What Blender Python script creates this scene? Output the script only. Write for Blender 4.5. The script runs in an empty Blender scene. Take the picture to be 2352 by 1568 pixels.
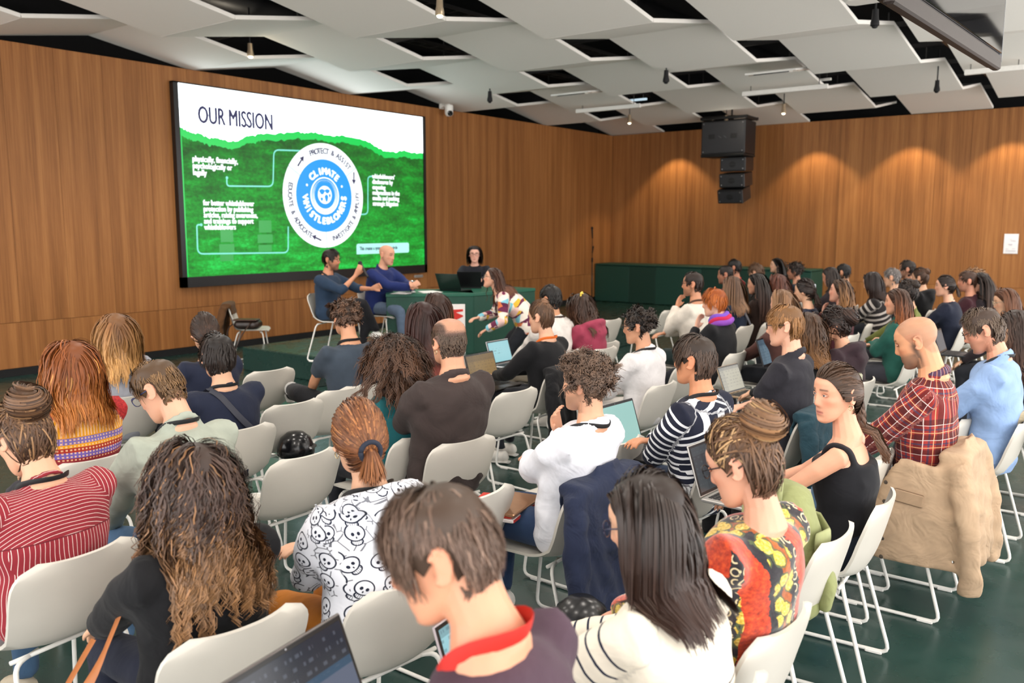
import bpy, math, random
import numpy as np
from mathutils import Matrix, Vector, Euler
PI = math.pi
rnd = random.Random(7)
scene = bpy.context.scene
COL = scene.collection

# ------------------------------------------------------------------ camera, world, exposure
CAM_H = 1.85
FPX = 1994.0
PITCH = math.atan((784 - 515) / FPX)
YAW = math.atan(1532 / math.hypot(FPX, 269))          # world +Y lies this far to the right of the view direction
cam_d = bpy.data.cameras.new('camera')
cam_d.sensor_width = 36.0
cam_d.lens = FPX / 2352 * 36.0
cam_d.clip_start = 0.05
cam_d.clip_end = 100
cam_d.dof.use_dof = True
cam_d.dof.focus_distance = 3.9
cam_d.dof.aperture_fstop = 3.2
cam = bpy.data.objects.new('camera', cam_d)
COL.objects.link(cam)
cam.location = (0, 0, CAM_H)
cam.rotation_euler = (PI / 2 - PITCH, 0, YAW)
scene.camera = cam
scene.view_settings.view_transform = 'Standard'
scene.view_settings.look = 'None'
scene.view_settings.exposure = 0.2
scene.view_settings.gamma = 1.0
scene.view_settings.use_curve_mapping = False

scene.cycles.max_bounces = 6; scene.cycles.diffuse_bounces = 4; scene.cycles.glossy_bounces = 3
world = bpy.data.worlds.new('daylight')
scene.world = world
world.use_nodes = True
_bg = world.node_tree.nodes['Background']
_bg.inputs[0].default_value = (1.0, 0.975, 0.95, 1)
_bg.inputs[1].default_value = 3.5

def lamp(kind, name, loc, energy, color=(1, 1, 1), radius=0.1, spot=None, blend=0.5, rot=(0, 0, 0)):
    d = bpy.data.lights.new(name, kind)
    d.energy = energy
    d.color = color
    if kind == 'AREA':
        d.shape = 'RECTANGLE'; d.size, d.size_y = radius
    else:
        d.shadow_soft_size = radius
    if spot:
        d.spot_size = spot; d.spot_blend = blend
    o = bpy.data.objects.new(name, d)
    o.location = loc; o.rotation_euler = rot
    COL.objects.link(o)
    return o

# added grid of unseen lamps in the panel gaps, for soft overall light
for ix in range(7):
    for iy in range(6):
        if ix < 3 and iy > 3: continue              # none added over the far corner, to keep the walls darker there
        lamp('SPOT', 'fill_spot', (-9.71 + 1.729 * (ix + 0.5) + 0.0, 0.8 + 2.9 * iy + 1.4 * (ix % 2), 3.94), 64,
             (1.0, 0.925, 0.84), 0.16, spot=math.radians(150), blend=0.6)
# wall washers close to the far wall: they draw the scallops on the wood
for wx in (-9.42, -6.19, -4.31, -2.58):
    lamp('SPOT', 'wall_washer', (wx, 18.2, 3.98), 120, (1.0, 0.78, 0.48), 0.03, spot=math.radians(92), blend=0.35)

# ------------------------------------------------------------------ picture geometry (only to read positions off)
_F = np.array([-math.sin(YAW), math.cos(YAW), 0]); _R = np.array([math.cos(YAW), math.sin(YAW), 0]); _U = np.array([0, 0, 1.])
_fw = _F * math.cos(PITCH) - _U * math.sin(PITCH); _up = _U * math.cos(PITCH) + _F * math.sin(PITCH)
_C = np.array([0, 0, CAM_H])
def ray(x, y): return _fw + _R * (x - 1176) / FPX - _up * (y - 784) / FPX
def atz(x, y, z): d = ray(x, y); return _C + d * ((z - CAM_H) / d[2])
def atx(x, y, X): d = ray(x, y); return _C + d * (X / d[0])
def aty(x, y, Y): d = ray(x, y); return _C + d * (Y / d[1])

# ------------------------------------------------------------------ materials
def lin(c):
    if isinstance(c, str):
        c = c.lstrip('#'); c = [int(c[i:i + 2], 16) / 255 for i in (0, 2, 4)]
    return tuple((v / 12.92 if v <= 0.04045 else ((v + 0.055) / 1.055) ** 2.4) for v in c[:3])
def rgba(c): return (*lin(c), 1.0)

class NT:
    def __init__(s, name):
        s.m = bpy.data.materials.new(name); s.m.use_nodes = True
        s.t = s.m.node_tree; s.n = s.t.nodes; s.p = s.n['Principled BSDF']
    def add(s, t, **kw):
        n = s.n.new(t)
        for k, v in kw.items(): setattr(n, k, v)
        return n
    def link(s, a, b): s.t.links.new(a, b)
    def val(s, sock, v):
        if hasattr(v, 'node'): s.link(v, sock)
        else: sock.default_value = v
    def math(s, op, a, b=0.0, c=None, clamp=False):
        n = s.add('ShaderNodeMath', operation=op); n.use_clamp = clamp
        s.val(n.inputs[0], a); s.val(n.inputs[1], b)
        if c is not None: s.val(n.inputs[2], c)
        return n.outputs[0]
    def mix(s, f, a, b):
        n = s.add('ShaderNodeMix', data_type='RGBA')
        s.val(n.inputs[0], f); s.val(n.inputs[6], a); s.val(n.inputs[7], b)
        return n.outputs[2]
    def attr(s, name):
        return s.add('ShaderNodeAttribute', attribute_name=name)
    def sep(s, v):
        n = s.add('ShaderNodeSeparateXYZ'); s.link(v, n.inputs[0]); return n.outputs
    def comb(s, x, y, z=0.0):
        n = s.add('ShaderNodeCombineXYZ')
        for i, v in enumerate((x, y, z)): s.val(n.inputs[i], v)
        return n.outputs[0]
    def coord(s, kind='Object'): return s.add('ShaderNodeTexCoord').outputs[kind]
    def mapping(s, v, scale=(1, 1, 1), loc=(0, 0, 0), rot=(0, 0, 0)):
        n = s.add('ShaderNodeMapping'); s.link(v, n.inputs[0])
        n.inputs['Scale'].default_value = scale; n.inputs['Location'].default_value = loc; n.inputs['Rotation'].default_value = rot
        return n.outputs[0]
    def noise(s, v, scale=5, detail=3, rough=0.5, dist=0.0):
        n = s.add('ShaderNodeTexNoise')
        if v is not None: s.link(v, n.inputs['Vector'])
        n.inputs['Scale'].default_value = scale; n.inputs['Detail'].default_value = detail
        n.inputs['Roughness'].default_value = rough; n.inputs['Distortion'].default_value = dist
        return n.outputs['Fac'], n.outputs['Color']
    def voronoi(s, v, scale=5, feature='F1', rand=1.0):
        n = s.add('ShaderNodeTexVoronoi', feature=feature)
        s.link(v, n.inputs['Vector']); n.inputs['Scale'].default_value = scale
        n.inputs['Randomness'].default_value = rand
        return n
    def ramp(s, f, stops, interp='LINEAR'):
        n = s.add('ShaderNodeValToRGB'); s.link(f, n.inputs[0]); n.color_ramp.interpolation = interp
        e = n.color_ramp.elements
        while len(e) < len(stops): e.new(0.5)
        for el, (p, c) in zip(e, stops):
            el.position = p; el.color = c if len(c) == 4 else (*c, 1)
        return n.outputs[0]
    def bump(s, h, strength=0.3, dist=0.01):
        n = s.add('ShaderNodeBump'); n.inputs['Strength'].default_value = strength; n.inputs['Distance'].default_value = dist
        s.link(h, n.inputs['Height']); s.link(n.outputs[0], s.p.inputs['Normal'])
    def base(s, v): s.val(s.p.inputs['Base Color'], v)
    def set(s, rough=None, metal=None, spec=None, sheen=None, coat=None, trans=None, sss=None, aniso=None):
        i = s.p.inputs
        if rough is not None: s.val(i['Roughness'], rough)
        if metal is not None: i['Metallic'].default_value = metal
        if spec is not None: i['Specular IOR Level'].default_value = spec
        if sheen is not None: i['Sheen Weight'].default_value = sheen
        if coat is not None: i['Coat Weight'].default_value = coat
        if trans is not None: i['Transmission Weight'].default_value = trans
        if aniso is not None: i['Anisotropic'].default_value = aniso
        if sss is not None:
            i['Subsurface Weight'].default_value = sss; i['Subsurface Radius'].default_value = (0.012, 0.005, 0.003)
            i['Subsurface Scale'].default_value = 1.0
        return s

_MC = {}
def plain(c, rough=0.6, metal=0.0, spec=0.5, noise=0.06, scale=30, name=None, coat=0.0, sheen=0.0):
    key = (str(c), rough, metal, spec, noise, scale, coat, sheen)
    if key in _MC: return _MC[key]
    t = NT(name or 'plain')
    L = lin(c)
    f, _ = t.noise(t.coord(), scale, 3)
    a = tuple(v * (1 - noise) for v in L); b = tuple(min(1, v * (1 + noise)) for v in L)
    t.base(t.ramp(f, [(0.3, a), (0.7, b)]))
    t.set(rough=rough, metal=metal, spec=spec, coat=coat, sheen=sheen)
    _MC[key] = t.m
    return t.m

def emis(c, strength=1.0, name='emitter'):
    t = NT(name)
    t.base((0.02, 0.02, 0.02, 1)); t.p.inputs['Emission Color'].default_value = rgba(c)
    t.p.inputs['Emission Strength'].default_value = strength
    t.set(rough=0.25)
    return t.m

# ------------------------------------------------------------------ mesh helpers
def np_mesh(name, V, F, smooth=True, mats=(), midx=None):
    V = np.asarray(V, dtype=np.float32)
    me = bpy.data.meshes.new(name)
    if isinstance(F, np.ndarray) and F.ndim == 2:
        k = F.shape[1]; nf = len(F); loops = F.astype(np.int32).ravel()
        starts = np.arange(0, nf * k, k, dtype=np.int32); tot = np.full(nf, k, dtype=np.int32)
    else:
        tot = np.array([len(f) for f in F], dtype=np.int32); nf = len(F)
        loops = np.fromiter((i for f in F for i in f), dtype=np.int32, count=int(tot.sum()))
        starts = np.concatenate([[0], np.cumsum(tot)[:-1]]).astype(np.int32)
    me.vertices.add(len(V)); me.vertices.foreach_set('co', V.ravel())
    me.loops.add(len(loops)); me.loops.foreach_set('vertex_index', loops)
    me.polygons.add(nf); me.polygons.foreach_set('loop_start', starts)
    try: me.polygons.foreach_set('loop_total', tot)
    except Exception: pass
    me.polygons.foreach_set('use_smooth', np.full(nf, bool(smooth)))
    for m in mats: me.materials.append(m)
    if midx is not None: me.polygons.foreach_set('material_index', np.asarray(midx, dtype=np.int32))
    me.update(calc_edges=True); me.validate()
    return me

class MB:
    """collects shapes into one mesh"""
    def __init__(s): s.V = []; s.F = []; s.M = []; s.n = 0; s.mi = 0
    def add(s, V, F):
        V = np.asarray(V, dtype=float).reshape(-1, 3)
        s.V.append(V)
        for f in F: s.F.append(tuple(int(i) + s.n for i in f)); s.M.append(s.mi)
        s.n += len(V)
        return s
    def box(s, c, size, rot=None, bev=0.0):
        hx, hy, hz = [v / 2 for v in size]
        if bev <= 0 or bev >= min(hx, hy, hz):
            V = np.array([(x, y, z) for z in (-hz, hz) for y in (-hy, hy) for x in (-hx, hx)])
            F = [(0, 2, 3, 1), (4, 5, 7, 6), (0, 1, 5, 4), (2, 6, 7, 3), (0, 4, 6, 2), (1, 3, 7, 5)]
        else:
            b = bev
            def loop(z, i): return [(x * (hx - i) + dx, y * (hy - i) + dy, z) for x, y, dx, dy in
                                    ((-1, -1, b, 0), (1, -1, -b, 0), (1, -1, 0, b), (1, 1, 0, -b), (1, 1, -b, 0), (-1, 1, b, 0), (-1, 1, 0, -b), (-1, -1, 0, b))]
            V = []
            for z, i in ((-hz, b), (-hz + b, 0), (hz - b, 0), (hz, b)): V += loop(z, i)
            V = np.array(V, dtype=float)
            F = [tuple(range(7, -1, -1)), tuple(range(24, 32))]
            for r in range(3):
                for k in range(8):
                    F.append((r * 8 + k, r * 8 + (k + 1) % 8, (r + 1) * 8 + (k + 1) % 8, (r + 1) * 8 + k))
        if rot is not None:
            R = np.array(Euler(rot).to_matrix()) if not isinstance(rot, np.ndarray) else rot
            V = V @ R.T
        return s.add(V + np.asarray(c, dtype=float), F)
    def quad(s, a, b, c, d): return s.add([a, b, c, d], [(0, 1, 2, 3)])
    def prism(s, poly, h0, h1, axis=2):
        """extruded polygon; poly in the plane across axis"""
        n = len(poly); V = []
        for h in (h0, h1):
            for (u, v) in poly:
                V.append((u, v, h) if axis == 2 else ((h, u, v) if axis == 0 else (u, h, v)))
        F = [tuple(range(n - 1, -1, -1)), tuple(range(n, 2 * n))]
        F += [(k, (k + 1) % n, n + (k + 1) % n, n + k) for k in range(n)]
        return s.add(V, F)
    def tube(s, pts, r, n=8, caps=True, up=None, flat=1.0):
        V, F = tube_geo(pts, r, n, caps, up, flat)
        return s.add(V, F)
    def ball(s, c, r, nu=12, nv=8, rot=None):
        r = np.asarray(r, dtype=float) * np.ones(3); V = []; F = []
        for j in range(nv + 1):
            a = PI * j / nv
            for i in range(nu):
                b = 2 * PI * i / nu
                V.append((math.sin(a) * math.cos(b), math.sin(a) * math.sin(b), math.cos(a)))
        for j in range(nv):
            for i in range(nu):
                F.append((j * nu + i, (j + 1) * nu + i, (j + 1) * nu + (i + 1) % nu, j * nu + (i + 1) % nu))
        V = np.array(V) * r
        if rot is not None: V = V @ (np.array(Euler(rot).to_matrix()).T if not isinstance(rot, np.ndarray) else rot.T)
        return s.add(V + np.asarray(c, dtype=float), F)
    def lathe(s, prof, c=(0, 0, 0), n=20, axis=None):
        V = []; F = []
        for (r, z) in prof:
            for i in range(n):
                b = 2 * PI * i / n; V.append((r * math.cos(b), r * math.sin(b), z))
        for j in range(len(prof) - 1):
            for i in range(n): F.append((j * n + i, j * n + (i + 1) % n, (j + 1) * n + (i + 1) % n, (j + 1) * n + i))
        V = np.array(V)
        if axis is not None:
            R = np.array(Vector((0, 0, 1)).rotation_difference(Vector(axis)).to_matrix()); V = V @ R.T
        return s.add(V + np.asarray(c, dtype=float), F)
    def grid(s, P):
        """P: (a,b,3) array of points"""
        P = np.asarray(P); a, b = P.shape[:2]
        F = [(i * b + j, i * b + j + 1, (i + 1) * b + j + 1, (i + 1) * b + j) for i in range(a - 1) for j in range(b - 1)]
        return s.add(P.reshape(-1, 3), F)
    def arr(s): return np.concatenate(s.V), s.F
    def build(s, name, mats, parent=None, smooth=False, loc=None, rotz=None, mat4=None):
        V, F = s.arr()
        if not isinstance(mats, (list, tuple)): mats = [mats]
        me = np_mesh(name, V, F, smooth, mats, s.M if len(mats) > 1 else None)
        if smooth == 'auto':
            me.polygons.foreach_set('use_smooth', np.full(len(me.polygons), True)); auto_sharp(me)
        return link(name, me, parent, loc, rotz, mat4)

def auto_sharp(me, deg=35):
    me.set_sharp_from_angle(angle=math.radians(deg))

def link(name, me, parent=None, loc=None, rotz=None, mat4=None):
    o = bpy.data.objects.new(name, me); COL.objects.link(o)
    if parent is not None: o.parent = parent
    if loc is not None: o.location = loc
    if rotz is not None: o.rotation_euler = (0, 0, rotz)
    if mat4 is not None: o.matrix_local = mat4
    return o

def frames(pts, up=None):
    P = np.asarray(pts, dtype=float); n = len(P)
    T = np.zeros_like(P)
    T[1:-1] = P[2:] - P[:-2]; T[0] = P[1] - P[0]; T[-1] = P[-1] - P[-2]
    T /= np.linalg.norm(T, axis=1)[:, None] + 1e-12
    u = np.array(up if up is not None else ((0, 0, 1) if abs(T[0][2]) < 0.9 else (0, 1, 0)), dtype=float)
    A = []
    for i in range(n):
        a = u - T[i] * (u @ T[i]); l = np.linalg.norm(a)
        if l < 1e-6:
            a = np.cross(T[i], (1, 0.3, 0)); l = np.linalg.norm(a)
        a /= l; A.append(a)
        if up is None: u = a
    A = np.array(A); B = np.cross(T, A)
    return P, T, A, B

def tube_geo(pts, r, n=8, caps=True, up=None, flat=1.0):
    """swept tube; r scalar, per point, or per point (ra, rb): ra along 'up', rb across"""
    P, T, A, B = frames(pts, up)
    r = np.asarray(r, dtype=float)
    if r.ndim == 0: ra = rb = np.full(len(P), float(r))
    elif r.ndim == 1: ra = rb = r
    else: ra, rb = r[:, 0], r[:, 1]
    ra = ra * flat
    th = np.arange(n) * 2 * PI / n
    V = P[:, None] + (ra[:, None] * np.cos(th))[..., None] * A[:, None] + (rb[:, None] * np.sin(th))[..., None] * B[:, None]
    F = []
    m = len(P)
    for i in range(m - 1):
        for k in range(n): F.append((i * n + k, i * n + (k + 1) % n, (i + 1) * n + (k + 1) % n, (i + 1) * n + k))
    V = V.reshape(-1, 3)
    if caps:
        F.append(tuple(range(n - 1, -1, -1))); F.append(tuple(range((m - 1) * n, m * n)))
    return V, F

def bend(pts, r=0.03, k=5):
    """round the corners of a polyline"""
    P = [np.asarray(p, dtype=float) for p in pts]; out = [P[0]]
    for i in range(1, len(P) - 1):
        a, b, c = P[i - 1], P[i], P[i + 1]
        u = (a - b); v = (c - b); lu, lv = np.linalg.norm(u), np.linalg.norm(v)
        d = min(r, lu * 0.45, lv * 0.45)
        p, q = b + u / lu * d, b + v / lv * d
        for t in np.linspace(0, 1, k): out.append((1 - t) ** 2 * p + 2 * t * (1 - t) * b + t * t * q)
    out.append(P[-1])
    return np.array(out)

def thing(name, label, cat, loc=(0, 0, 0), rotz=0.0, group=None):
    o = bpy.data.objects.new(name, None); COL.objects.link(o)
    o.empty_display_size = 0.1
    o.location = loc; o.rotation_euler = (0, 0, rotz)
    return tag(o, label, cat, group)
def tag(o, label, cat, group=None):
    o['label'] = label; o['category'] = cat
    if group: o['group'] = group
    return o
def struct(o): o['kind'] = 'structure'; return o
def dup(o, parent=None):
    c = o.copy(); COL.objects.link(c)
    if parent is not None: c.parent = parent
    for ch in list(o.children): dup(ch, c)
    return c

_TXT = {}
def text_geo(s, size=1.0, sx=1.0, align='LEFT', bold=0.0):
    """flat lettering as a mesh in the XY plane"""
    key = (s, bold)
    if key not in _TXT:
        c = bpy.data.curves.new('lettering', 'FONT'); c.body = s; c.size = 1.0; c.offset = bold; c.resolution_u = 3
        o = bpy.data.objects.new('lettering', c); COL.objects.link(o)
        dg = bpy.context.evaluated_depsgraph_get()
        me = bpy.data.meshes.new_from_object(o.evaluated_get(dg))
        V = np.zeros(len(me.vertices) * 3); me.vertices.foreach_get('co', V)
        F = [tuple(p.vertices) for p in me.polygons]
        bpy.data.meshes.remove(me); bpy.data.objects.remove(o); bpy.data.curves.remove(c)
        _TXT[key] = (V.reshape(-1, 3), F)
    V, F = _TXT[key]
    V = V.copy()
    if len(V) == 0: return V, F
    if align == 'CENTER': V[:, 0] -= (V[:, 0].max() + V[:, 0].min()) / 2
    V[:, 0] *= size * sx; V[:, 1] *= size
    return V, F
# ------------------------------------------------------------------ room shell
XW, YW = -11.21, 18.80          # faces of the screen wall and of the far wall
def wood_material():
    t = NT('oak_veneer')
    co = t.coord('Object')
    oi = t.add('ShaderNodeObjectInfo').outputs['Random']
    off = t.math('MULTIPLY', oi, 37.0)
    x, y, z = t.sep(co)
    v = t.comb(t.math('ADD', x, off), y, z)
    g1, _ = t.noise(t.mapping(v, (55, 55, 0.9)), 1.0, 4, 0.6)
    g2, _ = t.noise(t.mapping(v, (9, 9, 0.25)), 1.0, 2, 0.5)
    g3, _ = t.noise(t.mapping(v, (220, 220, 5.0)), 1.0, 2, 0.5)
    f = t.math('ADD', t.math('MULTIPLY', g1, 0.40), t.math('MULTIPLY', g2, 0.45))
    f = t.math('ADD', f, t.math('MULTIPLY', g3, 0.15))
    f = t.math('ADD', f, t.math('MULTIPLY', t.math('SUBTRACT', oi, 0.5), 0.05))
    t.base(t.ramp(f, [(0.30, lin('744a23')), (0.46, lin('935f33')), (0.58, lin('a66f3e')), (0.74, lin('b8834e'))]))
    wv = t.add('ShaderNodeTexWave', wave_type='BANDS', bands_direction='Z')
    t.link(co, wv.inputs['Vector']); wv.inputs['Scale'].default_value = 30
    t.bump(t.math('ADD', t.math('MULTIPLY', wv.outputs['Fac'], 0.25), g1), 0.12, 0.004)
    t.set(rough=0.5, spec=0.3)
    return t.m
M_WOOD = wood_material()
M_BLACK = plain('0c0c0e', 0.8, noise=0.2)
M_SOFFIT = plain('0a0a0c', 0.9, noise=0.3)

def floor_material():
    t = NT('green_resin_floor')
    co = t.coord('Object')
    n, _ = t.noise(co, 1.3, 4, 0.6)
    sp = t.voronoi(co, 26.0)
    dot = t.math('LESS_THAN', sp.outputs['Distance'], 0.045)
    rr = t.sep(sp.outputs['Color'])[0]
    dot = t.math('MULTIPLY', dot, t.math('GREATER_THAN', rr, 0.55))
    c = t.ramp(n, [(0.3, lin('1f3a36')), (0.7, lin('26433d'))])
    t.base(t.mix(t.math('MULTIPLY', dot, 0.35), c, rgba('9aa59f')))
    n2, _ = t.noise(co, 5.0, 3, 0.5)
    t.set(rough=t.ramp(n2, [(0.3, (0.22,) * 3), (0.7, (0.36,) * 3)]), spec=0.45)
    t.bump(t.noise(co, 3.0, 3)[0], 0.05, 0.01)
    return t.m
M_FLOOR = floor_material()
b = MB(); b.box((-5.9, 9.75, -0.1), (16.2, 24.5, 0.2)); struct(b.build('floor', M_FLOOR))  # ends short behind and right of the camera so world light reaches the ceiling
# low stage under the speakers, resin covered like the floor
b = MB(); b.box((-8.0, 9.2, 0.15), (2.8, 5.1, 0.30), bev=0.012); struct(b.build('floor_stage', M_FLOOR))

def plank_wall(name, axis, face, a0, a1, pw=0.61):
    """wood wall: dark backing with veneer panels hung in front of it, above a shadow gap"""
    b = MB()
    L = a1 - a0; mid = (a0 + a1) / 2
    if axis == 'x': b.box((face - 0.10, mid, 2.0), (0.10, L, 3.98))
    else: b.box((mid, face + 0.10, 2.0), (L, 0.10, 3.98))
    w = struct(b.build(name, M_BLACK))
    lo, hi = MB(), MB()
    sz = (0.05, pw - 0.003) if axis == 'x' else (pw - 0.003, 0.05)
    lo.box((0, 0, 0.38), (*sz, 0.556), bev=0.0015); hi.box((0, 0, 2.331), (*sz, 3.338), bev=0.0015)
    meshes = [np_mesh('panel', *lo.arr(), smooth=False, mats=[M_WOOD]), np_mesh('panel', *hi.arr(), smooth=False, mats=[M_WOOD])]
    for k in range(int(round(L / pw))):
        c = a0 + (k + 0.5) * pw
        for me in meshes:
            link('panel', me, w, (face - 0.025, c, 0) if axis == 'x' else (c, face + 0.025, 0))
    return w
wall_left = plank_wall('wall_left', 'x', XW, YW - 0.61 * 34, YW)
wall_far = plank_wall('wall_far', 'y', YW, XW, XW + 0.61 * 23)
b = MB(); b.box((-13.6, 8, 2.7), (0.1, 28, 5.6)); struct(b.build('wall_void_left', M_BLACK))
b = MB(); b.box((-4.5, 21.95, 2.7), (19, 0.1, 5.6)); struct(b.build('wall_void_far', M_BLACK))
b = MB(); b.box((XW - 0.02, 9.0, 0.05), (0.03, 24, 0.098)); struct(b.build('baseboard_left', M_BLACK))
b = MB(); b.box((-4.5, YW + 0.02, 0.05), (14, 0.03, 0.098)); struct(b.build('baseboard_far', M_BLACK))

# ceiling: dark soffit, and ribbons of white acoustic panels folded up and down
b = MB(); b.box((-4.5, 8, 5.55), (19, 28, 0.1))
ceiling = struct(b.build('ceiling', M_SOFFIT))
def panel_mat():
    t = NT('acoustic_panel')
    n, _ = t.noise(t.coord(), 240, 2, 0.6)
    t.base(t.ramp(n, [(0.3, lin('e8e3db')), (0.7, lin('efeae3'))]))
    t.bump(n, 0.15, 0.001); t.set(rough=0.85, spec=0.2)
    return t.m
M_PANEL = panel_mat()
RX, RW, HP, ZL, ZH = 1.729, 1.43, 1.448, 4.00, 4.241
a = math.atan2(ZH - ZL, HP)
pm = MB(); pm.box((0, 0, 0.0225), (RW, HP / math.cos(a) - 0.004, 0.045), rot=(a, 0, 0), bev=0.003)
me_panel = np_mesh('panel', *pm.arr(), smooth=False, mats=[M_PANEL])
M_STEEL = plain('4a4846', 0.45, metal=0.6)
M_DSTEEL = plain('1c1c1e', 0.5, metal=0.4)
M_WHITE = plain('e9e6e0', 0.4, noise=0.03)
for k in range(-2, 8):
    x = -7.113 + RX * k - (0.02 if k == -2 else 0)*0
    for n in range(-4, 9):
        yl = 7.24 + 1.404 * k + 2.896 * n                     # a low crease
        for s in (-1, 1):
            yc = yl + s * HP / 2
            if yc < -1.5 or yc > 18.75: continue
            o = link('panel', me_panel, ceiling, (x, yc, (ZL + ZH) / 2))
            o.rotation_euler = (0, 0, 0 if s > 0 else PI)
# bearers, rails and ducts in the dark void above the panels
bm_x = MB()
for y in np.arange(1.0, 20, 1.65): 
    r = MB(); r.box((-4.2, y, 4.46), (14, 0.045, 0.06)); r.build('bearer', M_STEEL, ceiling)
for k in range(-2, 7):
    x = -7.113 + RX * k + 0.865
    r = MB(); r.box((x, 8.5, 4.36), (0.05, 20, 0.035)); r.build('track_rail', M_STEEL, ceiling)
    for y in np.arange(2.0, 20, 2.9):
        r = MB(); r.tube([(x + 0.2, y, 4.40), (x + 0.2, y, 5.5)], 0.012, 6); r.build('hanger', M_STEEL, ceiling)
for x in (-10.4, -6.3, -2.2):
    r = MB(); r.tube([(x, -1, 4.85), (x, 18.6, 4.85)], 0.17, 14); r.build('duct', M_DSTEEL, ceiling, smooth=True)
for x, y0, y1 in ((-7.6, 4, 14), (-4.4, 5, 16), (-9.3, 8, 17)):
    r = MB(); 
    for q in (-0.09, 0.09): r.box((x + q, (y0 + y1) / 2, 4.56), (0.012, y1 - y0, 0.05))
    for y in np.arange(y0, y1, 0.25): r.box((x, y, 4.545), (0.18, 0.012, 0.012))
    r.build('cable_tray', M_STEEL, ceiling)

# air outlets let into rising panels
def cassette(px, py):
    p = atz(px, py, 4.09)
    t = thing('air_cassette', 'square white air outlet set in ceiling panel ' + ('near the black speaker cluster' if px > 1500 else 'beside the pale blue light bar'), 'air vent', (p[0], p[1], 4.09))
    t.rotation_euler = (-a, 0, PI)
    b = MB(); b.box((0, 0, 0), (0.76, 0.76, 0.03), bev=0.006); b.build('frame', M_WHITE, t)
    b = MB(); b.box((0, 0, -0.024), (0.50, 0.50, 0.02), bev=0.006); b.build('grille', M_PANEL, t)
    for i in range(4):
        c, s = math.cos(i * PI / 2), math.sin(i * PI / 2)
        b = MB(); b.box((0.33 * c, 0.33 * s, -0.022), (0.09 if abs(c) > .5 else .5, 0.09 if abs(s) > .5 else .5, 0.014), bev=0.004)
        b.build('slot', M_DSTEEL if i == 1 else plain('b9a99a', 0.5), t)
cassette(1790, 163); cassette(1335, 212)

# white linear lamps hung in the gaps
M_TUBE = emis('d8f2ff', 0.75, 'lamp_tube')
for (p0, p1, lab, on) in (((1325, 256), (1470, 242), 'long white linear lamp hung near the corner of the two wood walls', 1),
                      ((1708, 217), (1900, 197), 'long white linear lamp hung above the black speaker cluster', 0),
                      ((2217, 168), (2352, 153), 'long white linear lamp behind the hanging display', 0)):
    A, B = atz(*p0, 3.965), atz(*p1, 3.965)
    A[1] = B[1] = (A[1] + B[1]) / 2
    t = thing('linear_lamp', lab, 'lamp', tuple((A + B) / 2), group='linear lamps in the ceiling gaps')
    L = abs(B[0] - A[0])
    b = MB(); b.box((0, 0, 0), (L, 0.06, 0.07), bev=0.004); b.build('housing', M_WHITE, t)
    b = MB(); b.box((0, 0.35, 0.16), (L * 0.9, 0.05, 0.035), bev=0.004); b.build('tube', M_TUBE if on else M_WHITE, t)
    b = MB()
    for q in (-0.4, 0.4): b.tube([(q * L, 0.0, 0.03), (q * L, 0.0, 0.6)], 0.006, 6); b.tube([(q * L, 0.35, 0.17), (q * L, 0.35, 0.6)], 0.006, 6)
    b.build('rod', M_STEEL, t)

# small ceiling spots
M_LENS = emis('fff0d0', 6.0, 'lens')
def spot(px, py, z, kind, lab):
    p = atz(px, py, z)
    t = thing('ceiling_spot', lab, 'spotlight', tuple(p), group='spotlights under the ceiling')
    m = M_DSTEEL if kind == 'dark' else plain('c9b59a', 0.3, metal=0.8)
    b = MB(); b.tube([(0, 0, 0.1), (0, 0, 0.55)], 0.010, 8); b.build('stem', M_DSTEEL, t)
    b = MB(); b.lathe([(0.0, 0.10), (0.03, 0.10), (0.034, 0.02), (0.045, -0.03), (0.045, -0.06), (0.03, -0.065)], n=14); b.build('shade', m, t, smooth='auto')
    b = MB(); b.ball((0, 0, -0.065), (0.032, 0.032, 0.024), 12, 6); b.build('bulb', M_LENS if kind == 'lit' else M_BLACK, t, smooth=True)
spot(1010, 20, 3.93, 'lit', 'lit brass spot hanging above the top edge of the screen side panels')
spot(2010, 45, 3.93, 'dark', 'black ball spot hanging beside the projector')
spot(1446, 275, 3.93, 'lit', 'lit brass spot near the room corner')
spot(1800, 252, 3.93, 'lit', 'lit brass spot to one side of the black speaker cluster')
spot(1125, 224, 3.90, 'dark', 'small dark spot between the screen and the corner')
spot(1530, 178, 3.90, 'dark', 'small dark spot before the long lamp over the speaker cluster')
spot(2152, 200, 3.90, 'dark', 'small dark spot near the hanging display corner')
spot(575, 118, 4.09, 'lit', 'lit lamp in the ceiling gap above the screen title')
lamp('POINT', 'gap_lamp', tuple(atz(575, 116, 4.14)), 14, (1, 0.9, 0.72), 0.05)
spot(1668, 276, 3.955, 'lit', 'lit lamp just over the black speaker cluster')
lamp('POINT', 'gap_lamp', tuple(atz(1680, 272, 3.88)), 7, (1, 0.9, 0.75), 0.03)
# projector half hidden over the panels
p = atz(1985, 0, 3.955)
t = thing('projector', 'white projector with rounded body above the ceiling gap', 'projector', tuple(p))
b = MB(); b.box((0, 0, 0.06), (0.42, 0.34, 0.15), bev=0.05); b.build('body', M_WHITE, t)
b = MB(); b.lathe([(0, 0), (0.05, 0), (0.055, 0.05), (0.04, 0.055), (0, 0.05)], (0.1, -0.18, 0.05), 14, axis=(0, -1, 0)); b.build('lens', M_BLACK, t)
b = MB(); b.tube([(0, 0, 0.13), (0, 0, 0.7)], 0.025, 10); b.build('mount', M_STEEL, t)

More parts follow.
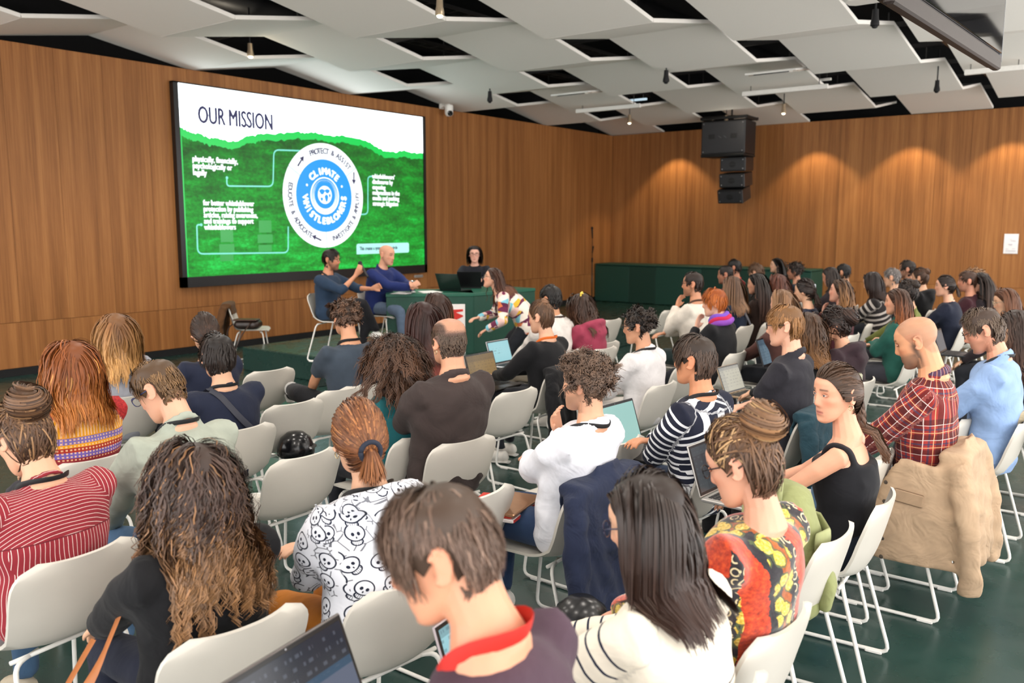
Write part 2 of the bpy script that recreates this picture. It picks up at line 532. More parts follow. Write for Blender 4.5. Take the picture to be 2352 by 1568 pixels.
# ------------------------------------------------------------------ hanging display at the top edge of the frame
def tv():
    a0 = atz(2297, 158, 2.8); a1 = atz(2050, 0, 2.8)
    d = a1 - a0; d /= np.linalg.norm(d)
    L = 2.15
    ang = math.atan2(d[1], d[0])
    t = thing('hanging_display', 'large glossy black flat display hanging under the ceiling, seen from below', 'display', tuple(a0))
    t.rotation_euler = (0, 0, ang)                    # local +X runs along the lower edge towards the camera, local +Y faces the rear rows
    b = MB(); b.box((L / 2, -0.045, 0.62), (L, 0.07, 1.22), bev=0.012); b.build('housing', plain('2a2524', 0.35, metal=0.5), t)
    b = MB(); b.box((L / 2, -0.002, 0.66), (L - 0.012, 0.014, 1.14), bev=0.003); b.build('glass', plain('08080a', 0.04, spec=1.0, noise=0), t)
    b = MB(); b.box((L / 2, -0.02, 0.035), (L, 0.05, 0.09), bev=0.01); b.build('bezel', plain('2c2523', 0.4, spec=.3), t)
    b = MB(); b.box((-0.003, -0.03, 0.64), (0.006, 0.07, 1.2)); b.build('edge_trim', plain('c8ccd2', 0.25, metal=0.8), t)
    b = MB(); b.tube([(0.6, -0.08, 0.7), (0.6, -0.08, 2.6)], 0.03, 10); b.tube([(1.5, -0.08, 0.7), (1.5, -0.08, 2.6)], 0.03, 10); b.build('hanger', M_DSTEEL, t)
tv()

# ------------------------------------------------------------------ LED screen with the slide
SX = XW + 0.07
SY0, SY1, SZ0, SZ1 = 7.01, 11.925, 1.107, 3.782
def sc(x, y):
    p = atx(x, y, SX + 0.02); return np.array([p[1], p[2]])
def slide_poly(name, pts, layer, mat, parent):
    b = MB(); X = SX + 0.004 + 0.002 * layer
    b.add([(X, y, z) for y, z in pts], [tuple(range(len(pts)))])
    o = b.build(name, mat, parent); return o
E_WHITE = emis('f6fdff', 1.3, 'slide_white'); E_BACK = emis('f2fbff', 3.6, 'slide_background'); E_NAVY = emis('2a2a58', 0.9, 'slide_navy')
E_GREEN = emis('06d455', 0.95, 'slide_green'); E_BLUE = emis('0b9af0', 1.0, 'slide_blue'); E_PALE = emis('7fe8d8', 1.0, 'slide_line')
def hills_mat():
    t = NT('slide_hills')
    co = t.coord('Object'); x, y, z = t.sep(co)
    v = t.comb(y, z, 0.0)
    n1, _ = t.noise(t.mapping(v, (2.2, 5.0, 1)), 1.0, 6, 0.65)
    n2, _ = t.noise(t.mapping(v, (16, 24, 1)), 1.0, 4, 0.7)
    n3, _ = t.noise(t.mapping(v, (1.5, 10, 1), rot=(0, 0, 0.5)), 1.0, 3, 0.6)
    lowz = t.math('SUBTRACT', 1.0, t.math('DIVIDE', t.math('SUBTRACT', z, 1.1), 2.2, clamp=True))
    f = t.math('ADD', t.math('MULTIPLY', n2, 0.35), t.math('MULTIPLY', n1, 0.5))
    f = t.math('ADD', f, t.math('MULTIPLY', lowz, t.math('MULTIPLY', n3, 0.28)))
    c = t.ramp(f, [(0.36, lin('014c0a')), (0.46, lin('037416')), (0.56, lin('06a028')), (0.68, lin('18d852'))])
    t.base((0.01, 0.02, 0.01, 1)); t.link(c, t.p.inputs['Emission Color']); t.p.inputs['Emission Strength'].default_value = 0.95
    return t.m
scr = thing('led_screen', 'large black-framed LED screen showing a green presentation slide on the wood wall', 'screen', (0, 0, 0))
b = MB()
for (y0, y1, z0, z1) in ((6.935, 7.01, 0.96, 3.80), (11.925, 11.985, 0.96, 3.80), (6.935, 11.985, 0.96, 1.107), (6.935, 11.985, 3.782, 3.80)):
    b.box((SX - 0.02, (y0 + y1) / 2, (z0 + z1) / 2), (0.09, y1 - y0, z1 - z0))
b.box((SX - 0.04, 9.46, 2.38), (0.05, 5.04, 2.83))
b.build('frame', plain('121214', 0.35), scr)
slide_poly('slide_background', [(SY0, SZ0), (SY1, SZ0), (SY1, SZ1), (SY0, SZ1)], 0, E_BACK, scr)
ridge = [(403, 290), (425, 296), (440, 305), (460, 307), (480, 316), (500, 318), (520, 323), (545, 325), (565, 314), (585, 312), (600, 307), (640, 307), (680, 302), (705, 305), (730, 305), (760, 311), (790, 312), (820, 318), (845, 324), (865, 336), (885, 347), (910, 349), (930, 345), (945, 350), (963, 351)]
R0 = [sc(*q) for q in ridge]; R0[0][0] = SY0; R0[-1][0] = SY1
rr = random.Random(3)
fine = []
for p, q in zip(R0[:-1], R0[1:]):
    for u in np.linspace(0, 1, 6, endpoint=False):
        fine.append(p * (1 - u) + q * u + np.array([0, rr.uniform(-0.012, 0.014)]))
fine.append(R0[-1]); fine[0] = R0[0]
slide_poly('slide_band', [(SY0, SZ0)] + [(SY1, SZ0)] + [tuple(p) for p in fine[::-1]], 1, E_GREEN, scr)
fine2 = [p + np.array([0, -0.11 + rr.uniform(-0.012, 0.012)]) for p in fine]
slide_poly('slide_hills', [(SY0 + 0.03, SZ0), (SY1, SZ0)] + [tuple(p) if i < len(fine2) - 1 else (SY0 + 0.03, p[1]) for i, p in enumerate(fine2[::-1])], 2, hills_mat(), scr)
def disc_pts(c, r, n=64): return [(c[0] + r * math.cos(2 * PI * i / n), c[1] + r * math.sin(2 * PI * i / n)) for i in range(n)]
CC = np.array([9.57, 2.31])
slide_poly('slide_ring', disc_pts(CC, 0.84), 4, E_WHITE, scr)
slide_poly('slide_disc', disc_pts(CC, 0.585), 5, E_BLUE, scr)
b = MB()
for r0, r1 in ((0.300, 0.272), (0.255, 0.242), (0.228, 0.219)):
    n = 48; X = SX + 0.018
    P0 = disc_pts(CC, r0, n); P1 = disc_pts(CC + np.array([0, .01]), r1, n)
    V = [(X, *p) for p in P0] + [(X, *p) for p in P1]
    b.add(V, [(i, (i + 1) % n, n + (i + 1) % n, n + i) for i in range(n)])
b.add([(SX + 0.018, *p) for p in disc_pts(CC + np.array([0, .015]), 0.145, 32)], [tuple(range(32))])
b.build('slide_globe_rings', E_WHITE, scr)
b = MB()
for (cy, cz, ry, rz) in ((-0.06, 0.05, 0.055, 0.045), (0.05, 0.06, 0.05, 0.035), (0.03, -0.05, 0.035, 0.06), (-0.07, -0.07, 0.025, 0.03), (0.1, -0.01, 0.02, 0.03)):
    b.add([(SX + 0.021, CC[0] + cy + ry * math.cos(u) * (1 + .2 * math.sin(3 * u)), CC[1] + .015 + cz + rz * math.sin(u)) for u in np.linspace(0, 2 * PI, 15)[:-1]], [tuple(range(14))])
b.build('slide_globe_lands', E_BLUE, scr)
def put_text(b, s, y, z, size, sx=1.0, layer=8, rot=0.0, align='LEFT', bold=0.0):
    fat, bold = bold, 0.0
    if fat:
        for i, (u, v) in enumerate(((-fat, 0), (fat, 0), (0, fat * .7), (0, -fat * .7))): put_text(b, s, y + u, z + v, size, sx, layer + .12 * (i + 1), rot, align)
    V, F = text_geo(s, size, sx, align, bold)
    if len(V) == 0: return
    c, si = math.cos(rot), math.sin(rot)
    P = np.stack([np.full(len(V), SX + 0.004 + 0.002 * layer), y + V[:, 0] * c - V[:, 1] * si, z + V[:, 0] * si + V[:, 1] * c], 1)
    b.add(P, F)
def arc_text(b, s, r, a0, a1, size, sx=1.0, inward=False, layer=8, bold=0.0):
    """letters along a circle; angles in degrees clockwise from the top"""
    n = len(s)
    for i, ch in enumerate(s):
        if ch == ' ': continue
        u = math.radians(a0 + (a1 - a0) * (i + 0.5) / n)
        y, z = CC[0] + r * math.sin(u), CC[1] + r * math.cos(u)
        put_text(b, ch, y, z, size, sx, layer, -u if not inward else PI - u, 'CENTER', bold)
p = sc(455, 281); b = MB(); put_text(b, 'OUR MISSION', p[0], p[1], 0.335, 0.62, bold=0.010); b.build('slide_title', E_NAVY, scr)
for lines, px, size, dz in ((('physically, financially,', 'psychologically or', 'legally'), (442, 370), 0.112, 0.095),
                            (('for better whistleblower', 'protection by publishing', 'articles, raising awareness,', 'and trainings to support', 'whistleblowers'), (467, 471), 0.108, 0.0865),
                            (('whistleblowers\u2019', 'disclosures by', 'exposing', 'malpractices in the', 'media and pushing', 'strategic litigation'), (855, 409), 0.108, 0.093)):
    p = sc(*px)
    for i, ln in enumerate(lines):
        b = MB(); put_text(b, ln, p[0], p[1] - i * dz, size, 0.80, bold=0.0055); b.build('slide_text_line', E_WHITE, scr)
b = MB()
arc_text(b, 'PROTECT & ASSIST', 0.675, -24, 50, 0.125, 0.9, bold=0.004); b.build('slide_ring_text', E_NAVY, scr); b = MB()
arc_text(b, 'INVESTIGATE & AMPLIFY', 0.675, 168, 82, 0.105, 0.85, inward=False) if False else arc_text(b, 'INVESTIGATE & AMPLIFY', 0.745, 170, 84, 0.115, 0.85, inward=True, bold=0.004); b.build('slide_ring_text', E_NAVY, scr); b = MB()
arc_text(b, 'EDUCATE & ADVOCATE', 0.745, 286, 204, 0.115, 0.85, inward=True, bold=0.004)
b.build('slide_ring_text', E_NAVY, scr)
b = MB()
arc_text(b, 'CLIMATE', 0.345, -48, 48, 0.15, 0.95, bold=0.012); b.build('slide_logo_text', E_WHITE, scr); b = MB()
arc_text(b, 'WHISTLEBLOWERS', 0.455, 268, 88, 0.15, 0.95, inward=True, bold=0.012)
for u in (-66, 66):
    q = CC + 0.4 * np.array([math.sin(math.radians(u)), math.cos(math.radians(u))])
    b.add([(SX + 0.02, *w) for w in disc_pts(q, 0.02, 10)], [tuple(range(10))])
b.build('slide_logo_text', E_WHITE, scr)
b = MB()                                                       # arrows and dividers of the ring
def arrow(b, deg, rot):
    u = math.radians(deg); q = CC + 0.71 * np.array([math.sin(u), math.cos(u)])
    r = math.radians(rot); e = np.array([math.cos(r), math.sin(r)]); f = np.array([-e[1], e[0]])
    X = SX + 0.02
    pts = [q - e * .1 + f * .014, q + e * .03 + f * .014, q + e * .02 + f * .05, q + e * .11, q + e * .02 - f * .05, q + e * .03 - f * .014, q - e * .1 - f * .014]
    b.add([(X, *w) for w in pts], [(0, 1, 5, 6), (2, 3, 4, 5, 1)])
arrow(b, -42, 52); arrow(b, 64, -92); arrow(b, 196, 158)
b.build('slide_arrow', E_NAVY, scr)
def slide_line(b, pts, w=0.011, layer=3):
    P = bend([(0, *sc(*q)) for q in pts], 0.09, 6)[:, 1:]
    X = SX + 0.004 + 0.002 * layer
    t = np.gradient(P, axis=0); t /= np.linalg.norm(t, axis=1)[:, None]; nn = np.stack([-t[:, 1], t[:, 0]], 1) * w
    V = [(X, *q) for q in P + nn] + [(X, *q) for q in P - nn]; n = len(P)
    b.add(V, [(i, i + 1, n + i + 1, n + i) for i in range(n - 1)])
b = MB()
slide_line(b, [(522, 409), (522, 427), (628, 428), (630, 344), (690, 346)])
slide_line(b, [(860, 405), (846, 405), (846, 492), (826, 492)])
slide_line(b, [(463, 516), (453, 516), (455, 583), (663, 580), (663, 520)])
for q in ((522, 408), (463, 516)): b.add([(SX + 0.012, *w) for w in disc_pts(sc(*q), 0.022, 10)], [tuple(range(10))])
for deg in (-58, 55, 179):
    u = math.radians(deg); e = np.array([math.sin(u), math.cos(u)]); f = np.array([-e[1], e[0]]) * 0.006
    b.add([(SX + 0.016, *w) for w in (CC + e * .585 + f, CC + e * .84 + f, CC + e * .84 - f, CC + e * .585 - f)], [(0, 1, 2, 3)])
b.build('slide_connector', E_PALE, scr)
q0, q1 = sc(820, 584), sc(940, 557)
b = MB(); P = bend([(0, q0[0], q0[1]), (0, q1[0], q0[1]), (0, q1[0], q1[1]), (0, q0[0], q1[1]), (0, q0[0], q0[1])], 0.04, 4)
slide_poly('slide_note_box', [(v[1], v[2]) for v in P[:-1]], 4, emis('b8fff2', 1.0, 'slide_note'), scr)
b = MB(); put_text(b, 'This creates a systemic vicious circle', q0[0] + .07, (q0[1] + q1[1]) / 2 - .02, 0.085, 0.72, layer=6, bold=0.003); b.build('slide_note_text', E_NAVY, scr)
M_TRUCK = emis('22b84c', 0.75, 'slide_truck')     # two mining trucks in the slide's photo
for (cx, cy, s) in ((522, 570, 1.0), (610, 548, 1.0)):
    b = MB()
    for (dx0, dy0, dx1, dy1) in ((-14, -42, 14, -14), (-17, -10, 17, 10), (-15, 14, 15, 30)):
        A, B2 = sc(cx + dx0 * s, cy + dy1 * s), sc(cx + dx1 * s, cy + dy0 * s)
        b.add([(SX + 0.010, A[0], A[1]), (SX + 0.010, B2[0], A[1]), (SX + 0.010, B2[0], B2[1]), (SX + 0.010, A[0], B2[1])], [(0, 1, 2, 3)])
    b.build('slide_truck', M_TRUCK, scr)

# ------------------------------------------------------------------ things on the walls
p = atx(1013, 252, XW)
t = thing('dome_camera', 'white wall camera on an arm beside the screen top corner', 'camera', (XW, p[1], p[2]))
b = MB(); b.box((0.02, 0, 0.06), (0.04, 0.12, 0.10), bev=0.008); b.box((0.11, 0, 0.07), (0.22, 0.05, 0.05), bev=0.01); b.build('bracket', M_WHITE, t)
b = MB(); b.lathe([(0, 0.07), (0.075, 0.07), (0.08, 0.05), (0.078, -0.09), (0.05, -0.13), (0, -0.14)], (0.20, 0, 0), 18); b.build('body', M_WHITE, t, smooth='auto')
b = MB(); b.lathe([(0, -.01), (0.045, -.01), (0.05, 0.05), (0.03, 0.06), (0, 0.055)], (0.245, -0.03, -0.075), 16, axis=(0.75, -0.55, -0.35)); b.build('lens', plain('101012', 0.1), t, smooth='auto')
p = atx(735, 720, XW)
t = thing('power_socket', 'white double power socket low on the wood wall under the screen', 'socket', (XW, p[1], p[2]))
b = MB(); b.box((0.008, 0, 0), (0.016, 0.30, 0.10), bev=0.004); b.build('plate', M_WHITE, t)
for q in (-0.10, 0, 0.10):
    b = MB(); b.lathe([(0.036, 0), (0.036, 0.006), (0.03, 0.006), (0.028, -0.004), (0, -0.004)], (0.014, q, 0), 16, axis=(1, 0, 0)); b.build('outlet', M_WHITE if q else plain('d8d4cc', .4), t)
p = atx(960, 634, XW)
t = thing('control_strip', 'small grey control strip under the corner of the screen', 'switch', (XW, p[1], p[2]))
b = MB(); b.box((0.015, 0, 0), (0.03, 0.22, 0.045), bev=0.006); b.build('plate', plain('b5b2ac', 0.4), t)
for q in range(5): 
    b = MB(); b.box((0.033, -0.08 + .04 * q, 0), (0.008, 0.02, 0.02), bev=0.002); b.build('button', plain('6f6d6a', 0.5), t)
p0, p1 = aty(2303, 582, YW), aty(2342, 537, YW)
t = thing('paper_notice', 'white printed sheet taped on the far wood wall', 'paper', ((p0[0] + p1[0]) / 2, YW - 0.006, (p0[2] + p1[2]) / 2))
w_, h_ = abs(p1[0] - p0[0]) * 0.93, p1[2] - p0[2]
b = MB(); P = np.array([[(u * w_, -0.004 - 0.006 * math.sin(PI * (v + .5)) , v * h_) for u in np.linspace(-.5, .5, 4)] for v in np.linspace(-.5, .5, 6)]); b.grid(P)
b.build('sheet', plain('f3f3f6', 0.7, noise=0.02), t, smooth=True)
b = MB()
for (u0, u1, v, hh) in ((-.12, .05, .22, .02), (.08, .3, .17, .015), (.12, .33, .13, .015), (-.05, .1, .15, .02), (-.2, .12, -.03, .03), (-.1, .06, -.07, .02), (-.36, -.14, -.27, .02), (.1, .32, -.25, .02), (-.34, .36, -.36, .03)):
    b.box(((u0 + u1) / 2 * w_, -0.013, v * h_), ((u1 - u0) * w_, 0.002, hh * h_))
b.build('print', plain('b9b6c2', 0.8), t)

# ------------------------------------------------------------------ green bench modules along the far wall
M_BENCH = plain('0e3a2e', 0.65, noise=0.12, scale=60); M_BENCH2 = plain('16463a', 0.6, noise=0.12, scale=60)
xs = [XW + 0.02, -10.25, -9.55, -8.4, -7.2, -5.95]
locs = ['running into the room corner', 'second from the room corner', 'behind the man in the cream sweater', 'behind the two men by the far wall', 'ending behind the back row heads']
for i, (x0, x1) in enumerate(zip(xs[:-1], xs[1:])):
    t = thing('bench_module', 'dark green box bench module ' + locs[i], 'bench', ((x0 + x1) / 2, 18.4, 0), group='green bench along the far wall')
    w_ = x1 - x0 - 0.006
    b = MB(); b.box((0, 0, 0.44), (w_, 0.76, 0.86), bev=0.008); b.build('body', M_BENCH if i % 2 else M_BENCH2, t)
    b = MB(); b.box((0, -0.005, 0.895), (w_, 0.78, 0.04), bev=0.01); b.build('seat_top', M_BENCH2, t)
# microphone stand before the corner
p = atz(1360, 693, 0)
t = thing('microphone_stand', 'tall thin black microphone stand at the green bench end by the corner', 'microphone stand', (p[0] + .05, p[1] - .1, 0))
b = MB(); b.lathe([(0, 0.0), (0.13, 0.0), (0.13, 0.015), (0.03, 0.03), (0, 0.03)], n=20); b.build('base', M_BLACK, t, smooth='auto')
b = MB(); b.tube([(0, 0, 0.02), (0, 0, 1.0)], 0.014, 8); b.build('lower_tube', plain('3a3a3c', .3, metal=.7), t, smooth=True)
b = MB(); b.tube([(0, 0, 1.0), (0, 0, 1.55)], 0.009, 8); b.tube([(0, 0, .96), (0, 0, 1.06)], 0.022, 8); b.tube([(0, 0, 1.18), (0.03, 0, 1.34)], 0.016, 8); b.build('upper_tube', M_BLACK, t, smooth=True)
b = MB(); b.tube([(0, 0, 1.52), (0.0, -0.02, 1.74)], [0.016, 0.022], 8); b.ball((0, -0.022, 1.76), (0.03, 0.03, 0.036)); b.build('microphone', M_BLACK, t, smooth=True)

# ------------------------------------------------------------------ hanging speaker cluster
M_SPK = plain('17171a', 0.45, noise=0.15, scale=200); M_SPK2 = plain('0a0a0b', 0.6)
M_BOLT = plain('9a9a9c', 0.3, metal=0.9)
YS = 17.2
cx = aty(1670, 380, YS)[0]
t = thing('speaker_cluster', 'black hanging line array of one wide and three small speaker boxes before the far wall', 'loudspeaker', (cx, YS, 0))
t.rotation_euler = (0, 0, 0.03)
b = MB()
for q in (-0.47, 0.47):
    b.tube([(q, -0.25, 3.985), (q, 0.33, 3.985)], 0.035, 8)
for q in (-0.25, 0.33): b.tube([(-0.5, q, 3.99), (0.5, q, 3.99)], 0.03, 8)
b.box((0, 0.05, 4.03), (0.32, 0.2, 0.05), bev=0.02); b.tube([(0.05, 0.05, 4.04), (0.05, 0.05, 5.4)], 0.02, 8)
b.build('rigging_frame', M_SPK2, t)
def speaker_box(name, c, w, d, h, tilt, sub):
    b = MB(); R = np.array(Euler((tilt, 0, 0)).to_matrix())
    b.box((0, 0, 0), (w, d, h), bev=0.012)
    V, F = b.arr(); bb = MB(); bb.add(V @ R.T + c, F)
    o = bb.build(name, M_SPK, t)
    g = MB(); g.box((0, -d / 2 - 0.006, 0), (w - 0.05, 0.014, h - 0.05), bev=0.005)
    V, F = g.arr(); gg = MB(); gg.add(V @ R.T + c, F); gg.build('grille', plain('222226', 0.55, noise=.2, scale=300), o)
    def put(g, nm, mt):
        V, F = g.arr(); gg = MB(); gg.add(V @ R.T + c, F); gg.build(nm, mt, o)
    if sub:
        for q in (-0.235, 0.235):
            g = MB(); g.box((q * w / .93, -d / 2 - 0.012, 0.02), (0.14, 0.012, 0.09), bev=0.004); put(g, 'port', M_SPK2)
    else:
        g = MB(); g.ball((0, -d / 2 - 0.010, 0), (0.085, 0.006, 0.07), 14, 6); put(g, 'port', M_SPK2)
    for sx in (-1, 1):
        for sz in (-1, 1):
            g = MB(); g.ball((sx * (w / 2 - 0.05), -d / 2 - 0.012, sz * (h / 2 - 0.05)), 0.014, 8, 5); put(g, 'bolt', M_BOLT)
    if not sub:
        g = MB(); g.box((0, -d / 2 - 0.017, 0), (0.17, 0.006, 0.016)); V, F = g.arr(); gg = MB(); gg.add(V @ R.T + c, F); gg.build('lip', M_SPK, o)
    return o
speaker_box('speaker_box', np.array((0, 0.03, 3.60)), 0.93, 0.60, 0.66, 0.0, True)
g = MB()
for u in (-0.06, 0.05): g.box((u, -0.289, 3.61), (0.07, 0.006, 0.012), rot=(0, 0.6, 0))
g.build('emblem', plain('4a4a4e', .4), t)
b = MB(); b.tube([(-0.46, -0.26, 3.245), (0.46, -0.26, 3.245)], 0.035, 8); b.box((0, 0.05, 3.245), (0.93, 0.56, 0.04)); b.build('coupling_bar', M_SPK2, t)
for i, (y, z, tl) in enumerate(((0.05, 3.07, 0.05), (0.055, 2.765, 0.14), (0.02, 2.465, 0.26))):
    speaker_box('speaker_box', np.array((0.19 - 0.025 * i, y + 0.03 * i, z)), 0.54, 0.46, 0.28, tl, False)

# ------------------------------------------------------------------ green desk on the stage
M_DESK = plain('0d4334', 0.5, noise=0.08); M_DESKT = plain('1c5c48', 0.35, noise=0.08)
DA, DB, DC = np.array([-7.45, 7.30]), np.array([-6.68, 8.02]), np.array([-6.58, 9.15])
def desk_wing(A, B, depth, lab):
    d = B - A; L = np.linalg.norm(d); ang = math.atan2(d[1], d[0])
    t = thing('desk', lab, 'desk', ((A[0] + B[0]) / 2, (A[1] + B[1]) / 2, 0.30), ang, group='green desk units on the stage')
    b = MB(); b.box((0, 0.02, 0.345), (L - 0.01, 0.03, 0.69), bev=0.003); b.build('front_panel', M_DESK, t)
    for s in (-1, 1):
        b = MB(); b.box((s * (L / 2 - 0.02), depth / 2, 0.345), (0.03, depth - 0.04, 0.69), bev=0.003); b.build('side_panel', M_DESK, t)
    b = MB(); b.box((0, depth / 2, 0.71), (L, depth, 0.04), bev=0.004); b.build('top', M_DESKT, t)
    return t
desk = desk_wing(DA, DB, 0.72, 'dark green angled desk on the low stage before the speakers')
ret = desk_wing(DB, DC, 0.72, 'x')
for k_ in ('label', 'category', 'group'): del ret[k_]
ret.name = 'desk_return'
_M = Matrix.Translation(desk.location) @ Matrix.Rotation(desk.rotation_euler.z, 4, 'Z')
ret.parent = desk; ret.matrix_parent_inverse = _M.inverted()
del desk['group']
d = (DB - DA) / np.linalg.norm(DB - DA)
# poster on the desk front
p1_ = DB - d * 0.10; p0_ = DB - d * 0.62
ps = thing('poster', 'white poster with a red logo leaning on the green desk', 'poster', ((p0_[0] + p1_[0]) / 2, (p0_[1] + p1_[1]) / 2, 0.30), math.atan2(d[1], d[0]))
b = MB(); b.box((0, -0.012, 0.30), (0.50, 0.012, 0.60), bev=0.002); b.build('board', plain('ece6e2', 0.5, noise=.02), ps)
b = MB(); b.prism([(0.03, 0.36), (0.10, 0.535), (0.225, 0.54), (0.225, 0.515), (0.14, 0.50), (0.225, 0.465), (0.225, 0.45)], -0.022, -0.019, axis=1); b.build('red_logo', plain('d02a1e', 0.5), ps)
b = MB()
for i, w_ in enumerate((0.07, 0.09, 0.10)): b.box((-0.16 + w_ / 2, -0.02, 0.50 - 0.03 * i), (w_, 0.003, 0.016))
b.build('green_print', plain('8fbf86', 0.6), ps)
b = MB(); b.box((0.19, -0.02, 0.16), (0.07, 0.003, 0.02)); b.build('gold_print', plain('cbb58a', 0.6), ps)
# ------------------------------------------------------------------ white shell chairs on sled frames
M_SHELL = plain('cdc8be', 0.42, noise=0.02, scale=8); M_ROD = plain('eceae4', 0.35, noise=0.02)
def chair_meshes():
    prof = bend([(0, .235, .432), (0, .215, .452), (0, .06, .446), (0, -.12, .440), (0, -.195, .462), (0, -.232, .545), (0, -.262, .66), (0, -.285, .765)], 0.09, 5)[:, 1:]
    d = np.concatenate([[0], np.cumsum(np.linalg.norm(np.diff(prof, axis=0), axis=1))]); L = d[-1]
    s = np.linspace(0, L, 34)
    Y, Z = np.interp(s, d, prof[:, 0]), np.interp(s, d, prof[:, 1])
    ty, tz = np.gradient(Y), np.gradient(Z); l = np.hypot(ty, tz); ty /= l; tz /= l
    ny, nz = tz, -ty                                   # normal: up over the seat, forward on the back
    if nz[5] < 0: ny, nz = -ny, -nz
    W = np.interp(s / L, [0, .12, .45, .62, .85, 1], [.205, .222, .215, .222, .232, .232])
    r = 0.085
    e = np.minimum(L - s, r); W = W - r + np.sqrt(np.maximum(r * r - (r - e) ** 2, 0)) * 1.0
    r2 = 0.05; e = np.minimum(s, r2); W = W - r2 + np.sqrt(np.maximum(r2 * r2 - (r2 - e) ** 2, 0))
    q = np.linspace(-1, 1, 15)
    cup = np.interp(s / L, [0, .1, .4, .55, .8, 1], [.004, .012, .022, .05, .045, .030])
    def surf(off):
        P = np.zeros((34, 15, 3))
        for j, u in enumerate(q):
            P[:, j, 0] = W * u
            lift = cup * abs(u) ** 2.4 + off
            P[:, j, 1] = Y + ny * lift; P[:, j, 2] = Z + nz * lift
        return P
    A, B = surf(0.006), surf(-0.006)
    b = MB(); na, nb = 34, 15
    V = np.concatenate([A.reshape(-1, 3), B.reshape(-1, 3)]); N = na * nb; F = []
    for i in range(na - 1):
        for j in range(nb - 1):
            k = i * nb + j
            F.append((k, k + nb, k + nb + 1, k + 1)); F.append((N + k, N + k + 1, N + k + nb + 1, N + k + nb))
    ring = [j for j in range(nb)] + [i * nb + nb - 1 for i in range(1, na)] + [(na - 1) * nb + j for j in range(nb - 2, -1, -1)] + [i * nb for i in range(na - 2, 0, -1)]
    for x, y in zip(ring, ring[1:] + ring[:1]): F.append((x, y, N + y, N + x))
    shell = np_mesh('shell', V, F, True, [M_SHELL]); auto_sharp(shell, 60)
    m = {'shell': [shell]}
    fr = []
    for sx in (-1, 1):
        b = MB()
        b.tube(bend([(sx * .10, .12, .428), (sx * .205, .165, .426), (sx * .222, .215, .012), (sx * .222, -.275, .012), (sx * .196, -.155, .424), (sx * .10, -.13, .430)], 0.045, 5), 0.0085, 8)
        fr.append(np_mesh('sled_leg', *b.arr(), smooth=True, mats=[M_ROD]))
    m['sled_leg'] = fr
    gl = []
    for sx in (-1, 1):
        for y in (.13, -.21):
            b = MB(); b.box((sx * .222, y, .007), (.024, .07, .014), bev=.003); gl.append(np_mesh('glide', *b.arr(), smooth=False, mats=[M_ROD]))
    m['glide'] = gl
    m['cross_rod'] = []
    for y in (.145, -.140):
        b = MB(); b.tube([(-.2, y, .428), (.2, y, .428)], .008, 8)
        m['cross_rod'].append(np_mesh('cross_rod', *b.arr(), smooth=True, mats=[M_ROD]))
    return m
CHM = chair_meshes()
CHAIRS = []
def chair(x, y, label, rz=PI / 2, z=0.0):
    t = thing('shell_chair', label, 'chair', (x, y, z), rz, group='white shell chairs of the audience' if z == 0 else 'white shell chairs of the speakers')
    for k, ms in CHM.items():
        for me in ms: link(k, me, t)
    CHAIRS.append((x, y, rz))
    return t
# ------------------------------------------------------------------ people
# head section tables: height, half width, front, back (metres, head frame: x right, y forward, z up)
HZ = np.array([-.121, -.115, -.105, -.09, -.07, -.05, -.03, 0.0, .03, .06, .085, .103, .113, .118])
HWD = np.array([.008, .024, .038, .049, .057, .062, .067, .0725, .0765, .076, .068, .052, .031, .004])
HFR = np.array([.070, .084, .0905, .0915, .0915, .091, .091, .091, .094, .089, .071, .047, .020, -.008])
HBK = np.array([.050, .036, .022, .004, -.026, -.052, -.070, -.092, -.102, -.100, -.088, -.065, -.038, -.014])
def head_surf(az, z, grow=0.0):
    """az 0 = front, + to the right"""
    w = np.interp(z, HZ, HWD) + grow; f = np.interp(z, HZ, HFR) + grow; b = np.interp(z, HZ, HBK) - grow
    n = 2 / 2.25
    s, c = np.sin(az), np.cos(az)
    x = w * np.sign(s) * np.abs(s) ** n
    y = (f + b) / 2 + (f - b) / 2 * np.sign(c) * np.abs(c) ** n
    return np.stack([x, y, z * np.ones_like(x) + (grow if np.ndim(grow) == 0 else 0) * (z / .118)], -1)
def hairline(az, rec=0.0):
    a = np.degrees(np.abs((az + PI) % (2 * PI) - PI))
    return np.interp(a, [0, 25, 42, 58, 72, 84, 94, 108, 120, 140, 180],
                     [.080 + rec * .6, .079 + rec, .070 + rec, .048 + rec * .5, .012, -.018, .022, .000, -.040, -.074, -.082])

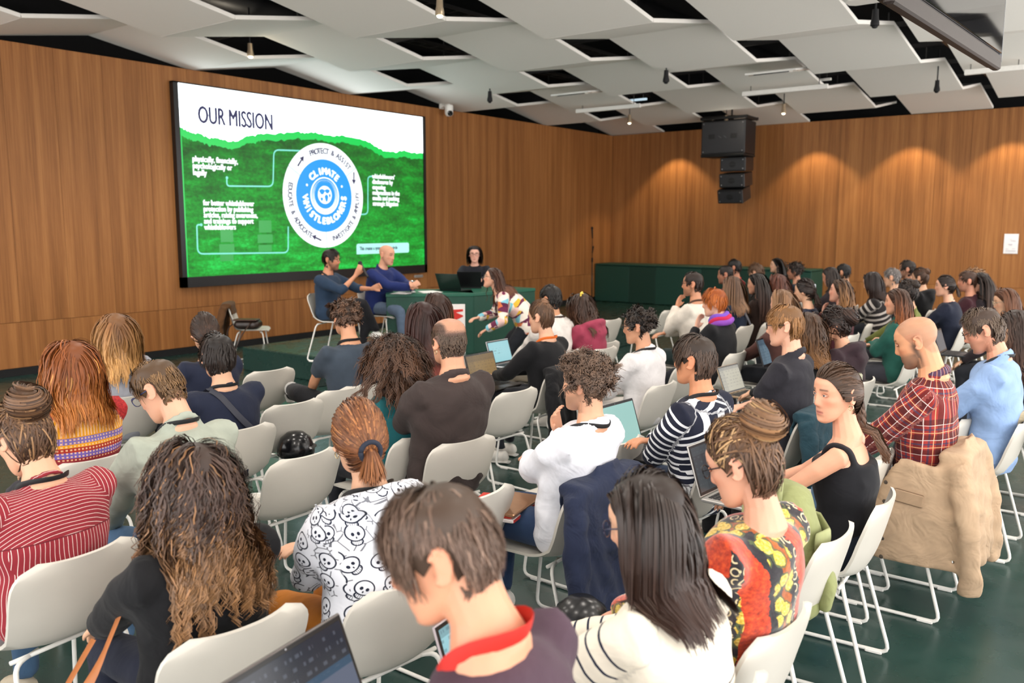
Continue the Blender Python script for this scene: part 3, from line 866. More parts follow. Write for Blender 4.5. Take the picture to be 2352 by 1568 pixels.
def head_geo(nz=46, na=64, fem=0.0):
    u = np.linspace(0, 1, nz); z = -.121 + .239 * (0.5 - 0.5 * np.cos(PI * (0.04 + .92 * u)) ) ; z = -.121 + (z - z[0]) / (z[-1] - z[0]) * .239
    t = np.arange(na) / na; az = 2 * PI * t - 0.55 * np.sin(2 * PI * t)
    P = np.stack([head_surf(az, np.full(na, zz)) for zz in z])
    x, y = P[..., 0], P[..., 1]; Z = P[..., 2]
    fr = np.clip(np.cos(az) * 2.2, 0, 1)[None] * np.ones_like(x)
    g = lambda a, s: np.exp(-(a / s) ** 2)
    # nose
    A = np.interp(Z, [-.052, -.043, -.034, -.026, -.01, .012, .026, .034], [0, .004, .019, .024, .017, .009, .003, 0]) * (1 - .1 * fem)
    wn = np.interp(Z, [-.045, -.034, -.015, .02], [.017, .0155, .0115, .009])
    d = A * np.exp(-(np.abs(x) / wn) ** 2.4)
    d += .0035 * g(Z - .034, .010) * g(np.abs(x) - .028, .022) * (1 - .6 * fem)
    d -= .0105 * g(Z - .010, .011) * g(np.abs(x) - .031, .014)
    d += .0045 * g(Z + .0605, .0055) * g(x, .021); d += .0050 * g(Z + .0735, .0065) * g(x, .019)
    d -= .0028 * g(Z + .067, .0028) * g(x, .022); d -= .003 * g(Z + .087, .007) * g(x, .022)
    d += .0055 * g(Z + .104, .011) * g(x, .020)
    P[..., 1] += d * fr
    ck = .0045 * g(Z + .018, .017) * g(np.abs(x) - .052, .016) * fr
    P[..., 0] += np.sign(x) * ck; P[..., 1] += ck * .6
    V = P.reshape(-1, 3); F = []
    for i in range(nz - 1):
        for k in range(na): F.append((i * na + k, i * na + (k + 1) % na, (i + 1) * na + (k + 1) % na, (i + 1) * na + k))
    F.append(tuple(range(na - 1, -1, -1))); F.append(tuple(range((nz - 1) * na, nz * na)))
    return V, F
def ear_geo(s):
    """a shallow cupped ear"""
    b = MB()
    c = np.array([s * .077, -.016, -.002])
    R = np.array(Euler((0.18, 0, s * -0.42)).to_matrix())
    th = np.linspace(-0.35 * PI, 1.28 * PI, 13)
    rim = np.stack([np.zeros(13), -.0175 * np.sin(th) - .002, .031 * np.cos(th) ], 1)
    b.tube(rim @ R.T + c + np.array([s * .009, 0, 0]), np.interp(np.arange(13), [0, 6, 12], [.0055, .006, .0065]), 6)
    b.ball((s * .004, -.001, -.004), (.009, .0150, .027), 10, 7, rot=None)
    V = b.V[-1] - c * 0
    b.V[-1] = V @ R.T + c
    b.ball(c + np.array([s * .006, .004, -.027]), (.006, .008, .010), 8, 6)
    return b
_HG = {}

_tmp = None
def remesh(V, F, voxel, smooth=4, fac=0.5):
    """union overlapping closed shapes into one continuous skin"""
    global _tmp
    me = np_mesh('skin_work', V, F, True)
    if _tmp is None:
        _tmp = bpy.data.objects.new('skin_work', me); COL.objects.link(_tmp)
        m = _tmp.modifiers.new('r', 'REMESH'); m.mode = 'VOXEL'
        m2 = _tmp.modifiers.new('s', 'SMOOTH')
    else: 
        old = _tmp.data; _tmp.data = me; bpy.data.meshes.remove(old)
    _tmp.modifiers['r'].voxel_size = voxel
    _tmp.modifiers['s'].factor = fac; _tmp.modifiers['s'].iterations = smooth
    dg = bpy.context.evaluated_depsgraph_get()
    ev = _tmp.evaluated_get(dg); em = ev.to_mesh()
    nv, nf = len(em.vertices), len(em.polygons)
    co = np.empty(nv * 3, dtype=np.float32); em.vertices.foreach_get('co', co)
    lt = np.empty(nf, dtype=np.int32); em.polygons.foreach_get('loop_total', lt)
    lv = np.empty(len(em.loops), dtype=np.int32); em.loops.foreach_get('vertex_index', lv)
    if (lt == 4).all(): Fo = lv.reshape(-1, 4)
    else:
        st = np.concatenate([[0], np.cumsum(lt)[:-1]]); Fo = [tuple(lv[a:a + n]) for a, n in zip(st, lt)]
    ev.to_mesh_clear()
    return co.reshape(-1, 3).astype(float), Fo

def cat_geo(parts):
    V = []; F = []; n = 0
    for v, f in parts:
        V.append(np.asarray(v)); F += [tuple(int(i) + n for i in q) for q in f]; n += len(v)
    return np.concatenate(V), F

def set_col(me, name, arr, n=4):
    a = me.attributes.new(name, 'FLOAT_COLOR' if n == 4 else 'FLOAT_VECTOR', 'POINT')
    a.data.foreach_set('color' if n == 4 else 'vector', np.ascontiguousarray(arr, dtype=np.float32).ravel())

# shared materials reading the colour stored on the mesh
def col_mat(name, rough, spec=0.5, sss=0.0, bump=None, aniso=0.0, sheen=0.0):
    t = NT(name); a = t.attr('Col')
    t.base(a.outputs['Color']); t.set(rough=rough, spec=spec, sheen=sheen)
    if sss: t.set(sss=sss)
    if bump:
        f, _ = t.noise(t.coord(), bump[0], 3, 0.6); t.bump(f, bump[1], 0.003)
    return t.m
M_SKIN = col_mat('skin', 0.48, 0.4, sss=0.12, bump=(160, 0.12))
M_HAIR = col_mat('hair', 0.46, 0.32)
M_HAIR_GLOSS = col_mat('glossy_hair', 0.40, 0.42)
M_EYE = col_mat('eyeball', 0.08, 0.5)

# ---- cloth patterns; 'pc' holds (around, along, region) in metres
def cloth(name, kind='plain', c='333333', c2='ffffff', p=None, rough=0.82, sheen=0.06, weave=900, fold=0.35):
    t = NT(name)
    a = t.attr('pc').outputs['Vector']; u, v, reg = t.sep(a)
    A, B = rgba(c), rgba(c2)
    co = t.coord('Object')
    def boxuv():
        nx, ny, nz_ = t.sep(t.coord('Normal')); ox, oy, oz = t.sep(co)
        fx = t.math('GREATER_THAN', t.math('ABSOLUTE', nx), .72); fz = t.math('GREATER_THAN', nz_, .80)
        uu = t.math('ADD', t.math('MULTIPLY', fx, t.math('ADD', oy, .37)), t.math('MULTIPLY', t.math('SUBTRACT', 1.0, fx), ox))
        vv = t.math('ADD', t.math('MULTIPLY', fz, oy), t.math('MULTIPLY', t.math('SUBTRACT', 1.0, fz), oz))
        return uu, vv
    def stripes(x, period, width, off=0.0):
        f = t.math('FRACT', t.math('ADD', t.math('DIVIDE', x, period), off))
        return t.math('LESS_THAN', f, width)
    if kind == 'plain':
        n, _ = t.noise(co, 14, 3); col = t.ramp(n, [(0.3, tuple(q * .90 for q in A[:3])), (0.7, tuple(min(1, q * 1.08) for q in A[:3]))])
    elif kind == 'stripes':
        period, width = p; w = t.math('MULTIPLY', t.math('SUBTRACT', t.noise(co, 9, 2)[0], 0.5), period * 0.22)
        ax_ = t.math('MULTIPLY', t.math('ABSOLUTE', t.sep(co)[0]), t.math('MULTIPLY', t.math('LESS_THAN', reg, .5), .35))
        col = t.mix(stripes(t.math('ADD', t.math('ADD', v, ax_), w), period, width), A, B)
    elif kind == 'pinstripe':                      # yoke across, body down
        w = t.math('MULTIPLY', t.math('SUBTRACT', t.noise(co, 6, 2)[0], 0.5), 0.003)
        yoke = t.math('GREATER_THAN', v, 0.27); tor = t.math('LESS_THAN', reg, 0.5)
        bu, bv = boxuv()
        h = stripes(t.math('ADD', t.math('ADD', t.sep(co)[2], w), t.sep(co)[1]), .0155, .12); ve = stripes(t.math('ADD', bu, w), .0145, .11)
        sl = ve
        f = t.math('ADD', t.math('MULTIPLY', yoke, h), t.math('MULTIPLY', t.math('SUBTRACT', 1.0, yoke), ve))
        f = t.math('ADD', t.math('MULTIPLY', tor, f), t.math('MULTIPLY', t.math('SUBTRACT', 1.0, tor), sl))
        seam = t.math('LESS_THAN', t.math('ABSOLUTE', t.math('SUBTRACT', v, 0.27)), 0.0022)
        col = t.mix(t.math('MULTIPLY', seam, tor), t.mix(f, A, B), rgba('6a1f28'))
    elif kind == 'plaid':
        w = t.math('MULTIPLY', t.math('SUBTRACT', t.noise(co, 7, 2)[0], 0.5), 0.012)
        uu, vv = t.math('ADD', u, w), t.math('ADD', v, w)
        col = A
        for x in (uu, vv):
            col = t.mix(t.math('MULTIPLY', stripes(x, .072, .34, .1), .65), col, rgba('3a1416'))
            col = t.mix(t.math('MULTIPLY', stripes(x, .072, .10, .45), .75), col, rgba('2e3550'))
        for x in (uu, vv):
            col = t.mix(t.math('MULTIPLY', stripes(x, .036, .085, .3), .6), col, B)
            col = t.mix(t.math('MULTIPLY', stripes(x, .072, .05, .66), .7), col, rgba('d98a3a'))
    elif kind == 'edge':                           # broad plain field, thin navy lines low on body and on sleeves
        vw = t.math('ADD', v, t.math('MULTIPLY', t.math('SUBTRACT', t.noise(co, 5, 2)[0], 0.5), 0.02))
        tor = t.math('LESS_THAN', reg, 0.5)
        f1 = t.math('MULTIPLY', stripes(vw, .040, .17), t.math('LESS_THAN', vw, 0.27))
        f2 = t.math('MULTIPLY', stripes(vw, .040, .17), t.math('GREATER_THAN', vw, 0.04))
        f = t.math('ADD', t.math('MULTIPLY', tor, f1), t.math('MULTIPLY', t.math('SUBTRACT', 1.0, tor), f2))
        col = t.mix(f, A, B)
    elif kind == 'bands':                          # wide colour blocks by height
        stops = p; vw = t.math('ADD', v, t.math('MULTIPLY', t.math('SUBTRACT', t.noise(co, 12, 2)[0], 0.5), 0.004))
        f = t.math('DIVIDE', t.math('ADD', vw, 0.10), 0.70)
        col = t.ramp(f, [((h + .10) / .70, lin(q)) for h, q in stops], 'CONSTANT')
        sl = t.math('GREATER_THAN', reg, 0.5)
        if c2 != 'ffffff': col = t.mix(sl, col, B)
    elif kind == 'fairisle':
        f = t.math('DIVIDE', t.math('ADD', v, 0.10), 0.70)
        bands = [(-.10, 'c0341c'), (.125, '8e2a30'), (.160, 'd8551a'), (.19, '8e2a30'), (.235, '6f5aa8'), (.262, 'a33024'), (.285, 'e0981c'), (.300, '7a6ab0'), (.330, 'e0981c'), (.345, 'b4451a'), (.405, 'f0b418')]
        col = t.ramp(f, [((h + .10) / .70, lin(q)) for h, q in bands], 'CONSTANT')
        ck = t.math('MULTIPLY', stripes(u, .016, .5), stripes(v, .016, .5))
        mid = t.math('MULTIPLY', t.math('GREATER_THAN', v, .225), t.math('LESS_THAN', v, .345))
        col = t.mix(t.math('MULTIPLY', t.math('MULTIPLY', ck, mid), .75), col, rgba('f2c79a'))
        rib = stripes(u, .010, .25); col = t.mix(t.math('MULTIPLY', rib, .12), col, rgba('401008'))
        n, _ = t.noise(co, 90, 2)
        red = t.ramp(n, [(0.35, lin('8a1f22')), (0.65, lin('b53030'))])
        col = t.mix(t.math('GREATER_THAN', reg, .5), col, red)
    elif kind == 'skulls':
        sc_ = 13.5
        bu, bv = boxuv(); vec = t.comb(bu, bv, 0.0)
        vo = t.voronoi(vec, sc_, rand=0.55); vo.voronoi_dimensions = '2D'
        pos = vo.outputs['Position']
        su = t.add('ShaderNodeVectorMath', operation='SUBTRACT'); t.link(vec, su.inputs[0])
        t.link(pos, su.inputs[1])
        # local coordinates inside one cell, turned by a random angle
        rc = t.sep(vo.outputs['Color'])
        ang = t.math('MULTIPLY', t.math('SUBTRACT', rc[0], 0.5), 1.8)
        x0, y0, _z = t.sep(su.outputs[0])
        cs, sn = t.math('COSINE', ang), t.math('SINE', ang)
        x = t.math('MULTIPLY', t.math('SUBTRACT', t.math('MULTIPLY', x0, cs), t.math('MULTIPLY', y0, sn)), sc_)
        y = t.math('MULTIPLY', t.math('ADD', t.math('MULTIPLY', x0, sn), t.math('MULTIPLY', y0, cs)), sc_)
        def ell(cx, cy, rx, ry):
            a_ = t.math('DIVIDE', t.math('SUBTRACT', x, cx), rx); b_ = t.math('DIVIDE', t.math('SUBTRACT', y, cy), ry)
            return t.math('SQRT', t.math('ADD', t.math('MULTIPLY', a_, a_), t.math('MULTIPLY', b_, b_)))
        def ring(e, w): return t.math('LESS_THAN', t.math('ABSOLUTE', t.math('SUBTRACT', e, 1.0)), w)
        cr = ell(0, .08, .36, .31); jaw = ell(0, -.26, .21, .15)
        outc = t.math('GREATER_THAN', cr, 1.0)
        ink = t.math('ADD', ring(cr, .085), t.math('MULTIPLY', ring(jaw, .16), outc))
        for sx_ in (-.11, .11): ink = t.math('ADD', ink, t.math('LESS_THAN', ell(sx_, .04, .065, .075), 1.0))
        ink = t.math('ADD', ink, t.math('LESS_THAN', ell(0, -.10, .03, .05), 1.0))
        inj = t.math('MULTIPLY', t.math('LESS_THAN', jaw, 1.0), outc)
        teeth = t.math('LESS_THAN', t.math('FRACT', t.math('MULTIPLY', x, 14.0)), .25)
        ink = t.math('ADD', ink, t.math('MULTIPLY', inj, teeth), clamp=True)
        vo2 = t.voronoi(vec, 26, feature='DISTANCE_TO_EDGE'); 
        bone = t.math('MULTIPLY', t.math('LESS_THAN', vo2.outputs['Distance'], .035), t.math('GREATER_THAN', ell(0, 0, .42, .42), 1.0))
        bone = t.math('MULTIPLY', bone, t.math('GREATER_THAN', rc[1], .45))
        ink = t.math('ADD', ink, t.math('MULTIPLY', bone, .8), clamp=True)
        col = t.mix(ink, A, B)
    elif kind == 'floral':
        # dark ground with orange velvet bands and rows of yellow flowers
        bu, bv = boxuv(); vec = t.comb(bu, bv, 0.0)
        w = t.math('MULTIPLY', t.math('SUBTRACT', t.noise(vec, 26, 4, .7)[0], 0.5), 0.05)
        uu = t.math('ADD', t.math('ADD', bu, t.math('MULTIPLY', bv, .18)), w)
        n, _ = t.noise(vec, 70, 4, 0.7)
        dark = t.ramp(n, [(0.3, lin('15131a')), (0.7, lin('2f2b31'))])
        orange = t.ramp(n, [(0.25, lin('6e180e')), (0.5, lin('bf3a18')), (0.75, lin('e8642a'))])
        fr = t.math('FRACT', t.math('DIVIDE', t.math('ADD', uu, .03), .21))
        col = t.mix(t.math('LESS_THAN', fr, t.math('ADD', .36, t.math('MULTIPLY', t.math('GREATER_THAN', reg, .5), .14))), dark, orange)
        rust = t.ramp(n, [(0.3, lin('7a3208')), (0.7, lin('c2661a'))])
        col = t.mix(t.math('MULTIPLY', t.math('GREATER_THAN', fr, .62), t.math('LESS_THAN', fr, .80)), col, rust)
        vo = t.voronoi(t.mapping(vec, (1, 1, 1)), 22, rand=.7); vo.voronoi_dimensions = '2D'
        wob = t.math('ADD', vo.outputs['Distance'], t.math('MULTIPLY', t.math('SUBTRACT', t.noise(vec, 55, 2)[0], .5), .28))
        inband = t.math('MULTIPLY', t.math('GREATER_THAN', fr, .46), t.math('LESS_THAN', fr, .86))
        leaf = t.math('MULTIPLY', t.math('LESS_THAN', wob, .52), inband)
        flower = t.math('MULTIPLY', t.math('LESS_THAN', wob, .40), inband)
        col = t.mix(t.math('MULTIPLY', leaf, .85), col, rgba('4d5a34'))
        pet = t.ramp(t.noise(vec, 120, 3, .7)[0], [(0.3, lin('8a6a14')), (0.5, lin('d9b640')), (0.7, lin('f3e49a'))])
        col = t.mix(flower, col, pet)
        # lace medallions
        vo2 = t.voronoi(vec, 30, rand=.15); vo2.voronoi_dimensions = '2D'
        lace = t.math('MULTIPLY', t.math('LESS_THAN', t.math('ABSOLUTE', t.math('SUBTRACT', vo2.outputs['Distance'], .32)), .06), t.math('MULTIPLY', t.math('GREATER_THAN', fr, .88), t.math('LESS_THAN', fr, 1.0)))
        col = t.mix(lace, col, rgba('d9c9a0'))
    elif kind == 'patch':                          # bold multicolour knit
        vec = t.comb(u, v, 0.0)
        vo = t.voronoi(t.mapping(vec, (1.0, 2.2, 1)), 9, rand=.9)
        h = t.sep(vo.outputs['Color'])[0]
        col = t.ramp(h, [(0.0, lin('6a2a48')), (0.2, lin('efe3d6')), (0.38, lin('e2b23a')), (0.52, lin('7fc4d6')), (0.66, lin('f0c8c0')), (0.8, lin('d8774a')), (0.9, lin('5a2340'))], 'CONSTANT')
    t.base(col)
    t.set(rough=rough, sheen=sheen, spec=0.25)
    n1, _ = t.noise(t.mapping(co, (1, 1, 1)), 7, 3, 0.55, 0.8)
    n2, _ = t.noise(co, weave, 1)
    h = t.math('ADD', t.math('MULTIPLY', n1, 1.0), t.math('MULTIPLY', n2, 0.03))
    t.bump(h, fold, 0.03)
    return t.m
_CM = {}
def cmat(spec):
    key = repr(spec)
    if key not in _CM:
        if isinstance(spec, str): _CM[key] = cloth('cloth', 'plain', spec)
        else:
            s = dict(spec); _CM[key] = cloth('cloth', **s)
    return _CM[key]

def unit(v): v = np.asarray(v, dtype=float); return v / (np.linalg.norm(v) + 1e-9)
def ik(a, c, l1, l2, pole):
    """middle joint of a two-bone limb"""
    a, c = np.asarray(a, float), np.asarray(c, float); d = c - a; L = np.linalg.norm(d)
    if L > (l1 + l2) * 0.995: c = a + d * ((l1 + l2) * 0.995 / L); d = c - a; L = np.linalg.norm(d)
    x = (L * L + l1 * l1 - l2 * l2) / (2 * L); h = math.sqrt(max(l1 * l1 - x * x, 1e-6))
    e = d / L; p = np.asarray(pole, float); p = p - e * (p @ e); p = unit(p)
    return a + e * x + p * h, c
def rotx(a): c, s = math.cos(a), math.sin(a); return np.array([[1, 0, 0], [0, c, -s], [0, s, c]])
def roty(a): c, s = math.cos(a), math.sin(a); return np.array([[c, 0, s], [0, 1, 0], [-s, 0, c]])
def rotz(a): c, s = math.cos(a), math.sin(a); return np.array([[c, -s, 0], [s, c, 0], [0, 0, 1]])

def hand_geo(wrist, fwd, back, s, curl=0.6, spread=1.0, scale=1.0):
    """palm, four fingers and a thumb; fwd along the hand, back = outward from the back of the hand, s = +1 right"""
    f = unit(fwd); k = unit(np.asarray(back) - f * (np.asarray(back) @ f)); side = np.cross(f, k) * s   # towards the thumb
    side = unit(side); R = np.stack([side, f, k], 1) * scale; w = np.asarray(wrist, float)
    T = lambda p: w + R @ np.asarray(p, float)
    parts = []
    parts.append(tube_geo([T((0, -.02, 0)), T((0, .02, 0)), T((.002, .055, .002)), T((0, .09, 0)), T((0, .100, -.002))],
                          np.array([(.017, .024), (.016, .034), (.0145, .042), (.0125, .041), (.006, .034)]) * scale, 10, up=k))
    for i, (x, L) in enumerate(((.030, .068), (.0105, .076), (-.0095, .070), (-.029, .056))):
        a = 0.10 * spread * (1.5 - i); d = np.array([math.sin(a), math.cos(a), 0])
        p = np.array([x, .090, 0]); pts = [p - d * .02]; cc = 0.12
        for j, q in enumerate((.44, .32, .24)):
            pts.append(p.copy()); cc += curl * (0.55 if j == 0 else .75)
            p = p + L * q * (d * math.cos(cc) - np.array([0, 0, 1]) * math.sin(cc)) * 1.0
        pts.append(p)
        parts.append(tube_geo([T(q) for q in pts], np.array([.0092, .0092, .0085, .0078, .0060]) * scale, 7))
    pts = [(.018, .022, -.004), (.040, .045, -.012), (.052, .072, -.020), (.054, .094, -.030)]
    parts.append(tube_geo([T(q) for q in pts], np.array([.014, .0125, .0105, .0075]) * scale, 7))
    return parts

def person(sp):
    """sp: description of one person, see the list below. Builds a thing with body, hair, clothes and accessories."""
    G = sp.get
    near = G('lod', 1)                                   # 0 close, 1 middle, 2 far
    rng = np.random.default_rng(abs(hash(sp['id'])) % 9999 if False else sum(ord(ch) * (i + 3) for i, ch in enumerate(sp['id'])))
    fem = 1.0 if G('fem') else 0.0
    hs = G('hs', 0.97 if not fem else 0.94)             # head scale
    lean, side = G('lean', 0.0), G('tilt', 0.0)
    hyaw, hpitch, hroll = math.radians(G('hyaw', 0)), math.radians(G('hpitch', 0)), math.radians(G('hroll', 0))
    yaw = math.radians(G('yaw', 0)) + PI / 2            # 0 = facing the screen wall
    stand = G('stand', False)
    # --- spine
    bw = G('bw', 1.0) * (0.93 if fem else 1.0)
    seat = G('seat', 0.455)
    pel = np.array([0, -0.05, seat + 0.105]) if not stand else np.array([0, 0, .90])
    R1, R2 = rotx(-lean * .6) @ roty(side), rotx(-lean * 1.15) @ roty(side * 1.2)
    Rn = rotx(-(lean * .6 + .30) - max(0, -hpitch) * .35) @ roty(side)
    Rh = roty(side) @ rotz(-hyaw) @ rotx(hpitch) @ roty(hroll)
    def spine(tl):
        waist = pel + R1 @ np.array([0, -.01, .17]) * tl
        chest = waist + R2 @ np.array([0, 0.0, .18]) * tl
        neck = chest + R2 @ np.array([0, -.015, .165]) * tl
        skull0 = neck + Rn @ np.array([0, .0, .086])
        hc = skull0 + Rh @ (np.array([0, .012, .085]) * hs)
        return waist, chest, neck, skull0, hc
    px, py = sp.get('px', (0, 0))[:2]
    hair_h = G('hairtop', .015)
    tl = G('tl', 1.0)
    rest = 0.0
    zoff = G('z0', 0.0)
    if not G('pos') and not stand:
        want = sp['z'] - hair_h - zoff
        for _ in range(8):
            zt_ = spine(tl)[4][2] + .118 * hs
            tl *= 1 + (want - zt_) / .5
            tl = min(max(tl, .80), 1.14)
        rest = want - (spine(tl)[4][2] + .118 * hs)
    if stand:
        pel[2] += sp['z'] - hair_h - (spine(tl)[4][2] + .118 * hs)
    waist, chest, neck, skull0, hc = spine(tl)
    if abs(rest) > .002:                                  # whatever is left: sitting a little higher or slumped lower
        for v in (waist, chest, neck, skull0, hc): v[2] += rest
        sp['rest'] = rest
    # --- place: the head top lands where the photograph shows it
    if G('pos'): origin = np.array([*G('pos'), 0.0])
    else:
        wp = atz(px, py, sp['z'])
        off = rotz(yaw) @ np.array([hc[0], hc[1] , 0])
        origin = np.array([wp[0] - off[0], wp[1] - off[1], 0.0])
    cen = G('label')
    t = thing('person', cen, 'person', (origin[0], origin[1], zoff), yaw, group=G('group'))
    lift = 0.0
    # --- limbs
    shw = .183 * bw
    Rt = R2
    sh = {s: chest + Rt @ np.array([s * shw, -.012, .088 * tl]) for s in (-1, 1)}
    hip = {s: pel + np.array([s * .085 * bw, .02, -.01]) for s in (-1, 1)}
    arms = G('arms', 'lap'); pz = pel[2]
    presets = {
        'lap': {-1: ((-.07, .33, pz + .07), (-.8, -.6, -.5)), 1: ((.07, .32, pz + .08), (.8, -.6, -.5))},
        'type': {-1: ((-.10, .36, pz + .13), (-.9, -.4, -.5)), 1: ((.10, .36, pz + .13), (.9, -.4, -.5))},
        'low': {-1: ((-.12, .36, pz + .05), (-.9, -.5, -.4)), 1: ((.12, .36, pz + .05), (.9, -.5, -.4))},
        'crossed': {-1: ((.075, .145, pz + .24), (-1, .05, -.6)), 1: ((-.06, .180, pz + .22), (1, .05, -.6))},
        'chin_l': {-1: ((-.035, .17 + (hc[1] - .02), hc[2] - .23), (-.5, .2, -1)), 1: ((-.10, .22, pz + .22), (1, -.1, -.55))},
        'chin_r': {1: ((.035, .17 + (hc[1] - .02), hc[2] - .23), (.5, .2, -1)), -1: ((.10, .22, pz + .22), (-1, -.1, -.55))},
        'wide': {-1: ((-.24, .16, pz + .10), (-1, -.4, 0)), 1: ((.24, .16, pz + .10), (1, -.4, 0))},
    }
    A = presets[arms] if isinstance(arms, str) else arms
    if sp.get('rest'): sh = {s_: v for s_, v in sh.items()}
    l1, l2 = .285 * (1 - .05 * fem), .245 * (1 - .05 * fem)
    el, wr = {}, {}
    for s in (-1, 1):
        el[s], wr[s] = ik(sh[s], A[s][0], l1, l2, A[s][1])
    legs = G('legs', 'sit')
    knee, ank, toe = {}, {}, {}
    for s in (-1, 1):
        if stand:
            ank[s] = np.array([s * .11, .02 + .06 * s, .085]); knee[s], _q = ik(hip[s], ank[s], .42, .42, (0, 1, 0)); toe[s] = np.array([0, 1, -.1])
        else:
            kn = np.array([s * .115, hip[s][1] + .40, pz - .03]); an = np.array([s * .11, kn[1] - .02 + .04 * s, .085]); td = np.array([s * .15, 1, -.05])
            if legs == 'apart': kn = np.array([s * .20, hip[s][1] + .38, pz - .02]); an = np.array([s * .17, kn[1] - .02, .085])
            if legs == 'crossed' and s == 1: kn = np.array([.02, hip[s][1] + .42, pz + .11]); an = np.array([-.17, kn[1] + .10, pz - .25]); td = np.array([-.3, .8, -.5])
            if legs == 'crossed_l' and s == -1: kn = np.array([-.02, hip[s][1] + .42, pz + .11]); an = np.array([.17, kn[1] + .10, pz - .25]); td = np.array([.3, .8, -.5])
            if legs == 'figure4' and s == -1: kn = np.array([-.30, hip[s][1] + .30, pz + .12]); an = np.array([.10, hip[s][1] + .36, pz + .12]); td = np.array([.8, .5, .1])
            if legs == 'long': an = np.array([s * .10, kn[1] + .30, .085])
            if legs == 'back': an = np.array([s * .12, kn[1] - .20, .10])
            if isinstance(legs, dict): kn, an, td = [np.array(q, float) for q in legs[s]]
            knee[s], ank[s], toe[s] = kn, an, td
    # --- head
    key = (round(fem, 1), near)
    if key not in _HG:
        nzv, nav = ((60, 84), (40, 56), (32, 44))[near]
        V, F = head_geo(nzv, nav, fem)
        parts = [(V, F)]
        e = MB()
        for s in (-1, 1):
            q = ear_geo(s); parts.append(q.arr())
        _HG[key] = cat_geo(parts)
    HV, HF = _HG[key]
    wide = G('hw', 1.0)
    HVw = (HV * np.array([wide, 1, 1]) * hs) @ Rh.T + hc
    nk = hc + Rh @ (np.array([0, -.022, -.05]) * hs)
    nr = .052 * (1 - .10 * fem) * G('nk', 1.0)
    neck_t = tube_geo([hc + Rh @ (np.array([0, -.020, -.02]) * hs), nk, skull0 * .35 + neck * .65 + np.array([0, 0, .015]), neck + np.array([0, -.004, -.01]), neck * .6 + chest * .4],
                      np.array([(.055, .052), (nr, nr * 1.0), (nr * 1.02, nr * 1.04), (nr * 1.25, nr * 1.5), (.06, .11)]), 14, up=Rn @ np.array([0, 1, 0]))
    vox = (0.0050, 0.0074, 0.0110)[near]
    if G('face'): vox = 0.0030
    hv, hf = remesh(*cat_geo([(HVw, HF), neck_t]), vox * hs, 2 if near < 2 else 1, .4)
    # --- trunk, arms and hands of the body
    tors = lambda g: tube_geo([pel + np.array([0, 0, -.09]), pel + np.array([0, -.005, -.02]), pel * .6 + waist * .4, waist, waist * .45 + chest * .55, chest, chest * .55 + neck * .45, chest * .25 + neck * .75, chest * .06 + neck * .94],
                              np.array([(.088 + g, .15 + g), (.106 + g, .178 + g), (.106 + g, .168 + g), (.108 + g, .160 + g), (.118 + g, .174 + g), (.114 + g, .184 + g), (.100 + g, .164 + g), (.078 + g, .114 + g), (.046 + g * .5, .052 + g * .5)]) * np.array([1, bw]) * G('belly', 1.0), 22, up=R2 @ np.array([0, 1, 0]))
    def arm_geo(s, g, end=1.0, start=0.0):
        a_, e_, w_ = sh[s], el[s], wr[s]
        tk = G('armk', 1.0) * (0.9 if fem else 1.0)
        inn = chest * .5 + sh[s] * .5 + np.array([0, 0, .015])
        P = [inn, a_ * .9 + inn * .1 + np.array([0, 0, .004]), a_ * .68 + e_ * .32, a_ * .3 + e_ * .7, e_, e_ * .7 + w_ * .3, e_ * .25 + w_ * .75, w_]
        r = np.array([.050, .056, .050, .043, .041, .040, .031, .026]) * tk + g
        P = np.array(P)
        if end < 1:
            n = 3 + int(round(end * 4.9)); P, r = P[:n], r[:n]
        # round the elbow with extra samples
        return tube_geo(P, r, 12)
    tv, tf = remesh(*tors(-.016), .028, 1, .5)
    parts = []
    slv = G('sleeve', 'long')
    for s in (-1, 1):
        if slv == 'long':
            f_ = unit(wr[s] - el[s]); parts.append(tube_geo([wr[s] - f_ * .11, wr[s] - f_ * .05, wr[s]], [.030, .028, .025], 12))
        else: parts.append(arm_geo(s, -.006))
        f = unit(wr[s] - el[s]); nrm = np.array([0, 0, 1.0]) if abs(f[2]) < .75 else np.array([0, 1.0, 0]) * 1.0
        hd = G('hand_dir', {}).get(s)
        fdir = f if hd is None else unit(np.array(hd[0])); nrm = nrm if hd is None else np.array(hd[1], float)
        parts += hand_geo(wr[s], fdir, nrm, s, G('curl', .55), G('spread', 1.0), .98 - .06 * fem)
    av, af = remesh(*cat_geo(parts), (0.0066, 0.0100, 0.0140)[near], 3, .5)
    av, af = cat_geo([(av, af), (tv, tf)])
    BV = np.concatenate([hv, av]); BF = np.concatenate([hf, np.asarray(af) + len(hv)])
    me = np_mesh('body', BV, BF, True, [M_SKIN])
    # skin colours in the head frame
    q = ((BV - hc) @ Rh) / hs
    skin = np.array(lin(G('skin', 'd9a98a'))); C = np.tile(skin, (len(BV), 1))
    nzv = np.sin(BV[:, 0] * 61 + BV[:, 2] * 47) * np.sin(BV[:, 1] * 53 - BV[:, 2] * 31)
    C *= (1 + .035 * nzv)[:, None]
    inhead = (np.arange(len(BV)) < len(hv))
    gg = lambda a_, s_: np.exp(-(a_ / s_) ** 2)
    frn = (q[:, 1] > .045) & inhead
    def blend(mask, col, k): 
        m = np.clip(mask * k, 0, 1)[:, None]; C[:] = C * (1 - m) + np.array(lin(col)) * m
    red = tuple(np.clip(np.array(skin) * np.array([1.02, .70, .66]), 0, 1))
    m = (gg(np.abs(q[:, 0]) - .045, .020) * gg(q[:, 2] + .022, .020) + gg(q[:, 0], .016) * gg(q[:, 2] + .03, .016)) * frn
    C[:] = C * (1 - .5 * m[:, None]) + np.array(red) * .5 * m[:, None]
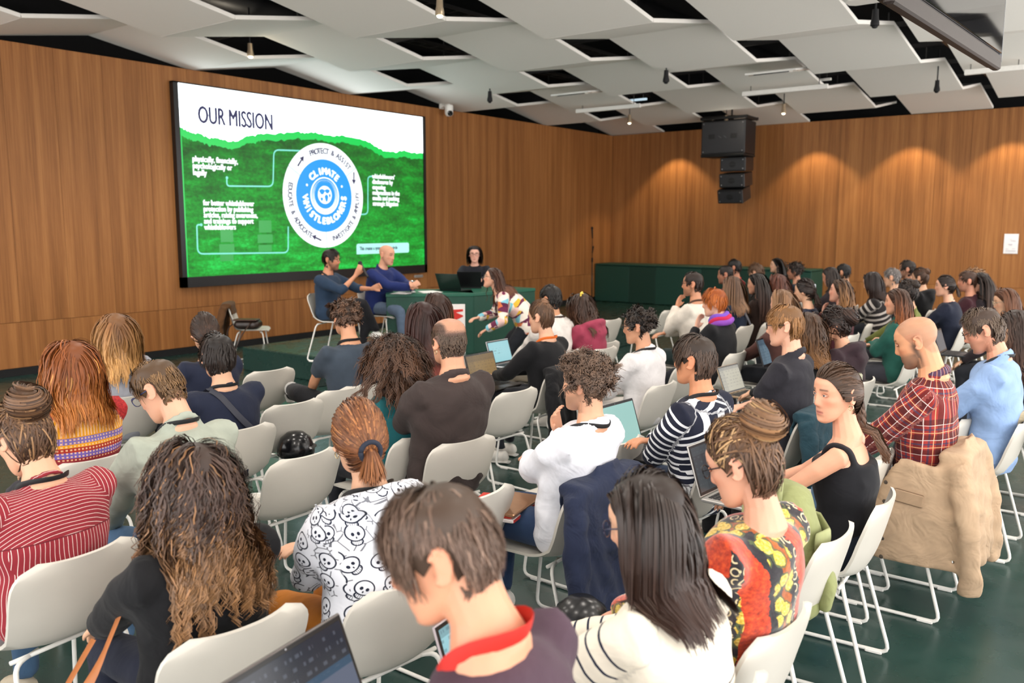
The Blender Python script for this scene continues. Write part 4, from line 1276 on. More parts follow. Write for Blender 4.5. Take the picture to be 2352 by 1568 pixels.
    m = ((np.abs(q[:, 0]) > .073) & inhead & (np.abs(q[:, 2]) < .045)) * .35
    C[:] = C * (1 - m[:, None]) + np.array(red) * m[:, None]
    bc = G('beard')
    hairc = G('hair', {}).get('c', '2a1d16') if G('hair') else '2a1d16'
    if bc:
        m = np.clip((-.035 - q[:, 2]) / .02, 0, 1) * np.clip((q[:, 1] + .005) / .02, 0, 1) * inhead * (q[:, 2] > -.125)
        m = np.maximum(m, np.clip((.01 - q[:, 2]) / .02, 0, 1) * gg(q[:, 1] - .005, .018) * (np.abs(q[:, 0]) > .05) * inhead * (q[:, 2] > -.12))
        blend(m * (0.75 + .25 * nzv), bc[0], bc[1])
    lip = frn * (np.abs(q[:, 0]) < .0245) * np.clip(1.3 - np.abs(q[:, 2] + .0675) / .0105, 0, 1) * np.clip(1.25 - (np.abs(q[:, 0]) / .0245) ** 2, 0, 1)
    blend(lip, G('lips', 'b5655a'), .75)
    blend(frn * gg(q[:, 2] + .0672, .0016) * (np.abs(q[:, 0]) < .023), '6a2f2a', .7)
    br = frn * gg(q[:, 2] - .0345 + .12 * np.clip(np.abs(q[:, 0]) - .034, 0, 1), .0042) * np.clip((np.abs(q[:, 0]) - .010) / .006, 0, 1) * np.clip((.052 - np.abs(q[:, 0])) / .006, 0, 1)
    blend(br, G('brow', hairc), .85)
    if near > 0 and not G('face'):
        eye = frn * gg(np.abs(q[:, 0]) - .031, .0115) * gg(q[:, 2] - .010, .0055); blend(eye, '2b201c', .85)
    if G('hair') and G('hair')['style'] == 'ring':
        azq = np.arctan2(q[:, 0], q[:, 1]); m = np.clip((q[:, 2] - hairline(azq)) / .01, 0, 1) * np.clip(np.maximum((.062 - q[:, 2]) / .02, (np.abs(q[:, 0]) - .052) / .012), 0, 1) * inhead
        blend(m, hairc, .92)
    if G('scalp'):                                       # stubble on a shaved head
        azq = np.arctan2(q[:, 0], q[:, 1]); m = np.clip((q[:, 2] - hairline(azq, G('scalp')[2])) / .012, 0, 1) * inhead
        blend(m * (.85 + .15 * nzv), G('scalp')[0], G('scalp')[1])
    set_col(me, 'Col', np.concatenate([C, np.ones((len(C), 1))], 1))
    bodyo = link('body', me, t)
    if G('face'):
        for s in (-1, 1): eye_patch(t, s, Rh, hc, hs, G('iris', '5a4630'))
    # --- clothes
    def pc_attr(me_, V, tors_only=False):
        segs = [(pel + np.array([0, 0, -.1]), pel, 0, .17, -.1), (pel, waist, 0, .16, 0.0), (waist, chest, 0, .16, .17), (chest, neck, 0, .13, .35)]
        for s in (-1, 1):
            segs += [(sh[s], el[s], s, .058, 0.0), (el[s], wr[s], s, .045, .285)]
        best = np.full(len(V), 1e9); U = np.zeros(len(V)); W = np.zeros(len(V)); Rg = np.zeros(len(V))
        for (a_, b_, s, rad, o) in segs:
            d = b_ - a_; L = np.linalg.norm(d); e = d / L
            k = np.clip(((V - a_) @ e) / L, -.05 if s else -.1, 1.05)
            c_ = a_ + k[:, None] * d; r_ = V - c_; dist = np.linalg.norm(r_, axis=1) / rad
            if s == 0: dist = np.maximum(dist * .92, 0)
            upv = unit(R2 @ np.array([0, 1, 0])) if s == 0 else unit(np.cross(e, [s * .3, 0.2, 1.0]))
            uu = upv - e * (upv @ e); uu = unit(uu); vv = np.cross(e, uu)
            if s: ang = np.arctan2(r_ @ vv, r_ @ uu); uval = ang * rad * .9
            else:
                ang = np.arctan2(r_ @ vv, -(r_ @ uu)); uval = ang * .145
            sel = dist < best
            best[sel] = dist[sel]; U[sel] = uval[sel]; W[sel] = (o + k * L)[sel]; Rg[sel] = abs(s) * (1.0 if s > 0 else 2.0)
        set_col(me_, 'pc', np.stack([U, W, Rg], 1), 3)
    def wrinkle(V, amp, sc_=1.0):
        ph = rng.uniform(0, 6, 6)
        n = V * sc_
        w = np.sin(n[:, 2] * 46 + 2.2 * np.sin(n[:, 0] * 17 + ph[0]) + 1.7 * np.sin(n[:, 1] * 15 + ph[1]) + ph[2])
        w2 = np.sin(n[:, 0] * 38 + 1.8 * np.sin(n[:, 2] * 21 + ph[3]) + n[:, 1] * 29 + ph[4])
        w3 = np.sin(n[:, 2] * 19 + n[:, 0] * 13 * np.sign(n[:, 0] + 1e-6) + 1.5 * np.sin(n[:, 1] * 11 + ph[5]))
        return amp * (w * .55 + w2 * .25 + w3 * .5)
    def skin_cloth(parts, voxel, smooth, amp):
        V, F = remesh(*cat_geo(parts), voxel, smooth, .5)
        c_ = V * 0
        Fa = np.asarray(F); a_, b_, c3 = V[Fa[:, 0]], V[Fa[:, 1]], V[Fa[:, 2]]
        fn = np.cross(b_ - a_, c3 - a_); N = np.zeros_like(V)
        for j in range(4): np.add.at(N, Fa[:, j], fn)
        N /= np.linalg.norm(N, axis=1)[:, None] + 1e-12
        V = V + N * wrinkle(V, amp)[:, None]
        return V, F
    cv = (0.0120, 0.0170, 0.0240)[near]
    tp = G('top')
    if tp:
        g = tp.get('g', .012)
        parts = []
        hem = tp.get('hem', .0)
        if tp.get('tank'):
            P, r = tors(g), None
            b2 = MB(); 
            parts.append(tube_geo([pel + np.array([0, 0, -.07]), pel, waist, waist * .4 + chest * .6, chest * .55 + neck * .45 + np.array([0, .0, -.03])],
                                  np.array([(.108, .165), (.110, .172), (.108, .150), (.128, .166), (.122, .152)]) * np.array([1, bw]) + g * .3, 22, up=R2 @ np.array([0, 1, 0])))
            for s in (-1, 1):
                p_ = [chest + R2 @ np.array([s * .085, .095, -.05]), chest + R2 @ np.array([s * .092, .045, .125 * tl]), chest + R2 @ np.array([s * .088, -.03, .122 * tl]), chest + R2 @ np.array([s * .085, -.100, -.05])]
                parts.append(tube_geo(bend(p_, .05, 5), np.array([(.013, .034)] * len(bend(p_, .05, 5))), 8))
        else:
            parts.append(tors(g))
            if slv != 'none':
                for s in (-1, 1):
                    pa = arm_geo(s, g * .8 + .003, 1.0 if slv == 'long' else (.28 if slv == 'short' else .62))
                    parts.append(pa)
                    if slv == 'long':
                        f = unit(wr[s] - el[s]); parts.append(tube_geo([wr[s] - f * .05, wr[s] - f * .005], [.033 + g * .6, .032 + g * .5], 12))
        if tp.get('collar'):
            ring = []
            for th in np.linspace(-.82 * PI, .82 * PI, 17):     # open at the front
                ring.append(neck + Rn @ np.array([.066 * math.sin(th) * bw, -.066 * math.cos(th) - .004, .006 - .022 * (1 - math.cos(th)) * .5]))
            parts.append(tube_geo(ring, np.array([(.026, .010)] * 17), 8, up=Rn @ np.array([0, 0, 1])))
        if tp.get('hood'):
            ring = []
            for th in np.linspace(-PI * .93, PI * .93, 19):
                ring.append(neck + R2 @ np.array([(.115) * math.sin(th), -.085 * math.cos(th) - .03, -.005 - .05 * (1 - math.cos(th)) * .4]))
            parts.append(tube_geo(ring, np.array([(.022 + .016 * math.cos(th), .026 + .020 * math.cos(th)) for th in np.linspace(-PI * .5, PI * .5, 19)]), 8))
            parts.append(tube_geo([neck + R2 @ np.array([0, -.10, -.01]), neck + R2 @ np.array([0, -.135, -.10]), neck + R2 @ np.array([0, -.12, -.19])], np.array([(.03, .10), (.028, .085), (.008, .03)]), 12, up=R2 @ np.array([0, 1, 0])))
        if tp.get('turtle'):
            parts.append(tube_geo([neck + np.array([0, 0, -.02]), neck + Rn @ np.array([0, 0, .05])], [nr * 1.30 + .012, nr + .013], 16))
        if G('crew', True) and not tp.get('tank') and not tp.get('low'):
            ring = [neck + Rn @ np.array([.060 * math.sin(th), .062 * math.cos(th) - .002, -.006 - .012 * math.cos(th)]) for th in np.linspace(0, 2 * PI, 19)]
            parts.append(tube_geo(ring, np.array([(.012, .009)] * 19), 7))
        V, F = skin_cloth(parts, cv, tp.get('sm', 5), tp.get('amp', .0035))
        me = np_mesh(tp.get('name', 'sweater'), V, F, True, [cmat(tp['m'])])
        pc_attr(me, V)
        o = link(tp.get('name', 'sweater'), me, t)
        if tp.get('lab'): o['label'] = tp['lab']
    bt = G('bottom', {'m': '22242a'})
    if bt and not G('nolegs'):
        parts = []
        wl = bt.get('w', 1.0); lx = .0 if not fem else -.004
        for s in (-1, 1):
            parts.append(tube_geo([hip[s] + np.array([0, -.09, -.01]), hip[s], hip[s] * .5 + knee[s] * .5, knee[s] + np.array([0, -.03, .004]), knee[s] + unit(ank[s] - knee[s]) * .03 + np.array([0, .012, 0])],
                                  np.array([.088, .092, .080 + lx, .066 + lx, .060 + lx]) * wl, 12))
            P = [knee[s] + np.array([0, 0, .0]) - unit(ank[s] - knee[s]) * .02, knee[s] * .7 + ank[s] * .3, knee[s] * .3 + ank[s] * .7, ank[s] + unit(knee[s] - ank[s]) * .02]
            parts.append(tube_geo(P, np.array([.064 + lx, .061 + lx, .050 + lx, .046 + lx]) * wl, 12))
        parts.append(tube_geo([pel + np.array([0, 0, -.095]), pel + np.array([0, -.01, 0]), pel * .45 + waist * .55], np.array([(.100, .170), (.110, .180), (.106, .158)]) * np.array([1, bw]), 18, up=(0, 1, 0)))
        V, F = skin_cloth(parts, cv * 1.8, 3, .0035)
        me = np_mesh('trousers', V, F, True, [cmat(bt['m'])])
        set_col(me, 'pc', np.stack([V[:, 0], V[:, 2], V[:, 0] * 0], 1), 3)
        link('trousers', me, t)
        sh_m = plain(G('shoe', 'e2ded6'), .55)
        if near < 2 or stand:
            for s in (-1, 1):
                a_ = ank[s]; f = unit(toe[s]); dn = np.array([0, 0, -1.0]) if abs(f[2]) < .5 else unit(np.cross(f, [s, 0, 0])) * 1.0
                if dn[2] > 0: dn = -dn
                b = MB()
                b.tube([a_ + dn * .02 - f * .055, a_ + dn * .03 - f * .03, a_ + dn * .035 + f * .05, a_ + dn * .05 + f * .12, a_ + dn * .058 + f * .175, a_ + dn * .062 + f * .195],
                       np.array([(.035, .026), (.048, .034), (.045, .038), (.032, .043), (.022, .038), (.010, .02)]), 12, up=-dn)
                o = b.build('shoe', sh_m, t, smooth=True)
                b = MB(); b.tube([a_ + dn * .072 - f * .075, a_ + dn * .074 + f * .06, a_ + dn * .076 + f * .195], np.array([(.010, .032), (.011, .041), (.009, .028)]), 10, up=-dn)
                b.build('sole', plain('d8d6d0', .6), o, smooth='auto')
    # --- hair
    if G('hair'):
        for nm, me in hair_mesh(G('hair'), Rh, hc, hs, dict(neck=neck, chest=chest, pel=pel, R2=R2, bw=bw, sh=sh), near, rng, fem, wide):
            link(nm, me, t)
    # --- lanyard
    if G('lanyard'):
        L = [R2 @ np.array(q) + neck for q in ((0, -.078, .012), (.046, -.062, .018), (.074, -.005, .012), (.068, .06, -.035), (.045, .108, -.12), (.012, .128, -.26), (0, .130, -.30))]
        P = np.concatenate([np.array(L[::-1]) * 1.0, np.array([R2 @ np.array([-q[0], q[1], q[2]]) + neck for q in [(R2.T @ (l - neck)) for l in L[1:]]])])
        d = np.concatenate([[0], np.cumsum(np.linalg.norm(np.diff(P, axis=0), axis=1))]); uq = np.linspace(0, d[-1], 44)
        Q = np.stack([np.interp(uq, d, P[:, j]) for j in range(3)], 1)
        for _ in range(3): Q[1:-1] = (Q[:-2] + Q[1:-1] * 2 + Q[2:]) / 4
        cen_ = neck + np.array([0, 0, -.02]); out = Q - cen_; gpush = G('lan_g', .009)
        out[:, 2] = 0; out /= np.linalg.norm(out, axis=1)[:, None] + 1e-9
        Q = Q + out * gpush
        b = MB(); b.tube(Q, np.array([(G('lanw', .0095), .0014)] * 44), 6, up=np.array([0, -.25, 1.0]))
        b.build('lanyard', plain(G('lanyard'), .55), t, smooth='auto')
    # --- glasses
    if G('glasses'):
        gm = plain(G('glasses'), .25)
        b = MB(); Tg = lambda p_: hc + Rh @ (np.array(p_) * hs)
        for s in (-1, 1):
            th = np.linspace(0, 2 * PI, 21); ex = .5
            rim = [Tg((s * (.034 + .0255 * np.sign(math.cos(h)) * abs(math.cos(h)) ** .8), .1035 - .25 * abs(.0255 * math.cos(h) + .012 * s * s) * .6, .008 + .0195 * np.sign(math.sin(h)) * abs(math.sin(h)) ** .8)) for h in th]
            b.tube(rim, .0019, 5)
            b.tube([Tg((s * .060, .098, .014)), Tg((s * .074, .075, .016)), Tg((s * .080, -.01, .010)), Tg((s * .079, -.035, -.008))], .0021, 5)
        b.tube([Tg((-.010, .105, .010)), Tg((0, .108, .013)), Tg((.010, .105, .010))], .0019, 5)
        b.build('glasses', gm, t, smooth=True)
    if G('earring'):
        for s in G('earring'):
            b = MB(); p_ = hc + Rh @ (np.array([s * .084, -.008, -.036]) * hs); b.tube([p_ + np.array([0, .009 * math.cos(h), -.011 + .011 * math.sin(h)]) for h in np.linspace(0, 2 * PI, 13)], .0018, 6)
            b.build('earring', plain('d8c8a0', .2, metal=.9), t, smooth=True)
    sp['_'] = dict(t=t, neck=neck, chest=chest, pel=pel, waist=waist, R2=R2, Rn=Rn, Rh=Rh, hc=hc, hs=hs, sh=sh, el=el, wr=wr, knee=knee, ank=ank, origin=origin, yaw=yaw, zoff=zoff)
    return t

def eye_patch(t, s, Rh, hc, hs, iris):
    """almond of the open eye with iris and lash line"""
    nu, nv = 25, 13; c = np.array([s * .0312, .0735, .0095]); r = .0142
    V = []; C = []
    for j in range(nv):
        for i in range(nu):
            u = -1 + 2 * i / (nu - 1); v = -1 + 2 * j / (nv - 1)
            hh = (.0050 if v > 0 else .0038) * (1 - abs(u) ** 2.2)
            x = u * .0138; z = v * hh + .0012 * u * s
            y = math.sqrt(max(r * r - x * x * .8 - z * z, 1e-6))
            V.append(c + np.array([x, y, z]))
            d = math.hypot(x + .0012, z - .0003)
            col = np.array(lin('e6ddd6')) if d > .0058 else (np.array(lin(iris)) if d > .0024 else np.array([.004, .004, .004]))
            if v > .80: col = np.array(lin('2a1a14'))
            if v < -.9: col = np.array(lin('a8766a'))
            C.append((*col, 1))
    V = (np.array(V) * hs) @ Rh.T + hc
    F = [(j * nu + i, j * nu + i + 1, (j + 1) * nu + i + 1, (j + 1) * nu + i) for j in range(nv - 1) for i in range(nu - 1)]
    me = np_mesh('eye', V, np.array(F), True, [M_EYE]); set_col(me, 'Col', np.array(C))
    link('eye', me, t)
    # lids: two thin skin folds over and under the eye
    b = MB()
    for sg, hh, rr_ in ((1, .0056, .0024), (-1, .0042, .0016)):
        P = []
        for u in np.linspace(-1.08, 1.08, 13):
            x = u * .0140; z = sg * hh * max(0, 1 - min(1, abs(u)) ** 2.2) + .0012 * u * s + sg * .0006; y = math.sqrt(max(r * r - x * x * .8 - z * z, 1e-6)) + .0002
            P.append((np.array([x, y, z]) + c) * hs)
        P = np.array(P) @ Rh.T + hc
        b.tube(P, rr_ * hs, 6)
    m = M_SKIN; V, F = b.arr()
    me = np_mesh('eyelid', V, F, True, [m]); bo = [o for o in t.children if o.name.startswith('body')][0]
    k = len(V); cc = np.array(lin('c08c76')); set_col(me, 'Col', np.tile((*cc, 1), (k, 1)))
    link('eyelid', me, t)
# ------------------------------------------------------------------ hair
def strand_mesh(name, P, width, C, out=None, mat=None):
    """P (n,s,3) strand points, width (n,s), C (n,s,3) colours -> one mesh of tapered locks"""
    n, s, _ = P.shape
    T = np.gradient(P, axis=1); T /= np.linalg.norm(T, axis=2)[..., None] + 1e-9
    S = np.cross(T, out); S /= np.linalg.norm(S, axis=2)[..., None] + 1e-9
    O = np.cross(S, T)
    w = width[..., None]
    V = np.stack([P - S * w * .5, P + S * w * .5], 2)                                   # (n,s,2,3)
    idx = np.arange(n * s * 2).reshape(n, s, 2)
    F = np.stack([idx[:, :-1, 0], idx[:, :-1, 1], idx[:, 1:, 1], idx[:, 1:, 0]], -1).reshape(-1, 4)
    me = np_mesh(name, V.reshape(-1, 3), F, True, [mat or M_HAIR])
    CC_ = np.repeat(C[:, :, None, :], 2, axis=2).reshape(-1, 3)
    set_col(me, 'Col', np.concatenate([CC_, np.ones((len(CC_), 1))], 1))
    return me

def hair_mesh(h, Rh, hc, hs, B, near, rng, fem, wide):
    st = h['style']
    c1 = np.minimum(np.array(lin(h['c'])) * 1.30, .9); c2 = np.minimum(np.array(lin(h.get('c2', h['c']))) * 1.25, .9)
    rec = h.get('rec', 0.0)
    vol = h.get('vol', .012)
    out = []
    to_w = lambda q: (q * hs) @ Rh.T + hc
    to_h = lambda p: ((p - hc) @ Rh) / hs
    N = int(h.get('n', 1.0) * (1700, 720, 340)[near])
    dens = (1.0, .75, .6)[near]
    # ---- roots over the scalp
    def roots(N, ok=None):
        R = []; need = N
        while need > 0:
            az = rng.uniform(-PI, PI, need * 3 + 20); z = rng.uniform(-.09, .1175, need * 3 + 20)
            keep = z > hairline(az, rec)
            if ok is not None: keep &= ok(az, z)
            az, z = az[keep][:need], z[keep][:need]
            R.append(np.stack([az, z], 1)); need -= len(az)
        R = np.concatenate(R)
        return R[:, 0], R[:, 1]
    bald = None
    if st == 'ring': bald = lambda az, z: (z < .052 + .012 * rng.normal(0, 1, len(az))) | ((np.abs(np.sin(az)) > .80) & (z < .088))
    az, z = roots(N, bald)
    q0 = head_surf(az, z) * np.array([wide, 1, 1])
    rad = np.array([.079 * wide, .099, .119])
    nrm = q0 / rad ** 2; nrm /= np.linalg.norm(nrm, axis=1)[:, None]
    tone = 1 + rng.normal(0, h.get('var', .20), N); tone = np.clip(tone, .45, 1.7)
    streak = rng.uniform(0, 1, N) < h.get('streak', 0.0)
    # ---- scalp shell under the strands
    if st != 'ring':
        na, nz = (40, 14) if near < 2 else (26, 9)
        aa = np.linspace(-PI, PI, na, endpoint=False); V = []; 
        zt = .1165 if st != 'ring' else None
        for i in range(nz):
            u = i / (nz - 1)
            zl = hairline(aa, rec) - .001
            zz = zl + ((.1172 if st != 'ring' else np.minimum(.055, .1)) - zl) * (u ** .8)
            g = (.0025 if st in ('bun', 'pony') else .004) + h.get('shell', vol * (.45 if st in ('long', 'curly') else .22)) * min(1, u * 4) * (1 if st != 'ring' else .1)
            P = head_surf(aa, zz) * np.array([wide, 1, 1]); nn = P / rad ** 2; nn /= np.linalg.norm(nn, axis=1)[:, None]
            V.append(P + nn * g)
        V = np.concatenate(V); F = [(i * na + k, i * na + (k + 1) % na, (i + 1) * na + (k + 1) % na, (i + 1) * na + k) for i in range(nz - 1) for k in range(na)]
        if st != 'ring': F = F + [tuple(range((nz - 1) * na, nz * na))]
        me = np_mesh('hair_base', to_w(V), F, True, [M_HAIR])
        cc = np.tile(c1 * .8, (len(V), 1)); 
        set_col(me, 'Col', np.concatenate([cc, np.ones((len(cc), 1))], 1)); out.append(('hair_base', me))
    seg = h.get('seg', {'long': 13, 'short': 6, 'ring': 5, 'curly': 13, 'bun': 8, 'pony': 8}[st])
    if near == 1: seg = max(5, int(seg * .85))
    if near == 2: seg = max(5, int(seg * .65))
    lay = rng.uniform(0, 1, N)
    P = np.zeros((N, seg, 3))
    w0 = 1.28 * h['w'] if 'w' in h else (.0058, .0082, .0125)[near]
    if st in ('short', 'ring'):
        L = h.get('L', .055) * rng.uniform(.75, 1.15, N)
        if st == 'ring': L = L * .5
        L = np.where(z < .0, L * h.get('sides', .55), L) ; L = np.where(z < -.045, L * .6, L)
        crown = np.array(h.get('crown', (.012, -.045, .108)))
        v = q0 - crown; v -= nrm * np.sum(v * nrm, 1)[:, None]; v /= np.linalg.norm(v, axis=1)[:, None] + 1e-9
        sw = np.array(h.get('sweep', (.5, .1, -.3)))
        front = np.clip((q0[:, 1] + .01) / .07, 0, 1) * np.clip((z - .03) / .05, 0, 1)
        d = v + front[:, None] * sw * 1.4 + rng.normal(0, h.get('mess', .28), (N, 3)) + np.array([0, 0, -.25])
        d -= nrm * np.sum(d * nrm, 1)[:, None]; d /= np.linalg.norm(d, axis=1)[:, None]
        lift = vol * (.25 + .9 * lay) * np.where(z < 0, .45, 1.0)
        p = q0.copy(); f0 = h.get('rise', .55)
        for k in range(seg):
            P[:, k] = p
            u = (k + 1) / (seg - 1)
            p = p + d * (L / (seg - 1))[:, None] 
            f = np.linalg.norm(p / rad, axis=1)
            tgt = 1 + (lift * np.sin(min(1, u * 1.35) * PI * .62) + .002) / .095
            p = p * (tgt / f)[:, None] if True else p
            nn = p / rad ** 2; nn /= np.linalg.norm(nn, axis=1)[:, None]
            d = d + np.array([0, 0, -.16]) + rng.normal(0, h.get('mess', .28) * .25, (N, 3)); d -= nn * np.sum(d * nn, 1)[:, None]; d /= np.linalg.norm(d, axis=1)[:, None]
        if h.get('wave'):
            a_, lam = h['wave']; ph = rng.uniform(0, 2 * PI, N)
            k = np.linspace(0, 1, seg)
            P += (np.sin(k[None] * (L / lam)[:, None] * 2 * PI + ph[:, None]) * a_ * k[None])[..., None] * np.cross(nrm, d)[:, None]
        W = w0 * (1 - .75 * np.linspace(0, 1, seg) ** 2)[None] * np.ones((N, 1))
        Pw = to_w(P.reshape(-1, 3)).reshape(N, seg, 3)
        O = Pw - hc
    elif st == 'curly':
        L = h.get('L', .06) * rng.uniform(.6, 1.15, N) * np.where(z < -.02, h.get('sides', .6), 1.0)
        amp, lam = h.get('curl', (.0085, .030))
        g = np.array([0, 0, -1.0]) @ Rh
        side = np.cross(nrm, rng.normal(0, 1, (N, 3))); side /= np.linalg.norm(side, axis=1)[:, None]; bi = np.cross(nrm, side)
        ph = rng.uniform(0, 2 * PI, N); drift = rng.normal(0, .35, (N, 3)) + np.array([0, 0.05, -.15]) ; hand_ = np.where(rng.uniform(0, 1, N) < .5, -1, 1)
        for k in range(seg):
            u = k / (seg - 1); s_ = L * u
            ax = q0 + nrm * (s_ * (1 - .35 * u))[:, None] + drift * (s_ * u * .9)[:, None] + (g * h.get('hang', 0.0))[None] * (s_ * u)[:, None]
            an = ph + hand_ * s_ / lam * 2 * PI
            am = amp * min(1, u * 3)
            P[:, k] = ax + (side * np.cos(an)[:, None] + bi * np.sin(an)[:, None]) * am
        W = w0 * h.get('wk', .9) * (1 - .5 * np.linspace(0, 1, seg) ** 3)[None] * np.ones((N, 1))
        Pw = to_w(P.reshape(-1, 3)).reshape(N, seg, 3); O = Pw - hc
    elif st == 'long':
        zend = h.get('end', -.22)                         # where the ends hang, measured from the head centre
        pos = to_w(q0 + nrm * .002)
        gd = np.array([0, 0, -1.0])
        px_ = h.get('part', .0); sgn = np.where(q0[:, 0] - px_ + rng.normal(0, .006, N) > 0, 1.0, -1.0)
        Lr = (pos[:, 2] - (hc[2] + zend + rng.normal(0, h.get('ragged', .018), N))) * h.get('slack', 1.12) + .05 * np.clip(q0[:, 2] / .1, 0, 1)
        Lr = np.maximum(Lr, .06)
        topk = np.clip((q0[:, 2] - .04) / .06, 0, 1)
        nb = nrm @ Rh.T
        comb = np.stack([sgn * (.9 + .5 * np.clip(q0[:, 1] / .08, -1, 1)), -.35 - 1.1 * np.clip(q0[:, 1] / .07, 0, 1) * h.get('back', 1.0), np.full(N, -.1)], 1) * topk[:, None]
        comb += np.stack([sgn * .5, -1.6 + 0 * sgn, 0 * sgn], 1) * (np.clip((q0[:, 1] - .0) / .05, 0, 1) * (1 - topk))[:, None]
        d = comb @ Rh.T + gd * .35; d -= nb * np.sum(d * nb, 1)[:, None]; d /= np.linalg.norm(d, axis=1)[:, None]
        offl = .015 + vol / .09 * (.15 + .95 * lay)
        R2, neck, chest, pel, bw = B['R2'], B['neck'], B['chest'], B['pel'], B['bw']
        ax = unit(neck - pel); Ltor = np.linalg.norm(neck - pel)
        step = Lr / (seg - 1)
        spread = h.get('spread', 0.0)
        Pw = np.zeros((N, seg, 3))
        for k in range(seg):
            Pw[:, k] = pos
            for _ in range(1):
                pos = pos + d * step[:, None]
            q = to_h(pos); f = np.linalg.norm(q / rad, axis=1)
            # keep the face free
            face = (q[:, 1] > .030) & (q[:, 2] < .07)
            want = np.where(face, np.maximum(np.abs(q[:, 0]), .072 * wide), np.abs(q[:, 0]))
            q[:, 0] = np.where(face, sgn * want, q[:, 0]); q[:, 1] = np.where(face, np.minimum(q[:, 1], h.get('fy', .045)), q[:, 1])
            lo = np.clip(-q[:, 2] / .10, 0, 1.5)
            rr_ = rad * (1 + offl)[:, None] * 1.0
            qe = q.copy(); qe[:, 2] = np.maximum(qe[:, 2], -.035)                # below the ears hair drops like a curtain
            f = np.linalg.norm(qe / rr_, axis=1)
            push = f < 1
            sc_ = np.where(push, 1 / np.maximum(f, .2), 1.0)
            q[:, 0] *= sc_; q[:, 1] *= sc_; q[:, 2] = np.where(q[:, 2] > -.035, q[:, 2] * sc_, q[:, 2])
            pos = to_w(q)
            # shoulders and back
            r = pos - pel; al = r @ ax; al_n = al / Ltor
            cx_ = r - al[:, None] * ax; lx, ly = cx_ @ R2[:, 0], cx_ @ R2[:, 1]
            rx = np.interp(al_n, [0, .3, .6, .8, .9, .97, 1.06], [.19, .17, .19, .205, .17, .11, .07]) * bw + .012 + .012 * lay
            ry = np.interp(al_n, [0, .3, .6, .8, .9, .97, 1.06], [.14, .13, .135, .13, .115, .085, .065]) + .014 + .014 * lay
            inside = (al_n < 1.08) & (np.abs(lx) < rx)
            need = ry * np.sqrt(np.maximum(1 - (lx / rx) ** 2, 0))
            sgy = np.where(ly > .035, 1.0, -1.0)
            nly = np.where(inside & (np.abs(ly) < need), sgy * need, ly)
            nd = pos - Pw[:, k]; nd /= np.linalg.norm(nd, axis=1)[:, None] + 1e-9
            pos = pos + (nly - ly)[:, None] * R2[:, 1]
            u = (k + 1) / seg
            keep = np.clip(.80 - .75 * u, .15, .8)
            outw = pos - hc; outw[:, 2] = 0; outw /= np.linalg.norm(outw, axis=1)[:, None] + 1e-9
            d = nd * keep + gd * (1 - keep) + outw * spread * u + (comb @ Rh.T) * max(0, .30 - u * 1.1)
            d /= np.linalg.norm(d, axis=1)[:, None]
        if h.get('curl'):
            amp, lam = h['curl']; u = np.linspace(0, 1, seg)
            start = h.get('curl0', .15)
            T = np.gradient(Pw, axis=1); T /= np.linalg.norm(T, axis=2)[..., None] + 1e-9
            rf = rng.normal(0, 1, (N, 1, 3)); S = np.cross(T, rf); S /= np.linalg.norm(S, axis=2)[..., None] + 1e-9; Bi = np.cross(T, S)
            grp = rng.uniform(0, 2 * PI, N)
            an = grp[:, None] + (Lr[:, None] * u[None]) / (lam * rng.uniform(.75, 1.3, N))[:, None] * 2 * PI
            am = amp * np.clip((u - start) / .35, 0, 1)[None] * rng.uniform(.5, 1.3, N)[:, None]
            Pw = Pw + (S * np.cos(an)[..., None] + Bi * np.sin(an)[..., None]) * am[..., None]
        u = np.linspace(0, 1, seg)
        W = w0 * h.get('wk', 1.15) * (np.interp(u, [0, .1, .7, 1], [.6, 1, .9, .25]))[None] * rng.uniform(.7, 1.3, N)[:, None]
        O = Pw - (hc + np.array([0, 0, 0])); 
        low = Pw[..., 2] < hc[2] - .08
        axp = pel + ((Pw - pel) @ ax)[..., None] * ax
        O = np.where(low[..., None], Pw - axp, O)
    elif st in ('bun', 'pony'):
        an_h = np.array(h.get('anchor', (0, -.10, .04)))     # where the hair is gathered, head frame
        na_ = an_h / np.linalg.norm(an_h / rad)
        u = np.linspace(0, 1, seg)
        loose = rng.normal(0, h.get('mess', .004), (N, 3))
        tgt = na_ + loose
        for k in range(seg):
            a_ = u[k]
            p = q0 * (1 - a_) + tgt * a_
            f = np.linalg.norm(p / rad, axis=1)
            off = 1 + (.006 + vol * (.3 + .9 * lay) * np.sin(PI * min(1, a_ * .9 + .06))) / .095
            P[:, k] = p * (off / f)[:, None]
        if h.get('wave'):
            a2, lam = h['wave']; ph = rng.uniform(0, 2 * PI, N)
            P += (np.sin(u[None] * 4 + ph[:, None]) * a2 * np.sin(PI * u)[None])[..., None] * np.cross(nrm, tgt - q0)[:, None] * 8
        W = w0 * np.interp(u, [0, .15, 1], [.6, 1.0, .8])[None] * np.ones((N, 1))
        Pw = to_w(P.reshape(-1, 3)).reshape(N, seg, 3); O = Pw - hc
        # the gathered part
        M = int(N * (.5, .36, .3)[near])
        an_w = to_w(np.array([an_h])).ravel()
        if st == 'bun':
            br = h.get('br', .045); sg = (16, 12, 8)[near]
            cdir = unit((an_h / rad ** 2) @ Rh.T); e1 = unit(np.cross(cdir, [0.2, .3, 1])); e2 = np.cross(cdir, e1)
            th = np.linspace(0, 2 * PI * .85, sg)[None] + rng.uniform(0, 2 * PI, M)[:, None]
            tt = rng.uniform(0, 2 * PI, M)[:, None] + np.linspace(0, 2.2, sg)[None]
            ra = br * .55 * rng.uniform(.85, 1.05, M)[:, None]; rb = br * .62 * (1 + rng.normal(0, h.get('messb', .10), M)[:, None])
            q_ = (ra + rb * np.cos(tt))
            cenb = an_w + cdir * br * .55
